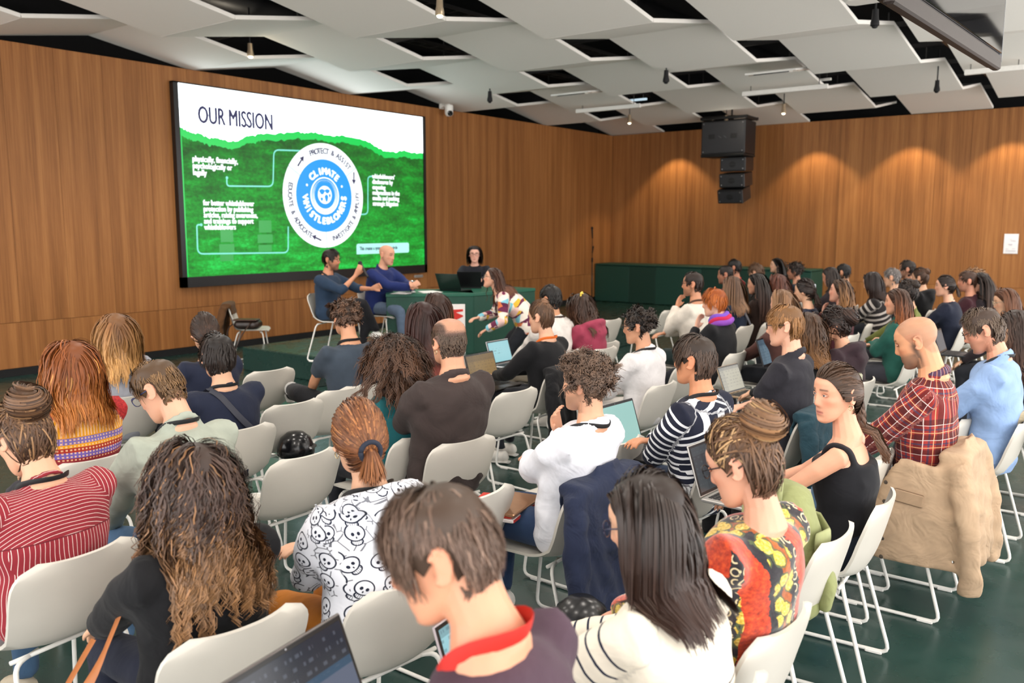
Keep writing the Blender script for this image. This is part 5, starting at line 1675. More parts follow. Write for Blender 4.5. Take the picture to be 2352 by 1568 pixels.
            PB = cenb + (q_ * np.cos(th))[..., None] * e1 + (q_ * np.sin(th))[..., None] * e2 + (rb * np.sin(tt) * 1.25)[..., None] * cdir
            WB = np.full((M, sg), w0 * (.95, 1.2, 1.35)[near]); OB = PB - cenb
            bb = MB(); bb.ball(cenb, br * .85, 14, 10)
            V, F = bb.arr(); me = np_mesh('bun', V, F, True, [M_HAIR]); set_col(me, 'Col', np.tile((*(c1 * .7), 1), (len(V), 1))); out.append(('bun_core', me))
        else:
            sg = (12, 9, 7)[near]; Lp = h.get('Lp', .20)
            d0 = unit((np.array(h.get('pdir', (0, -.6, -.4)))) @ Rh.T)
            pr = h.get('pr', .022)
            ringo = rng.normal(0, 1, (M, 3)); ringo /= np.linalg.norm(ringo, axis=1)[:, None]; ringo *= (pr * rng.uniform(.2, 1, M) ** .5)[:, None]
            PB = np.zeros((M, sg, 3)); pos = np.tile(an_w, (M, 1)) + ringo * .4; d = np.tile(d0, (M, 1)); Ls = Lp * rng.uniform(.65, 1.05, M) / (sg - 1)
            back = unit(np.array([0, -1.0, 0]))
            for k in range(sg):
                PB[:, k] = pos; uu = k / (sg - 1)
                d = d * .78 + np.array([0, 0, -1.0]) * .30 + ringo / pr * h.get('flare', .05); d /= np.linalg.norm(d, axis=1)[:, None]
                pos = pos + d * Ls[:, None]
                r = pos - B['pel']; R2 = B['R2']; ax = unit(B['neck'] - B['pel']); al = r @ ax; cx_ = r - al[:, None] * ax; ly = cx_ @ R2[:, 1]
                lim = -(.085 + .05 * np.clip((np.linalg.norm(B['neck'] - B['pel']) - al) / .1, 0, 1)) - .012 * lay[:M]
                pos = pos + np.where((ly > lim) & (al < np.linalg.norm(B['neck'] - B['pel'])), lim - ly, 0)[:, None] * R2[:, 1]
            if h.get('curl'):
                amp, lam = h['curl']; u_ = np.linspace(0, 1, sg); an = rng.uniform(0, 6, M)[:, None] + u_[None] * Lp / lam * 2 * PI
                PB += np.stack([np.cos(an), np.sin(an), 0 * an], -1) * (amp * u_)[None, :, None]
            WB = w0 * 1.4 * np.interp(np.linspace(0, 1, sg), [0, .2, 1], [.8, 1, .3])[None] * np.ones((M, 1)); OB = PB - PB.mean(0)[None]
        cB = (c1[None, None] * (1 - np.linspace(0, 1, PB.shape[1]))[None, :, None] + c2[None, None] * np.linspace(0, 1, PB.shape[1])[None, :, None]) * np.clip(1 + rng.normal(0, .22, M), .5, 1.7)[:, None, None]
        sB = rng.uniform(0, 1, M) < h.get('streak', 0) * .35
        if h.get('sc'): cB = np.where(sB[:, None, None], np.array(lin(h['sc'])) * np.ones_like(cB), cB)
        out.append(('bun' if st == 'bun' else 'ponytail', strand_mesh('bun' if st == 'bun' else 'ponytail', PB, WB, cB, OB)))
        if h.get('tie'):
            bb = MB(); cdir = unit((an_h / rad ** 2) @ Rh.T); ax_ = cdir if st == 'bun' else unit((np.array(h.get('pdir', (0, -.6, -.4)))) @ Rh.T)
            e1 = unit(np.cross(ax_, [0.2, .3, 1])); e2 = np.cross(ax_, e1); r_ = h.get('tr', .026)
            c_ = an_w + ax_ * .012
            bb.tube([c_ + (e1 * math.cos(v) + e2 * math.sin(v)) * r_ for v in np.linspace(0, 2 * PI, 21)], .0085, 8)
            out.append(('hair_tie', np_mesh('hair_tie', *bb.arr(), smooth=True, mats=[plain(h['tie'], .8)])))
    if h.get('clump', {'long': .45, 'short': .32, 'curly': .6, 'ring': .2}.get(st, 0)) and near < 2:
        kc = h.get('clump', {'long': .45, 'short': .32, 'curly': .6, 'ring': .2}.get(st, 0))
        K = max(8, int(N / h.get('per', 14)))
        lead = rng.choice(N, K, replace=False)
        r0 = Pw[:, 0]; own = np.empty(N, int)
        for i0 in range(0, N, 800): own[i0:i0 + 800] = np.argmin(((r0[i0:i0 + 800, None] - r0[lead][None]) ** 2).sum(2), 1)
        L_ = Pw[lead[own]]
        kk = kc * np.clip(np.linspace(-.15, 1.25, Pw.shape[1]), 0, 1)[None, :, None]
        off_ = rng.normal(0, w0 * .55, (N, 1, 3))
        Pw = Pw * (1 - kk) + (L_ + off_) * kk
        tone = tone * .5 + tone[lead[own]] * .5
    if st == 'short' and h.get('ears', True):
        ql = to_h(Pw.reshape(-1, 3)).reshape(Pw.shape)
        cover = (np.abs(ql[..., 0]) > .05) & (ql[..., 2] > -.045) & (ql[..., 2] < h.get('eartop', .022)) & (ql[..., 1] > -.050) & (ql[..., 1] < .028)
        kp = ~cover.any(1)
        Pw, W, O, tone, streak, q0, lay = Pw[kp], W[kp], O[kp], tone[kp], streak[kp], q0[kp], lay[kp]
    u = np.linspace(0, 1, Pw.shape[1])
    tipk = np.clip((u - h.get('tip0', .35)) / (1 - h.get('tip0', .35)), 0, 1)
    C = (c1[None, None] * (1 - tipk)[None, :, None] + c2[None, None] * tipk[None, :, None]) * tone[:, None, None]
    if h.get('sc'):
        sc_ = np.array(lin(h['sc'])); fr = (q0[:, 1] > h.get('scy', -1)) & streak
        C = np.where(fr[:, None, None], sc_ * tone[:, None, None] * np.ones_like(C), C)
    out.append(('hair', strand_mesh('hair', Pw, W, C, O, M_HAIR_GLOSS if h.get('gloss') else None)))
    return out
# ------------------------------------------------------------------ who sits where (px: where the crown of the head shows in the photograph)
BR = '3a2a20'; DK = '1c1512'; SK = 'd8a688'; SK2 = 'c89274'
def S(**k): return k
def long_(c, end=-.22, **k): return dict(style='long', c=c, end=end, **k)
def short_(c, **k): return dict(style='short', c=c, **k)
PEOPLE = [
 # ---- nearest
 S(id='front_man', label='man with tousled brown hair in purple T-shirt with a red lanyard', who='the man with the red lanyard', px=(1010, 1105), z=1.42, crew=False, lanw=.016, lod=0, hyaw=-22, hpitch=-24, lean=.20, yaw=8, bw=1.06, sleeve='short',
   hair=short_('45362c', c2='665044', L=.085, vol=.018, clump=.25, per=10, shell=.004, mess=.26, sides=.40, sweep=(-.4, -.1, -.2), n=2.3, wave=(.005, .06), streak=.04, sc='8a7060', w=.0034, var=.16), hs=.93, skin='d79a7a', arms='low',
   top=dict(m='4b3844', name='t_shirt', g=.014), lanyard='c8261c', bottom=S(m='23252c'), nk=1.05),
 S(id='bob_woman', label='woman with straight glossy dark hair in cream sweater with navy lines', who='the woman in the cream sweater', px=(1490, 1085), z=1.26, lod=0, fem=1, hyaw=-16, hpitch=-16, lean=0.06, yaw=-6, bw=1.0,
   hair=long_('241914', -.17, c2='3a2821', vol=.016, n=2.3, gloss=1, ragged=.014, var=.13, w=.0042, wk=1.0, slack=1.06, part=-.01), glasses='2a2a44', top=dict(m=S(kind='edge', c='ece2d0', c2='1c2238', fold=.5), name='sweater', g=.020, amp=.006), bottom=S(m='1b1b1f'), arms='type'),
 S(id='floral_woman', label='woman with streaked blond top bun and dark glasses in orange floral jacket', who='the woman in the floral jacket', px=(1706, 950), z=1.33, choff=.10, lod=0, fem=1, hyaw=-6, hpitch=-24, lean=-0.14, crew=False, yaw=-4, face=1, bw=1.10,
   hair=dict(style='bun', c='4a3527', c2='7c5a3c', anchor=(.0, -.088, .082), br=.047, vol=.020, n=1.3, mess=.03, messb=.2, streak=.35, scy=.01, sc='b8946a', tip0=.3, wave=(.006, .05), w=.0046), hairtop=.03,
   glasses='14141c', skin='dda58a', top=dict(m=S(kind='floral', rough=.9, sheen=.5), name='floral_jacket', g=.026, amp=.006), bottom=S(m='18181c'), arms='lap'),
 S(id='curly_woman', label='woman with very long curly brown hair with copper ends in black knit sweater', who='the woman with long copper-tipped curls', px=(440, 1015), z=1.235, choff=.055, lod=0, fem=1, hyaw=14, hpitch=-8, lean=0.0, yaw=-4, bw=1.10,
   hair=long_('3a2c26', -.21, c2='84603e', vol=.022, n=2.2, curl=(.015, .060), curl0=.08, seg=22, tip0=.45, clump=.85, per=16, streak=.10, sc='8a6444', ragged=.05, spread=.05, slack=1.18, wk=.85, var=.30, part=.01, w=.0046),
   top=dict(m=S(kind='plain', c='141417', fold=.6), name='sweater', g=.024, amp=.005), bottom=S(m='1c2030'), arms='low'),
 S(id='skull_woman', label='woman with low auburn ponytail in white hoodie printed with skulls', who='the woman in the skull hoodie', px=(822, 918), z=1.292, choff=.075, lod=0, fem=1, hyaw=18, hpitch=-14, lean=0.08, yaw=-6, bw=1.08,
   hair=dict(style='pony', c='42261a', c2='80502e', anchor=(0, -.098, -.045), Lp=.10, pdir=(0, -1.0, -.3), vol=.016, n=1.7, tip0=.1, tie='1d2434', pr=.045, flare=.12, tr=.032, var=.22, w=.0042, streak=.25, sc='8e5c36'),
   top=dict(m=S(kind='skulls', c='eef0f8', c2='1e2436', fold=.4), name='skull_hoodie', g=.022, hood=1, low=1, amp=.006), bottom=S(m='b06a1c', w=1.08), lanyard='141414', arms='crossed', earring=(-1,), crew=False),
 S(id='red_shirt', label='person with messy brown bun in red shirt with white pinstripes', who='the person in the red pinstriped shirt', px=(45, 905), z=1.272, choff=.085, lod=0, hyaw=-4, hpitch=-30, lean=0.12, bw=1.08, yaw=6,
   hair=dict(style='bun', c='3d2b20', c2='6a4c34', anchor=(.0, -.080, .075), br=.052, vol=.018, n=1.4, mess=.04, messb=.25, tip0=.2, w=.0044, streak=.2, sc='8a6848', tie='e8c020', tr=.034), hairtop=.04,
   top=dict(m=S(kind='pinstripe', c='8f2a34', c2='f0dcd4', fold=.45), name='striped_shirt', g=.020, amp=.006), bottom=S(m='44607e'), lanyard='141416', arms='low', shoe='b9ad98', lan_g=.014),
 S(id='green_shirt', label='man with short brown hair and blue glasses in pale green shirt', who='the man in the pale green shirt', px=(362, 822), z=1.32, lod=0, hyaw=-24, hpitch=-34, lean=0.15, bw=1.06, yaw=0,
   hair=short_('4c3826', c2='7a5c3c', L=.045, vol=.016, n=1.4, sides=.35, mess=.30, w=.0042), glasses='2c3a6a', skin='dca88c', top=dict(m=S(kind='plain', c='a2a89b', fold=.6), name='shirt', g=.022, collar=1, amp=.007), lanyard='17171a', bottom=S(m='5a7a9c'), arms='low'),
 S(id='orange_hair', label='woman with long ginger hair in yellow and red patterned knit sweater', who='the woman with long ginger hair', px=(160, 780), z=1.31, lod=0, fem=1, hyaw=10, hpitch=-6, bw=1.08, yaw=0,
   hair=long_('703c1a', -.18, c2='a5652f', vol=.018, n=1.4, curl=(.008, .16), ragged=.04, var=.24, wk=1.1, streak=.04, sc='c08444'), top=dict(m=S(kind='fairisle', fold=.45), name='patterned_sweater', g=.022), bottom=S(m='2a2a30'), arms='lap'),
 # ---- second to front row, screen side
 S(id='blond', label='woman with long blond hair in light grey sweater near the wood wall', who='the woman with long blond hair', px=(262, 716), z=1.292, lod=1, fem=1, hyaw=16, hpitch=0,
   hair=long_('6e4a2c', -.22, c2='b88a52', vol=.014, n=1.5, curl=(.008, .15), ragged=.035, tip0=.2), top=dict(m='9a9ca4', name='sweater', g=.018), arms='lap'),
 S(id='navy', label='person with short black hair in navy sweater with a strap across the back', who='the person in the navy sweater', px=(497, 765), z=1.262, lod=1, hyaw=14, hpitch=-8, bw=1.06, lean=0.06,
   hair=short_('1a1412', ears=False, c2='2a211d', L=.085, vol=.026, mess=.28, n=1.5, sides=.8), top=dict(m='1c2236', name='sweater', g=.02), lanyard='141418', arms='crossed', strap='2a2c38'),
 S(id='navy_bun', label='person with dark brown low bun in navy top in the front row', who='the person with the dark low bun', px=(468, 718), z=1.282, lod=1, hyaw=20, hpitch=-4, lean=.1,
   hair=dict(style='bun', c='241812', c2='4a3020', anchor=(0, -.095, -.045), br=.036, vol=.016, n=1.4), top=dict(m='1a2034', name='sweater', g=.018), arms='low'),
 S(id='grey_tee', label='man with curly brown hair in slate blue T-shirt sitting with crossed legs', who='the man in the slate T-shirt', px=(792, 688), z=1.332, lod=1, hyaw=6, hpitch=-6, lean=.12, yaw=-10, sleeve='short', bw=1.06,
   hair=dict(style='curly', c='33241a', c2='5a4030', L=.055, curl=(.008, .035), n=1.6, wk=1.1), top=dict(m='38424e', name='t_shirt', g=.016), lanyard='121214', bottom=S(m='191a1e', w=1.08), arms='low', legs={-1: ((-.22, .34, .66), (-.02, .80, .60), (.25, .8, .55)), 1: ((.15, .38, .54), (.16, .42, .085), (.1, 1, -.05))}, skin='d29a78', shoe='141416'),
 S(id='big_curls', label='person with big long dark curls in teal sweater beside the balding man', who='the person in teal with big curls', px=(905, 760), z=1.292, lod=0, fem=1, hyaw=12, hpitch=-4, lean=.06,
   hair=dict(style='curly', c='281b14', c2='523828', L=.175, hang=.95, curl=(.012, .036), n=2.2, seg=18, clump=.8, per=12, wk=.8, var=.30, sides=1.0, w=.0046), hairtop=.04, top=dict(m='1a5a60', name='sweater', g=.018), arms='lap'),
 S(id='balding', label='balding man with an ear stud in dark brown jacket', who='the balding man in the brown jacket', px=(1030, 724), z=1.392, lod=0, hyaw=8, hpitch=-4, lean=-0.08, yaw=-8, bw=1.18, hw=1.04, hs=1.0,
   hair=dict(style='ring', c='3a2c24', c2='5a4a3c', L=.040, vol=.006, n=1.3, rec=.0, topdens=.0, crown=(0, -.03, .11)), scalp=('5a443a', .45, .0), skin='d39b7c', top=dict(m=S(kind='plain', c='3c3230', fold=.5), name='jacket', g=.030, collar=1, amp=.006), bottom=S(m='2a2624'), arms={-1: ((-.05, .36, .66), (-.8, -.5, -.5)), 1: ((.16, .38, .70), (1, -.3, -.2))}, earring=(-1,), nk=1.12),
 S(id='auburn_straight', label='woman with straight dark auburn hair in rust sweater before the desk', who='the woman with straight auburn hair', px=(968, 690), z=1.322, lod=1, fem=1, hyaw=16, hpitch=0,
   hair=long_('2a1410', -.26, c2='44221a', vol=.016, n=1.5, ragged=.012), top=dict(m='7a3c34', name='sweater', g=.016), arms='lap'),
 S(id='brown_front', label='person with brown and ginger hair just in front of the desk poster', who='the person beside the poster', px=(1000, 669), z=1.302, lod=1, fem=1, hyaw=14, hpitch=0,
   hair=long_('33211a', -.18, c2='8a4e24', vol=.014, n=1.4, ragged=.02), top=dict(m='5a2c28', name='sweater', g=.016), arms='lap'),
 S(id='orange_lanyard', label='person with half bun and an orange lanyard in black sweater', who='the person with the orange lanyard', px=(1242, 690), z=1.282, lod=1, hyaw=-4, hpitch=-10, lean=0.05,
   hair=dict(style='bun', c='4a3424', c2='7a5840', anchor=(0, -.05, .10), br=.026, vol=.012, n=1.5), hairtop=.012, under=1, top=dict(m='141417', name='sweater', g=.018), lanyard='e06a1c', arms='type', skin='dba98c'),
 S(id='white_linen', label='man with black hair in creased white linen shirt', who='the man in white linen', px=(1265, 653), z=1.332, lod=1, hyaw=10, hpitch=-4, lean=0.04, bw=1.05,
   hair=short_('14100e', L=.06, vol=.020, n=1.4, mess=.25), top=dict(m=S(kind='plain', c='d9d2cc', fold=.7), name='shirt', g=.022, collar=1, amp=.006), lanyard='3a2e28', bottom=S(m='9a9284'), arms='lap', skin='c08a66'),
 S(id='pink_hoodie', label='woman with a yellow flower clip in her hair and raspberry pink hoodie', who='the woman in the pink hoodie', px=(1335, 672), z=1.242, lod=1, fem=1, hyaw=16, hpitch=-26, lean=0.12,
   hair=long_('33221a', -.20, c2='5a3c2c', vol=.022, n=1.4, curl=(.012, .07), ragged=.04), clip='e8c84a', top=dict(m='983a50', name='hoodie', g=.024, hood=1), arms='low'),
 S(id='white_shirt', label='man with curly brown hair in white shirt resting chin on hand', who='the man in the crisp white shirt', px=(1345, 800), z=1.332, lod=0, hyaw=-6, hpitch=-4, lean=-0.2, tilt=.02, bw=1.06,
   hair=dict(style='curly', c='33261e', c2='5f4a3c', L=.070, curl=(.0105, .034), n=1.5, seg=15, wk=.8, w=.0042, var=.3), hairtop=.035, skin='d8a384', beard=('3a2a20', .55), top=dict(m=S(kind='plain', c='e6e8f0', rough=.65, fold=.5), name='shirt', g=.020, collar=1, amp=.006), lanyard='141416', bottom=S(m='2c4060'), arms='chin_r', legs='sit'),
 S(id='white_blouse', label='person with curly black hair and glasses in white blouse', who='the person in the white blouse', px=(1466, 702), z=1.292, lod=1, hyaw=-16, hpitch=-8, lean=.05,
   hair=dict(style='curly', c='15100e', c2='2e231c', L=.060, curl=(.009, .034), n=1.7, wk=1.0), hairtop=.03, glasses='1c1c20', top=dict(m=S(kind='plain', c='dcd8d8', fold=.6), name='blouse', g=.020, collar=1), lanyard='1c1a1a', bottom=S(m='dedad4'), arms='lap', skin='c99474'),
 S(id='breton', label='man with brown hair in navy and white striped long sleeve top', who='the man in the striped top', px=(1597, 766), z=1.33, lod=0, hyaw=-4, hpitch=-4, lean=0.02, yaw=-4, bw=1.06,
   hair=short_('2e231c', c2='5c4a40', L=.072, vol=.018, n=1.6, mess=.20, sweep=(.3, .6, -.4), sides=.7, w=.0044), skin='cf8f6a', top=dict(m=S(kind='stripes', c='1c2032', c2='eceef2', p=(.0345, .36), fold=.45), name='striped_top', g=.020, amp=.006), lanyard='141416', bottom=S(m='3a4a66'), arms='crossed'),
 S(id='cream_sweater', label='man with dark receding hair, glasses and beard in cream sweater', who='the man in the cream sweater', px=(1592, 622), z=1.4, lod=1, hyaw=-14, hpitch=-2, lean=.02, bw=1.06,
   hair=short_('241812', L=.05, vol=.012, n=1.4, rec=.012, sides=.6), glasses='1a1618', beard=('2a1c16', .6), skin='c88e6e', top=dict(m='dcd4c8', name='sweater', g=.024), lanyard='4a3020', bottom=S(m='203030'), arms='chin_l'),
 S(id='redhead', label='person with short ginger hair and bright purple scarf in black top', who='the person with short ginger hair', px=(1642, 660), z=1.312, lod=1, hyaw=-22, hpitch=-8, lean=.08,
   hair=short_('8a4316', ears=False, c2='b8672a', L=.075, vol=.020, n=1.6, mess=.14, sides=.9), scarf=1, top=dict(m='17171a', name='sweater', g=.018), arms='chin_l', skin='dfae94'),
 S(id='polo', label='man with sandy hair and black glasses in dark grey polo shirt', who='the man in the dark polo', px=(1805, 696), z=1.4, lod=0, hyaw=-14, hpitch=-8, lean=0.0, bw=1.10, sleeve='short',
   hair=short_('6a4a2c', c2='9a6e44', L=.065, vol=.016, n=1.6, mess=.16, sweep=(.4, .1, -.1), sides=.6, w=.0046), glasses='18181c', skin='e0ab90', top=dict(m='2a2930', name='polo_shirt', g=.018, collar=1), bottom=S(m='4a6a8c'), arms='crossed'),
 S(id='tank_top', label='woman with brown half-up hair in black tank top glancing aside', who='the woman in the black tank top', px=(1925, 832), z=1.3, lod=0, fem=1, hyaw=-50, hpitch=-6, lean=0.06, tilt=-.02, face=1, sleeve='none', yaw=4, brow='3a2a22',
   hair=dict(style='pony', c='3a2a20', c2='5a4030', anchor=(0, -.100, -.012), Lp=.27, pdir=(.1, -.3, -.95), pr=.060, flare=.03, vol=.012, n=1.7, curl=(.010, .11), tip0=.2, w=.0044, var=.2), clip2='9a9a82', skin='dba083', top=dict(m=S(kind='plain', c='15151a', fold=.3), name='tank_top', g=.012, tank=1), bottom=S(m='1a2230'), arms='type', earring=(-1,), iris='6a7a80', lips='b86a62'),
 S(id='plaid', label='bald man with grey beard in red plaid shirt', who='the bald man in red plaid', px=(2110, 728), z=1.41, lod=0, hyaw=-2, hpitch=-22, lean=0.0, bw=1.08, face=1, hs=1.0, nk=1.08,
   scalp=('6a564c', .5, .002), beard=('4c423c', .9), brow='3a2a22', skin='d59a74', top=dict(m=S(kind='plaid', c='98302c', c2='f0e8e2', fold=.5), name='plaid_shirt', g=.022, collar=1, amp=.006), bottom=S(m='5a7a9a'), arms='low', hairtop=0.0, legs='apart'),
 S(id='blue_shirt', label='man with greying curly hair and glasses in light blue shirt', who='the man in the light blue shirt', px=(2262, 704), z=1.39, lod=0, hyaw=-8, hpitch=-26, lean=0.04, bw=1.12, face=1, hs=1.0,
   hair=short_('3c2e26', c2='6a5a4c', L=.05, vol=.018, n=1.6, mess=.45, rec=.012, sides=.9, wave=(.006, .03), w=.0046), glasses='2a1c18', beard=('7a4a32', .6), skin='d99c80', top=dict(m=S(kind='plain', c='8aa6d0', rough=.7, fold=.6), name='shirt', g=.024, collar=1, amp=.007), lanyard='141416', bottom=S(m='1e2430'), arms='low'),
 # ---- right block, further rows
 S(id='wavy_black', label='woman with wavy chestnut hair in black top behind the polo man', who='the woman with wavy chestnut hair', px=(1855, 716), z=1.242, lod=1, fem=1, hyaw=10, hpitch=-6,
   hair=long_('3a2618', -.20, c2='7a5430', vol=.026, n=1.4, curl=(.013, .06), ragged=.03), top=dict(m='141418', name='top', g=.014), arms='lap'),
 S(id='brown_hoodie', label='woman with messy black bun in brown hoodie', who='the woman in the brown hoodie', px=(1918, 700), z=1.282, lod=1, fem=1, hyaw=-10, hpitch=-14, lean=.12,
   hair=dict(style='bun', c='1a1210', c2='3a2820', anchor=(0, -.088, .03), br=.052, vol=.024, n=1.4, mess=.05, messb=.3, wave=(.008, .05)), hairtop=.03, top=dict(m='33242a', name='hoodie', g=.026, hood=1), arms='chin_l', skin='d8a284'),
 S(id='green_sweater', label='woman with auburn-tipped hair in green turtleneck with folded arms', who='the woman in the green turtleneck', px=(2062, 660), z=1.302, lod=1, fem=1, hyaw=-4, hpitch=-4, lean=.02,
   hair=long_('3a2418', -.25, c2='9a5424', vol=.014, n=1.5, ragged=.03, curl=(.006, .13), fy=.02, back=1.4), top=dict(m='1f5248', name='turtleneck', g=.020, turtle=1), bottom=S(m='33333a'), arms='crossed', skin='dda284'),
 S(id='stripe_bob', label='woman with dark bob in black and white striped sweater holding a tablet', who='the woman with the dark bob', px=(2005, 623), z=1.332, lod=1, fem=1, hyaw=2, hpitch=-20, lean=.06,
   hair=long_('1a1110', -.15, c2='2e1e18', vol=.018, n=1.4, ragged=.01), top=dict(m=S(kind='stripes', c='211d1e', c2='aea6a0', p=(.060, .42)), name='striped_sweater', g=.024), bottom=S(m='26303e'), arms='type'),
 S(id='chin_wavy', label='woman with wavy brown hair resting chin on hand in maroon top', who='the woman resting her chin in wavy hair', px=(1930, 640), z=1.312, lod=2, fem=1, hyaw=-12, hpitch=4,
   hair=long_('3a281c', -.17, c2='8a6038', vol=.028, n=1.5, curl=(.012, .06), fy=.03), top=dict(m='4a2028', name='top', g=.016), arms='chin_l', skin='d8a088'),
 S(id='hair_clip', label='woman with dark curls and a pale hair clip in navy top', who='the woman with the pale hair clip', px=(1848, 640), z=1.302, lod=2, fem=1, hyaw=-2, hpitch=-6,
   hair=dict(style='pony', c='1c1412', c2='33241c', anchor=(0, -.095, -.02), Lp=.16, vol=.024, n=1.5, curl=(.014, .06), pr=.05), clip2='c8ccd4', top=dict(m='1a2236', name='top', g=.018), arms='low'),
 S(id='light_brown', label='woman with straight light brown hair seen from behind the sandy-haired man', who='the woman with light brown hair', px=(1795, 662), z=1.302, lod=2, fem=1, hyaw=12, hpitch=0,
   hair=long_('6a4c34', -.22, c2='9a7650', vol=.014, n=1.5), top=dict(m='5a3a34', name='top', g=.016), arms='lap'),
 S(id='long_black', label='woman with long black hair in brown top beside the redhead', who='the woman with long black hair', px=(1738, 626), z=1.312, lod=2, fem=1, hyaw=-14, hpitch=-6,
   hair=long_('16100e', -.34, c2='3a241a', vol=.018, n=1.5, fy=.03), top=dict(m='33241e', name='top', g=.016), arms='lap', skin='d29a7e'),
 S(id='navy_strap', label='woman with light brown hair in navy top with a bag strap', who='the woman with the bag strap', px=(1682, 632), z=1.302, lod=2, fem=1, hyaw=8, hpitch=-10,
   hair=long_('4a3426', -.22, c2='7a5a40', vol=.014, n=1.5), top=dict(m='1a2438', name='top', g=.016), arms='lap', strap='5a5a62'),
 S(id='dark_man', label='man with cropped black hair by the green bench', who='the man with cropped black hair', px=(1667, 608), z=1.332, lod=2, hyaw=-14, hpitch=-4,
   hair=short_('1a1210', L=.03, vol=.009, n=1.4), beard=('2a1c18', .4), skin='a8745c', top=dict(m='3a2428', name='sweater', g=.016), arms='lap'),
 S(id='red_polo', label='man with black hair in bright red polo shirt by the bench', who='the man in the red polo', px=(1687, 594), z=1.362, lod=2, hyaw=-6, hpitch=-2,
   hair=short_('14100f', L=.05, vol=.016, n=1.4), skin='b07a60', top=dict(m='a81824', name='polo_shirt', g=.018, collar=1), arms='lap'),
 S(id='spiky', label='person with spiky brown hair far back near the wall bench', who='the person with spiky brown hair', px=(1737, 604), z=1.322, lod=2, hyaw=6, hpitch=-4,
   hair=short_('4a3424', L=.07, vol=.030, mess=.6, n=1.4), top=dict(m='2e2e2c', name='sweater', g=.016), arms='lap'),
 S(id='far_long', label='woman with long black hair facing the stage in the farthest row', who='the far woman with long black hair', px=(1784, 591), z=1.332, lod=2, fem=1, hyaw=-30, hpitch=0,
   hair=long_('130e0c', -.32, vol=.014, n=1.5, fy=.03), top=dict(m='1c1a1c', name='top', g=.014), arms='lap', skin='d8a88c'),
 S(id='curly_far', label='man with dark curly hair, glasses and beard in the back rows', who='the man with dark curls and glasses', px=(1826, 600), z=1.322, lod=2, hyaw=-12, hpitch=-4,
   hair=dict(style='curly', c='1a1310', c2='2c211b', L=.060, curl=(.009, .036), n=1.7, wk=1.2), hairtop=.03, glasses='18181a', beard=('241a16', .5), skin='c48c70', top=dict(m='1a1c24', name='sweater', g=.016), arms='low'),
 S(id='red_curl', label='person with reddish brown curls in front of the dark-haired far woman', who='the person with reddish curls', px=(1786, 628), z=1.292, lod=2, fem=1, hyaw=8, hpitch=-4,
   hair=long_('45241a', -.16, c2='6a3a28', vol=.026, n=1.5, curl=(.012, .05)), top=dict(m='3a2422', name='top', g=.016), arms='lap'),
 S(id='dark_lady', label='woman with dark wavy hair looking down beside a black-haired man', who='the woman looking down', px=(1908, 612), z=1.322, lod=2, fem=1, hyaw=-8, hpitch=-18,
   hair=long_('1c1412', -.16, c2='2e221c', vol=.020, n=1.5, curl=(.010, .06)), top=dict(m='2a2226', name='top', g=.016), arms='low', skin='c88c70'),
 S(id='black_back', label='man with short black hair against the wood wall', who='the man with short black hair by the wall', px=(1938, 604), z=1.332, lod=2, hyaw=14, hpitch=-2,
   hair=short_('121011', L=.035, vol=.012, n=1.5), top=dict(m='1a1a20', name='sweater', g=.016), arms='lap', skin='c09070'),
 S(id='tall_beard', label='tall bearded man with swept-back dark hair in black hoodie', who='the tall bearded man', px=(2085, 596), z=1.392, lod=2, hyaw=-4, hpitch=0, bw=1.08,
   hair=short_('201814', L=.06, vol=.018, n=1.5, sweep=(.1, -.8, .1)), beard=('33281f', .65), skin='c8957a', top=dict(m='18181b', name='hoodie', g=.02, hood=1), arms='lap'),
 S(id='grey_hair', label='person with short grey hair beside the tall bearded man', who='the person with short grey hair', px=(2050, 614), z=1.312, lod=2, hyaw=4, hpitch=-4,
   hair=short_('5a5452', c2='8a8480', L=.05, vol=.018, n=1.5), top=dict(m='2e2c30', name='sweater', g=.016), arms='lap'),
 S(id='bun_black', label='person with brown top knot in black jacket behind the bearded man', who='the person with the brown top knot', px=(2114, 612), z=1.312, lod=2, hyaw=8, hpitch=-4,
   hair=dict(style='bun', c='3a281e', c2='5a4030', anchor=(0, -.08, .07), br=.036, vol=.016, n=1.4), hairtop=.03, top=dict(m='141416', name='jacket', g=.026, hood=1), arms='lap'),
 S(id='olive_top', label='woman with black bun in olive green top behind the green turtleneck', who='the woman in the olive top', px=(2084, 640), z=1.302, lod=2, fem=1, hyaw=12, hpitch=-6,
   hair=dict(style='bun', c='1c1513', c2='33271f', anchor=(0, -.08, .07), br=.042, vol=.024, n=1.4, mess=.04), hairtop=.03, top=dict(m='6a7038', name='top', g=.016), arms='lap'),
 S(id='navy_cardigan', label='woman with dark tied-back hair in navy cardigan in profile', who='the woman in the navy cardigan', px=(2172, 630), z=1.312, lod=2, fem=1, hyaw=-8, hpitch=-4, lean=.12,
   hair=dict(style='pony', c='201714', c2='3a2a22', anchor=(0, -.10, .01), Lp=.14, vol=.012, n=1.5), skin='dca88e', top=dict(m='161c2e', name='cardigan', g=.020), arms='type'),
 S(id='maroon_man', label='man with short brown hair and stubble in maroon shirt', who='the man in the maroon shirt', px=(2224, 620), z=1.332, lod=2, hyaw=-12, hpitch=-4,
   hair=short_('3c281e', L=.045, vol=.016, n=1.5), beard=('4a3028', .4), skin='c88c72', top=dict(m='3a1a22', name='shirt', g=.020, collar=1), arms='lap'),
 S(id='long_dark_back', label='woman with long dark hair beside the maroon shirt', who='the woman next to the maroon shirt', px=(2252, 624), z=1.312, lod=2, fem=1, hyaw=-16, hpitch=-8,
   hair=long_('1c1412', -.28, c2='3a261c', vol=.014, n=1.5, fy=.03), top=dict(m='241c20', name='top', g=.014), arms='lap', skin='d09a80'),
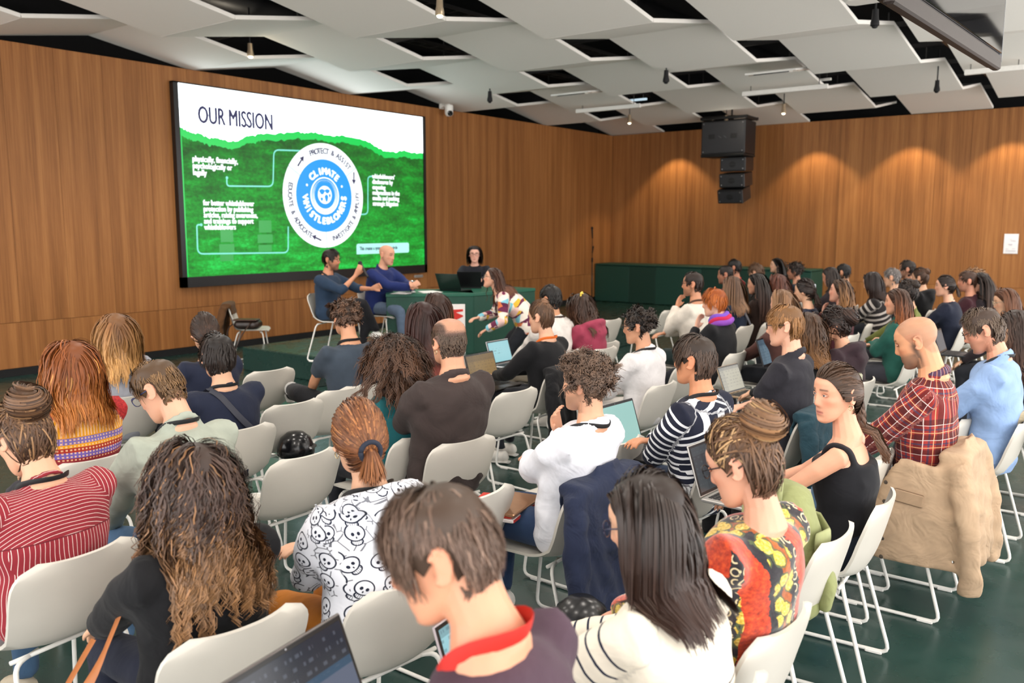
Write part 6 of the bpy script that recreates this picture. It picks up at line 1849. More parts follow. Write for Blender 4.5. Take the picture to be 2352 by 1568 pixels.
 S(id='behind_curls', label='person with fair curly hair half hidden behind the maroon shirt', who='the half hidden person with fair curls', px=(2237, 613), z=1.332, lod=2, hyaw=6,
   hair=dict(style='curly', c='6a4c34', c2='8a6a4c', L=.05, curl=(.009, .036), n=1.5, wk=1.2), hairtop=.03, top=dict(m='2c2a2c', name='sweater', g=.016), arms='lap'),
 S(id='chestnut', label='woman with chestnut hair and glasses leaning near the frame edge', who='the woman with chestnut hair', px=(2312, 660), z=1.292, lod=1, fem=1, hyaw=-18, hpitch=-16, lean=.14,
   hair=long_('4a2c1c', -.16, c2='7a4c30', vol=.018, n=1.4, fy=.03), glasses='b8a890', top=dict(m='2a2226', name='top', g=.016), arms='low'),
 S(id='black_wavy', label='woman with long wavy dark hair in black behind the blue shirt', who='the woman in black behind the blue shirt', px=(2336, 710), z=1.302, lod=1, fem=1, hyaw=4, hpitch=-12, lean=.06,
   hair=long_('2a1d18', -.30, c2='5a4032', vol=.022, n=1.4, curl=(.013, .08), ragged=.05), top=dict(m='151518', name='sweater', g=.018), arms='lap'),
]
# ---- on and before the stage
STAGE = [
 S(id='speaker_mic', label='man with dark hair and beard speaking into a microphone on stage', who='the man with the microphone', px=(760, 570), z=1.58, z0=.30, lod=1, yaw=-160, hyaw=-8, hpitch=-4, lean=.06, sleeve='half', tl=1.02, bw=1.05,
   hair=short_('1a1210', L=.055, vol=.018, n=1.5), glasses='1a1414', beard=('2a1c16', .75), skin='c88c6c', top=dict(m='24364c', name='t_shirt', g=.018), lanyard='101014', bottom=S(m='17171b'),
   arms={1: ((.02, .32, .98), (.7, -.2, -1)), -1: ((-.14, .44, .82), (-.8, -.2, -.8))}, hand_dir={-1: ((-.1, .9, .35), (-.9, 0, .3)), 1: ((-.15, .5, .85), (.75, .5, -.2))}, legs='crossed', shoe='d8d6d0', curl=.8),
 S(id='speaker_bald', label='bald man in royal blue jacket with clasped hands at the desk', who='the bald man in the blue jacket', px=(888, 563), z=1.60, z0=.30, lod=1, yaw=-172, hyaw=-2, hpitch=-10, lean=.22, bw=1.12, hs=1.0,
   scalp=('8a6a58', .25, .0), brow='4a342a', beard=('8a6a5a', .2), skin='d39c80', top=dict(m='1c2a60', name='jacket', g=.024, collar=1), lanyard='0e0e12', bottom=S(m='5a6a80'), hairtop=0.0,
   arms={-1: ((-.02, .46, .80), (-.9, -.2, -.7)), 1: ((.03, .46, .81), (.9, -.2, -.7))}, hand_dir={-1: ((.75, .5, .45), (-.6, .7, .3)), 1: ((-.75, .5, .45), (.6, .7, .3))}),
 S(id='speaker_woman', label='woman with shoulder-length dark hair and glasses in black blazer at the desk laptop', who='the woman at the desk laptop', px=(1090, 563), z=1.56, z0=.30, lod=1, fem=1, yaw=128, hyaw=0, hpitch=-4, lean=.06, bw=1.05,
   hair=long_('1e1614', -.09, c2='33261f', vol=.012, n=1.5, fy=.03), glasses='5a3a34', skin='d8a490', top=dict(m='14161f', name='blazer', g=.022, collar=1), arms={-1: ((-.09, .40, .80), (-.9, -.3, -.6)), 1: ((.09, .40, .80), (.9, -.3, -.6))}),
 S(id='bending', label='woman with long wavy brown hair in colourful patchwork sweater bending over the desk', who='', px=(1132, 613), z=1.38, lod=1, fem=1, stand=True, yaw=38, lean=.78, hyaw=-4, hpitch=10,
   hair=long_('3a251c', -.26, c2='6a4230', vol=.018, n=1.5, curl=(.012, .08), ragged=.05), glasses='8a7a6a', skin='d8a286', top=dict(m=S(kind='patch'), name='patchwork_sweater', g=.022), bottom=S(m='1e2026'), shoe='2a2a2c',
   arms={-1: ((-.16, .45, .70), (-.6, -.6, -.3)), 1: ((.14, .55, .80), (.8, -.6, -.3))}),
]
# ------------------------------------------------------------------ seat the audience
ONLY = None
def G_OFF(sp): return sp.get('choff', .105)
for sp in PEOPLE + STAGE:
    if ONLY and sp['id'] not in ONLY: continue
    person(sp)
    if sp.get('stand'): continue
    P_ = sp['_']
    back = rotz(P_['yaw']) @ np.array([0, .055, 0])
    c_ = P_['origin'] + rotz(P_['yaw']) @ np.array([0, P_['pel'][1] + G_OFF(sp), 0])
    lab = 'white shell chair holding ' + sp['who']
    chair(c_[0], c_[1], lab, P_['yaw'], P_['zoff'])
# ------------------------------------------------------------------ things the people brought
BY = {sp['id']: sp for sp in PEOPLE + STAGE if '_' in sp}
def loc_of(pid, p):
    q = BY[pid]['_']; r = q['origin'] + rotz(q['yaw']) @ np.array(p, float); r[2] = p[2] + q['zoff']; return r
def screen_mat(bg, kind='doc', ink='5a6a70', dim=0.8):
    t = NT('laptop_screen'); u, v, w = t.sep(t.coord('Object'))
    # u across (-.15 .. .15), w up (0 .. .2)
    col = rgba(bg)
    L = t.math('FRACT', t.math('MULTIPLY', w, 42.0)); line = t.math('LESS_THAN', L, .35)
    n, _ = t.noise(t.comb(t.math('MULTIPLY', u, 60), t.math('FLOOR', t.math('MULTIPLY', w, 42.0))), 1.0, 1)
    word = t.math('GREATER_THAN', n, .52)
    a = t.math('MULTIPLY', line, word)
    if kind == 'doc':
        box = t.math('MULTIPLY', t.math('LESS_THAN', u, .02), t.math('MULTIPLY', t.math('GREATER_THAN', w, .09), t.math('LESS_THAN', w, .145)))
        box = t.math('MULTIPLY', box, t.math('GREATER_THAN', u, -.11))
        col = t.mix(t.math('MULTIPLY', t.math('MULTIPLY', a, box), .7), col, rgba(ink))
    elif kind == 'app':
        side = t.math('LESS_THAN', u, -.085); col = t.mix(t.math('MULTIPLY', side, .25), col, rgba(ink))
        bar = t.math('GREATER_THAN', w, .180); col = t.mix(t.math('MULTIPLY', bar, .45), col, rgba(ink))
        col = t.mix(t.math('MULTIPLY', t.math('MULTIPLY', a, t.math('GREATER_THAN', w, .05)), .45), col, rgba(ink))
    elif kind == 'dark':
        bar = t.math('GREATER_THAN', w, .150); col = t.mix(bar, col, rgba('12243a'))
        b2 = t.math('MULTIPLY', t.math('GREATER_THAN', w, .140), t.math('LESS_THAN', w, .158)); col = t.mix(b2, col, rgba('1f5478'))
        col = t.mix(t.math('MULTIPLY', t.math('MULTIPLY', a, bar), .35), col, rgba('8a94a8'))
    t.base((.01, .01, .01, 1)); t.val(t.p.inputs['Emission Color'], col); t.p.inputs['Emission Strength'].default_value = dim
    t.set(rough=.2); return t.m
M_KEY = plain('1a1a1c', .5)
def laptop(pos, rz, label, bg='a8d8d8', kind='doc', case='3a3a3e', w=.32, ang=108, tiltb=0.0, ink='5a6a70', dim=.8, group='laptops of the audience'):
    t = thing('laptop', label, 'laptop', tuple(pos), rz, group=group); t.rotation_euler = (tiltb, 0, rz)
    d = w * .68; cm = plain(case, .35, metal=.5)
    b = MB(); b.box((0, -d / 2, .008), (w, d, .015), bev=.004); b.build('base', cm, t)
    b = MB()
    for i in range(5):
        for j in range(12): b.box((-w * .42 + w * .84 * (j + .5) / 12, -.03 - i * .022, .0165), (w * .058, .017, .003))
    o = b.build('keyboard', M_KEY, t); o['kind'] = 'stuff'
    b = MB(); b.box((0, -d * .80, .0158), (w * .32, d * .26, .001)); b.build('touchpad', plain('55555a', .3), t)
    R = Matrix.Rotation(math.radians(90 - ang), 4, 'X') @ Matrix.Identity(4)
    lid = Matrix.Translation((0, .0, .016)) @ Matrix.Rotation(-math.radians(ang - 90), 4, 'X')
    b = MB(); b.box((0, .004, d / 2), (w, .008, d), bev=.003); o = b.build('lid', cm, t, mat4=lid)
    b = MB(); b.box((0, -.0008, d / 2 + .002), (w - .008, .002, d - .012), bev=.0008); b.build('bezel', plain('101012', .3), o)
    b = MB(); sw, sh_ = w - .026, d - .034; b.add([(-sw / 2, -.0024, .020), (sw / 2, -.0024, .020), (sw / 2, -.0024, .020 + sh_), (-sw / 2, -.0024, .020 + sh_)], [(0, 1, 2, 3)])
    b.build('display', screen_mat(bg, kind, ink, dim), o)
    b = MB(); b.ball((0, -.0025, d - .008), (.002, .001, .002), 8, 5); b.build('webcam', plain('c0c0c8', .2), o)
    return t
def lap(pid, label, dx=0.0, dy=0.0, dz=0.0, turn=0.0, **k):
    q = BY[pid]['_']; kn = q['knee']; z = max(kn[-1][2], kn[1][2]) + .060
    p = loc_of(pid, (dx, .40 + dy, z + dz)); return laptop(p, q['yaw'] + math.radians(turn), label, **k)
lap('bob_woman', 'silver laptop with pale blue window on the lap of the woman in cream', dx=-.12, dy=.06, turn=14, bg='a9e4ee', kind='app', case='c4b8bc', ink='4a6a74', dim=.85)
lap('breton', 'dark laptop with a mint green page before the striped top', dx=.16, dy=.08, dz=.05, bg='a6d4cc', kind='doc', case='2e2e32', w=.36)
p = atz(1772, 842, .64); laptop(p, PI / 2, 'laptop with a dim blue-grey page before the man in dark polo', bg='6d8594', kind='app', case='26282c', ink='223a50', w=.36, dim=.7)
lap('orange_lanyard', 'laptop with an amber page before the person with the orange lanyard', dx=-.05, dy=.10, bg='8a6a2c', kind='app', case='2a2622', ink='4a3410', dim=.75, w=.36)
lap('white_linen', 'small laptop with a pale blue page before the white linen shirt', dx=-.1, dy=.04, bg='9cd6de', kind='doc', case='c8c8cc')
p = atz(1738, 757, .66); laptop(p, PI / 2 + .05, 'laptop with a bright blue page before the woman with light brown hair', bg='86c6f4', kind='doc', case='b0a89c', dim=.95)
lap('tank_top', 'laptop seen nearly edge on before the woman in the tank top', dx=.05, dy=.10, dz=.06, turn=-8, bg='3a464e', kind='app', case='b8b4b0', w=.34, dim=.5)
lap('black_wavy', 'laptop with grey-blue page before the man in light blue shirt', dx=.0, dy=.10, dz=.02, bg='7a98a4', kind='app', case='23262a', dim=.7)
lap('chestnut', 'second laptop with dark lid beyond the blue shirt', dx=.0, dy=.14, dz=.06, bg='5d7c8c', kind='app', case='33363a', dim=.6)
p = atz(1690, 905, .56); laptop(p, PI / 2 - .1, 'open laptop with a beige page between the striped top and the dark polo', bg='b8b29a', kind='app', case='a08a70', dim=.65, ang=112, ink='3a4450')
# front laptop, lower edge of the frame
p = atz(735, 1650, .82); p[2] -= .11; laptop(p, PI / 2 + .16, 'large dark laptop showing a dim blue page at the lower frame edge', bg='66738f', kind='dark', case='6a6462', w=.37, ang=112, dim=.55)
# on the desk: laptops, glass, papers
def on_desk(px, py, z=1.0301): q = atz(px, py, z); return np.array([q[0], q[1], z])
laptop(on_desk(1035, 668), math.radians(37 + 150), 'open laptop with dark green lid on the green desk', bg='2a3a34', case='243630', w=.33, ang=115, group='laptops on the desk')
laptop(on_desk(1078, 662), math.radians(128 + 90), 'black laptop before the seated woman on the green desk', bg='2a2e34', case='17181a', w=.31, ang=105, group='laptops on the desk')
p = on_desk(948, 671)
t = thing('water_glass', 'tall clear water glass on the green desk', 'glass', tuple(p))
gl = NT('glass'); gl.base((.95, .97, .97, 1)); gl.set(rough=.03, trans=1.0); 
b = MB(); b.lathe([(0, .004), (.030, .004), (.034, .14), (.036, .14), (.033, 0), (0, 0)], n=20); b.build('tumbler', gl.m, t, smooth=True)
b = MB(); b.lathe([(0, .008), (.0285, .008), (.0305, .07), (0, .07)], n=18); b.build('water', gl.m, t, smooth='auto')
for i, (px, py, rz, lab) in enumerate(((925, 673, .4, 'loose white papers under the bald man on the desk'), (985, 671, 1.0, 'white notes beside the green laptop on the desk'))):
    p = on_desk(px, py); t = thing('papers', lab, 'paper', tuple(p), rz)
    for k in range(3):
        b = MB(); b.box((0.01 * k, .006 * k, .002 + .002 * k), (.21, .297, .0012), rot=(0, 0, .08 * k)); b.build('sheet', plain('eceae6', .7), t)
# microphone in the speaker's hand
if 'speaker_mic' in BY:
    q = BY['speaker_mic']['_']; w_ = q['wr'][1]; f = unit(np.array([-.15, .5, .85]))
    c_ = loc_of('speaker_mic', w_ + f * .085 + np.array([-.03, .03, 0]))
    t = thing('microphone', 'black hand-held microphone before the mouth of the bearded speaker', 'microphone', tuple(c_), q['yaw'])
    ax = unit([-.45, -.62, .62])
    b = MB(); b.tube([-ax * .14, -ax * .02, ax * .07], [.012, .014, .019], 12); b.build('handle', plain('141416', .4), t, smooth=True)
    b = MB(); b.ball(ax * .095, .026, 14, 10); b.build('grille', plain('2a2a2c', .5, metal=.6), t, smooth=True)

# empty chairs, read off by the middle of their upper back edge
EMPTY = [((630, 850), 'empty white chair behind the person in navy'), ((688, 925), 'empty white chair in the second row beside the pale green shirt'), ((712, 1046), 'empty white chair with a paper cup at its side'),
         ((1200, 897), 'empty white chair beside the brown jacket'), ((1123, 1136), 'empty white chair behind the tousled head of the front man'), ((1447, 1014), 'empty white chair with back turned between white shirt and striped top'),
         ((800, 893), 'empty white chair peeking out behind the ponytail'), ((1412, 734), 'empty white chair beside the pink hoodie'), ((1403, 786), 'empty white chair before the curly black hair'),
         ((1545, 712), 'empty white chair in front of the cream sweater'), ((1592, 838), 'empty white chair with bare seat behind the white blouse'), ((1800, 790), 'empty white chair frame before the dark polo'),
         ((1945, 1215), 'empty white chair holding an olive backpack'), ((2052, 1036), 'empty white chair seen past the tank top'), ((2240, 944), 'empty white chair with a black bag beside the red plaid shirt'),
         ((2012, 742), 'empty white chair behind the striped bob'), ((2140, 700), 'empty white chair behind the navy cardigan')]
ECH = {}
AT = {(1945, 1215): (-1.13, 3.05), (2052, 1036): (-1.28, 4.26), (2240, 944): (-1.12, 5.45)}
for (px, lab) in EMPTY:
    q = atz(*px, .765); o_ = AT.get(px, (q[0] - .285, q[1])); ECH[px] = chair(o_[0], o_[1], lab, PI / 2 + rnd.uniform(-.06, .06))
q = atz(573, 757, .46); jx, jy = q[0], q[1]
t_ = chair(jx - .1, jy + .1, 'empty white chair with a brown jacket and bag near the stage', -PI / 2 + math.radians(48))

# garments hung over chair backs
def garment(name, label, x, y, rz, c, top=.79, bottom=.30, w=.46, th=.05, sleeves=True, mat=None, over=.20, wrap=0.0, seed=1, collar=False, z0=0.0, kind=None, cat='jacket', front=.12):
    """hung over the back of a chair that stands at x, y"""
    t = thing(name, label, cat, (x, y, z0), rz)
    r = np.random.default_rng(seed); parts = []
    n = 9
    def sheet(y0, z0_, z1, wt, wb, out):
        P = []; R = []
        for k in range(7):
            u = k / 6; z = z0_ + (z1 - z0_) * u
            P.append((0, y0 - out * math.sin(u * PI * .5), z)); R.append((th / 2 + .008 * math.sin(5 * u + seed), (wt + (wb - wt) * u) / 2))
        return tube_geo(P, np.array(R), 18, up=(0, 1, 0))
    parts.append(sheet(-.335, top, bottom, w, w * 1.18, .05))
    parts.append(sheet(-.235, top, top - front, w * .95, w * .9, -.02))
    parts.append(tube_geo([(-w / 2 + .01, -.285, top + .004), (0, -.287, top + .012), (w / 2 - .01, -.285, top + .004)], np.array([(.028, .075)] * 3), 10, up=(0, 0, 1)))
    if wrap:
        for s in (-1, 1):
            parts.append(tube_geo([(s * (w / 2 + .005), -.30 + wrap * .4, top - .03), (s * (w / 2 + .02), -.30 + wrap * .46, top - .15), (s * (w / 2 + .035), -.30 + wrap * .5, (top + bottom) / 2), (s * (w / 2 + .035), -.31 + wrap * .5, bottom + .02)],
                                  np.array([(wrap * .30, th * .45), (wrap * .48, th * .5), (wrap * .56, th * .5), (wrap * .56, th * .5)]), 16, up=(0, 1, 0)))
    if sleeves:
        for s in (-1, 1):
            L = [(s * w * .47, -.31, top - .02), (s * w * .58, -.345, top - .16), (s * w * .62, -.375, top - .34), (s * w * .60 + r.uniform(-.02, .04), -.39, max(.05, top - .60))]
            parts.append(tube_geo(bend(L, .08, 4), .052, 12))
    if collar: parts.append(tube_geo([(-.10, -.30, top + .03), (0, -.325, top + .045), (.10, -.30, top + .03)], np.array([(.045, .016)] * 3), 8, up=(0, 0, 1)))
    V, F = remesh(*cat_geo(parts), .016, 3, .5)
    fold = .008 * np.sin(V[:, 0] * 55 + 3 * np.sin(V[:, 2] * 9 + seed)) * np.clip((top - V[:, 2]) / .25, 0, 1) + .003 * np.sin(V[:, 2] * 60 + V[:, 0] * 20)
    V[:, 1] += fold
    me = np_mesh('cloth', V, F, True, [mat or cmat(S(kind='plain', c=c, fold=.8))]); link('cloth', me, t)
    return t
def hung(pid, *a, **k):
    q = BY[pid]['_']; c_ = q['origin'] + rotz(q['yaw']) @ np.array([0, q['pel'][1] + G_OFF(BY[pid]), 0]); return garment(a[0], a[1], c_[0], c_[1], q['yaw'], a[2], **k)
t = hung('plaid', 'corduroy_jacket', 'tan corduroy jacket hung over the chair of the plaid man', 'b59a7e', bottom=.26, w=.46, seed=4, collar=True, wrap=.34)
for i, z in enumerate((.66, .57, .48, .39, .30)):
    b = MB(); b.lathe([(0, .004), (.009, .003), (.010, 0), (0, -.002)], (-.296 - .006 * (i > 0), -.02, z), 12, axis=(-1, .2, 0)); b.build('button', plain('6a6058', .3, metal=.8), t, smooth='auto')
b = MB(); b.box((-.285, -.12, .60), (.012, .13, .06), rot=(.12, 0, 0), bev=.005); b.build('pocket_flap', cmat(S(kind='plain', c='a88d72', fold=.5)), t)
t = hung('white_shirt', 'blazer', 'navy blazer hung over the chair of the man in white shirt', '222a42', bottom=.22, w=.52, seed=2, collar=True)
b = MB(); b.box((.10, -.405, .45), (.13, .012, .045), bev=.005); b.build('pocket_flap', cmat('1c2338'), t)
hung('polo', 'padded_jacket', 'dark teal jacket hung over the chair of the dark polo man', '24424e', bottom=.32, w=.50, seed=3)
lt = NT('leather'); lt.base(lt.ramp(lt.noise(lt.coord(), 9, 4)[0], [(.3, lin('1f1714')), (.7, lin('3a2c26'))])); lt.set(rough=.38); lt.bump(lt.noise(lt.coord(), 40, 4)[0], .3, .004)
hung('black_wavy', 'leather_coat', 'long dark brown leather coat hanging to the floor at the frame edge', '2a201c', bottom=.06, w=.52, seed=5, mat=lt.m)
hung('blue_shirt', 'beige_scarf', 'beige folded cloth tucked over the chair of the light blue shirt', 'c8b898', bottom=.62, w=.16, seed=6, sleeves=False, cat='scarf', th=.03)
hung('orange_lanyard', 'black_coat', 'black coat hung over the chair of the orange lanyard wearer', '131316', bottom=.34, w=.48, seed=7)
garment('brown_jacket', 'brown jacket over the back of the empty chair near the stage', jx - .1, jy + .1, -PI / 2 + math.radians(48), '5a3c22', bottom=.25, w=.50, seed=8)
# brown leather bag on that chair
t = thing('leather_bag', 'brown leather bag with a strap lying on the empty chair near the stage', 'bag', (jx + .02, jy - .03, .47), .6)
b = MB(); b.box((0, 0, .07), (.34, .24, .13), bev=.04); V, F = remesh(*b.arr(), .014, 5); link('body', np_mesh('body', V, F, True, [lt.m]), t)
b = MB(); b.box((0, -.06, .135), (.32, .17, .02), bev=.008); b.build('flap', plain('4a3024', .4), t)
b = MB(); b.tube(bend([(-.16, 0, .10), (-.24, -.10, .03), (-.22, -.22, -.12), (-.12, -.26, -.30), (-.02, -.22, -.06), (.10, -.10, .14)], .08, 5), np.array([(.014, .003)] * len(bend([(0, 0, 0)] * 2 + [(0, 0, 1)] * 4, .08, 5))) if False else .008, 6); b.build('strap', plain('3a261c', .4), t, smooth=True)

# olive backpack on the empty chair
q = (-.80, 3.05)
t = thing('backpack', 'olive green backpack standing on the empty white chair beside the floral jacket', 'backpack', (q[0] - .23, q[1] - .03, .462), PI / 2 + .5)
M_OL = cmat(S(kind='plain', c='8d9262', fold=.6)); M_OL2 = cmat(S(kind='plain', c='a3a878', fold=.4))
parts = [tube_geo([(0, 0, .0), (0, 0, .03), (0, 0, .22), (0, .01, .36), (0, .015, .44), (0, .02, .47)], np.array([(.10, .14), (.115, .155), (.115, .16), (.10, .145), (.07, .11), (.02, .05)]), 20, up=(0, 1, 0))]
V, F = remesh(*cat_geo(parts), .012, 4); V[:, 1] += .005 * np.sin(V[:, 2] * 40 + V[:, 0] * 25)
link('body', np_mesh('body', V, F, True, [M_OL]), t)
b = MB(); b.tube([(0, -.11, .03), (0, -.12, .12), (0, -.11, .24)], np.array([(.035, .12), (.045, .13), (.02, .11)]), 14, up=(0, 1, 0)); V, F = remesh(*b.arr(), .012, 4); link('front_pocket', np_mesh('front_pocket', V, F, True, [M_OL]), t)
b = MB(); b.tube([(-.15, -.06, .30), (-.08, -.118, .30), (.08, -.118, .30), (.15, -.06, .30)], np.array([(.035, .006)] * 4), 8, up=(0, 0, 1)); b.build('band', M_OL2, t, smooth=True)
b = MB(); b.tube(bend([(-.10, .06, .42), (-.07, .05, .54), (.07, .05, .54), (.10, .06, .42)], .06, 6), .009, 8); b.build('handle', M_OL2, t, smooth=True)
for s in (-1, 1):
    b = MB(); b.tube(bend([(s * .09, .08, .44), (s * .12, .15, .36), (s * .13, .14, .16), (s * .14, .08, .03)], .06, 5), np.array([(.007, .028)] * 16), 8) if False else b.tube(bend([(s * .09, .08, .44), (s * .12, .15, .36), (s * .13, .14, .16), (s * .14, .08, .03)], .06, 5), .014, 8)
    b.build('shoulder_strap', M_OL2, t, smooth=True)
b = MB(); b.tube([(-.12, -.105, .26), (0, -.135, .27), (.12, -.105, .26)], .004, 6); b.build('zip', plain('3a3c2c', .4), t, smooth=True)

def soft_bag(name, label, pos, size, c, rz=0, seed=0, cat='bag', strap=True):
    t = thing(name, label, cat, tuple(pos), rz)
    w, d, h = size
    V, F = remesh(*tube_geo([(0, 0, 0), (0, 0, h * .1), (0, 0, h * .55), (0, 0, h * .88), (0, .0, h)], np.array([(d * .42, w * .44), (d * .5, w * .5), (d * .5, w * .5), (d * .36, w * .40), (d * .1, w * .2)]), 20, up=(0, 1, 0)), min(size) * .07, 3)
    V[:, 0] += .012 * np.sin(V[:, 2] * 30 + seed); V[:, 1] += .010 * np.sin(V[:, 0] * 35 + V[:, 2] * 20 + seed)
    link('body', np_mesh('body', V, F, True, [cmat(S(kind='plain', c=c, fold=.7))]), t)
    if strap:
        b = MB(); b.tube(bend([(-w * .3, 0, h * .9), (-w * .2, 0, h * 1.15), (w * .2, 0, h * 1.15), (w * .3, 0, h * .9)], .05, 5), .010, 8); b.build('handle', plain(c, .6), t, smooth=True)
        b = MB(); b.tube([(-w * .42, -d * .3, h * .7), (0, -d * .47, h * .72), (w * .42, -d * .3, h * .7)], .004, 6); b.build('zip', plain('8a8a8e', .4, metal=.6), t, smooth=True)
    return t
p = atz(1660, 1215, .0); soft_bag('black_backpack', 'black backpack on the floor in front of the floral jacket', (p[0], p[1], 0), (.32, .20, .42), '1b1b1f', 1.2)
p = atz(1740, 1060, .50); soft_bag('black_handbag', 'black bag in front of the woman in tank top', (p[0], p[1], .0), (.30, .18, .40), '17171b', .5, 2)
q = (-.80, 5.45); soft_bag('dark_bag', 'slouched dark bag on the empty chair beside the plaid shirt', (q[0] - .32, q[1], .462), (.34, .26, .30), '26232c', 1.6, 3, strap=False)
p = atz(1655, 752, .62); soft_bag('coral_handbag', 'small coral handbag behind the purple scarf', (p[0], p[1], .50), (.24, .09, .20), 'd0745a', 1.0, 4)
p = atz(680, 1045, .46); 
t = thing('helmet', 'black rounded cycle helmet on the seat behind an empty chair', 'helmet', (p[0], p[1], .46), .6)
b = MB(); b.lathe([(.0, .15), (.05, .143), (.09, .11), (.112, .05), (.112, .01), (.10, .0), (.0, .02)], n=22); b.build('shell', plain('131315', .2), t, smooth=True)
b = MB(); b.box((.09, 0, .05), (.05, .12, .03), bev=.01); b.build('visor', plain('2a2a2c', .15, metal=.5), t)
p = atz(1335, 1400, .46)
t = thing('helmet', 'black helmet with a shiny rim beside the woman in cream sweater', 'helmet', (p[0], p[1], .36), 1.2)
b = MB(); b.lathe([(.0, .15), (.05, .143), (.09, .11), (.112, .05), (.112, .01), (.10, .0), (.0, .02)], n=22); b.build('shell', plain('1a1a1c', .25), t, smooth=True)
b = MB(); b.tube([(.114 * math.cos(v), .114 * math.sin(v), .03) for v in np.linspace(0, 2 * PI, 25)], .008, 6); b.build('rim', plain('9a9a9c', .25, metal=.8), t, smooth=True)
# paper cup
p = (-3.42, 2.46)
t = thing('paper_cup', 'white paper cup on the chair seat beside the skull hoodie', 'cup', (p[0], p[1], .458))
b = MB(); b.lathe([(0, .004), (.028, .004), (.040, .102), (.043, .104), (.044, .098), (.030, 0), (0, 0)], n=24); b.build('cup', plain('f0eeea', .6, noise=.02), t, smooth='auto')
b = MB(); b.lathe([(0, .085), (.0375, .085)], n=20); b.build('coffee', plain('e8e0d4', .3), t)
b = MB(); b.tube([(.0, .0, .03), (.03, .02, .125)], .0025, 6); b.build('stirrer', plain('d8d0c0', .6), t)
# notebooks and copper laptop on the lap of the man in white
def slab(name, label, pos, rz, size, c, cat, rough=.5, metal=0.0, part='cover', pages=None, tilt=(0, 0)):
    t = thing(name, label, cat, tuple(pos), rz); t.rotation_euler = (*tilt, rz)
    b = MB(); b.box((0, 0, size[2] / 2), size, bev=min(.004, size[2] * .3)); b.build(part, plain(c, rough, metal=metal), t)
    if pages:
        b = MB(); b.box((.003, -.003, size[2] / 2), (size[0] - .002, size[1] - .002, size[2] * .7)); b.build('pages', plain(pages, .7), t)
    return t
if 'white_shirt' in BY:
    q = BY['white_shirt']['_']; z = max(q['knee'][1][2], q['knee'][-1][2]) + .062
    c_ = loc_of('white_shirt', (-.12, .22, z)); yw = q['yaw']
    slab('notebook', 'white notebook with a red edge under the copper laptop', c_, yw + .25, (.30, .24, .016), 'efe8e6', 'notebook', pages='c23a34')
    c_ = loc_of('white_shirt', (-.13, .24, z + .017)); slab('folder', 'bright red folder under the copper laptop', c_, yw + .35, (.30, .23, .008), 'c4382c', 'folder')
    c_ = loc_of('white_shirt', (-.11, .20, z + .026)); slab('closed_laptop', 'closed copper-coloured laptop on the lap of the man in white shirt', c_, yw + .20, (.30, .22, .014), 'b58a6a', 'laptop', .3, .7, 'lid')
if 'stripe_bob' in BY:
    q = BY['stripe_bob']['_']; slab('tablet', 'pale tablet held up by the woman with the dark bob', loc_of('stripe_bob', (0, .42, .66)), q['yaw'], (.24, .18, .008), 'c8dcdc', 'tablet', .2, part='screen', tilt=(math.radians(60), 0))
if 'grey_tee' in BY:
    q = BY['grey_tee']['_']; slab('phone', 'dark phone in the hands of the man in slate T-shirt', loc_of('grey_tee', (0, .42, .72)), q['yaw'], (.075, .15, .008), '1c2a28', 'phone', .15, part='screen', tilt=(math.radians(40), 0))
# tan shoulder strap beside the curly woman
if 'curly_woman' in BY:
    q = BY['curly_woman']['_']
    t = thing('bag_strap', 'wide tan leather bag strap hanging beside the black knit sweater', 'bag', tuple(q['origin']), q['yaw'])
    pts = bend([(-.20, .02, .80), (-.30, -.02, .66), (-.40, .02, .50), (-.44, .10, .42), (-.34, .16, .52), (-.22, .18, .66)], .06, 5)
    b = MB(); b.tube(pts, np.array([(.003, .020)] * len(pts)), 8, up=(1, 0, .3)); b.build('strap', plain('a8622c', .5), t, smooth='auto')
    soft = soft_bag('tan_handbag', 'tan handbag hidden beside the curly woman', loc_of('curly_woman', (-.36, .22, .16)), (.26, .12, .26), '9a5a2a', 0, 5) if False else None
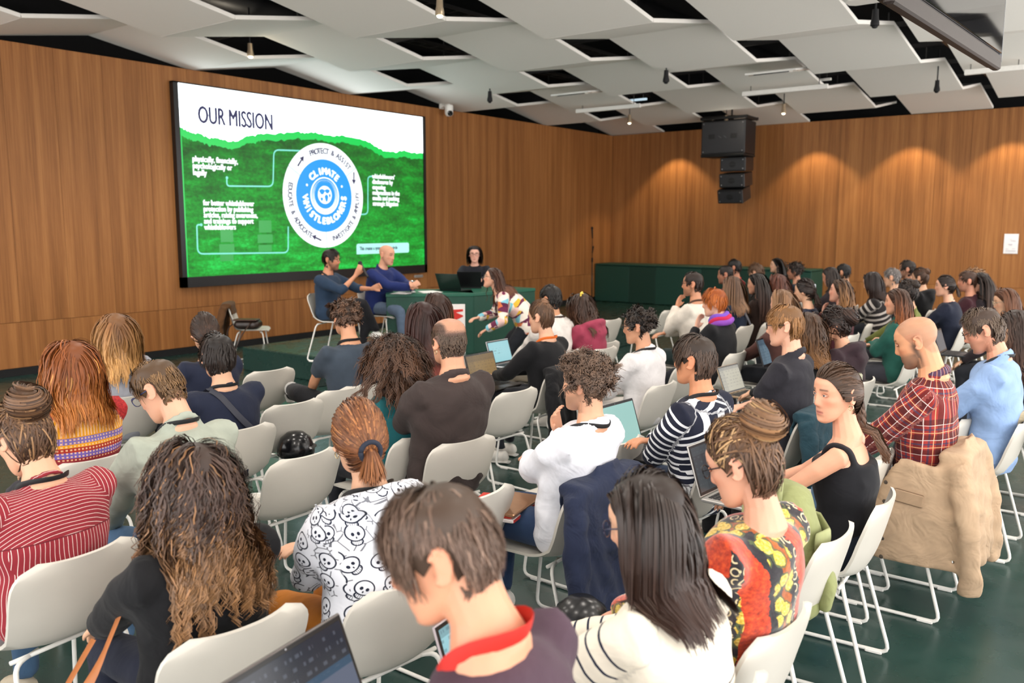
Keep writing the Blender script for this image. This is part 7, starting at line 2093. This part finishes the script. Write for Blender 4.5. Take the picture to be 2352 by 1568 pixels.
# worn extras kept with their wearers
for sp in PEOPLE:
    if '_' not in sp: continue
    q = sp['_']; t = q['t']
    if sp.get('strap'):
        R2, ch, ne = q['R2'], q['chest'], q['neck']
        P = [ne + R2 @ np.array(v) for v in ((-.10, .10, -.06), (-.10, .0, .005), (-.085, -.085, -.03), (-.01, -.140, -.16), (.08, -.145, -.26), (.13, -.115, -.32))]
        b = MB(); b.tube(bend(P, .05, 5), np.array([(.003, .017)] * len(bend(P, .05, 5))), 8, up=R2 @ np.array([0, 1, 0])); b.build('bag_strap', plain(sp['strap'], .6), t, smooth='auto')
    if sp.get('clip') or sp.get('clip2'):
        Rh, hc, hs = q['Rh'], q['hc'], q['hs']; p = hc + Rh @ (np.array([0, -.112, .03] if sp.get('clip2') else [-.03, -.09, .09]) * hs)
        b = MB()
        if sp.get('clip'):
            for k in range(5): b.ball(p + np.array([.016 * math.cos(k * 1.257), 0, .016 * math.sin(k * 1.257)]), (.013, .008, .013), 8, 6)
        else:
            b.box(p, (.020, .030, .075), bev=.007)
        b.build('hair_clip', plain(sp.get('clip') or sp.get('clip2'), .4), t, smooth=bool(sp.get('clip')))
    if sp.get('scarf'):
        ne, Rn = q['neck'], q['Rn']; 
        for k, (c, dz, r_) in enumerate((('8a4ab0', -.025, .10), ('c02850', .008, .088), ('7a52c0', .036, .076))):
            P = [ne + Rn @ np.array([r_ * math.sin(v), r_ * .95 * math.cos(v), dz + .01 * math.sin(3 * v)]) for v in np.linspace(0, 2 * PI, 21)]
            b = MB(); b.tube(P, .026, 8); b.build('scarf', cmat(S(kind='plain', c=c)), t, smooth=True)
if 'grey_tee' in BY:                                    # pale bands round the sock
    q = BY['grey_tee']['_']; a_, k_ = q['ank'][-1], q['knee'][-1]; f = unit(k_ - a_)
    for i in range(3):
        b = MB(); c_ = a_ + f * (.05 + .025 * i); b.tube([c_ - f * .006, c_ + f * .006], .056, 14); b.build('sock_band', plain('e8e6e2', .7), q['t'], smooth='auto')
if _tmp is not None: bpy.data.objects.remove(_tmp)
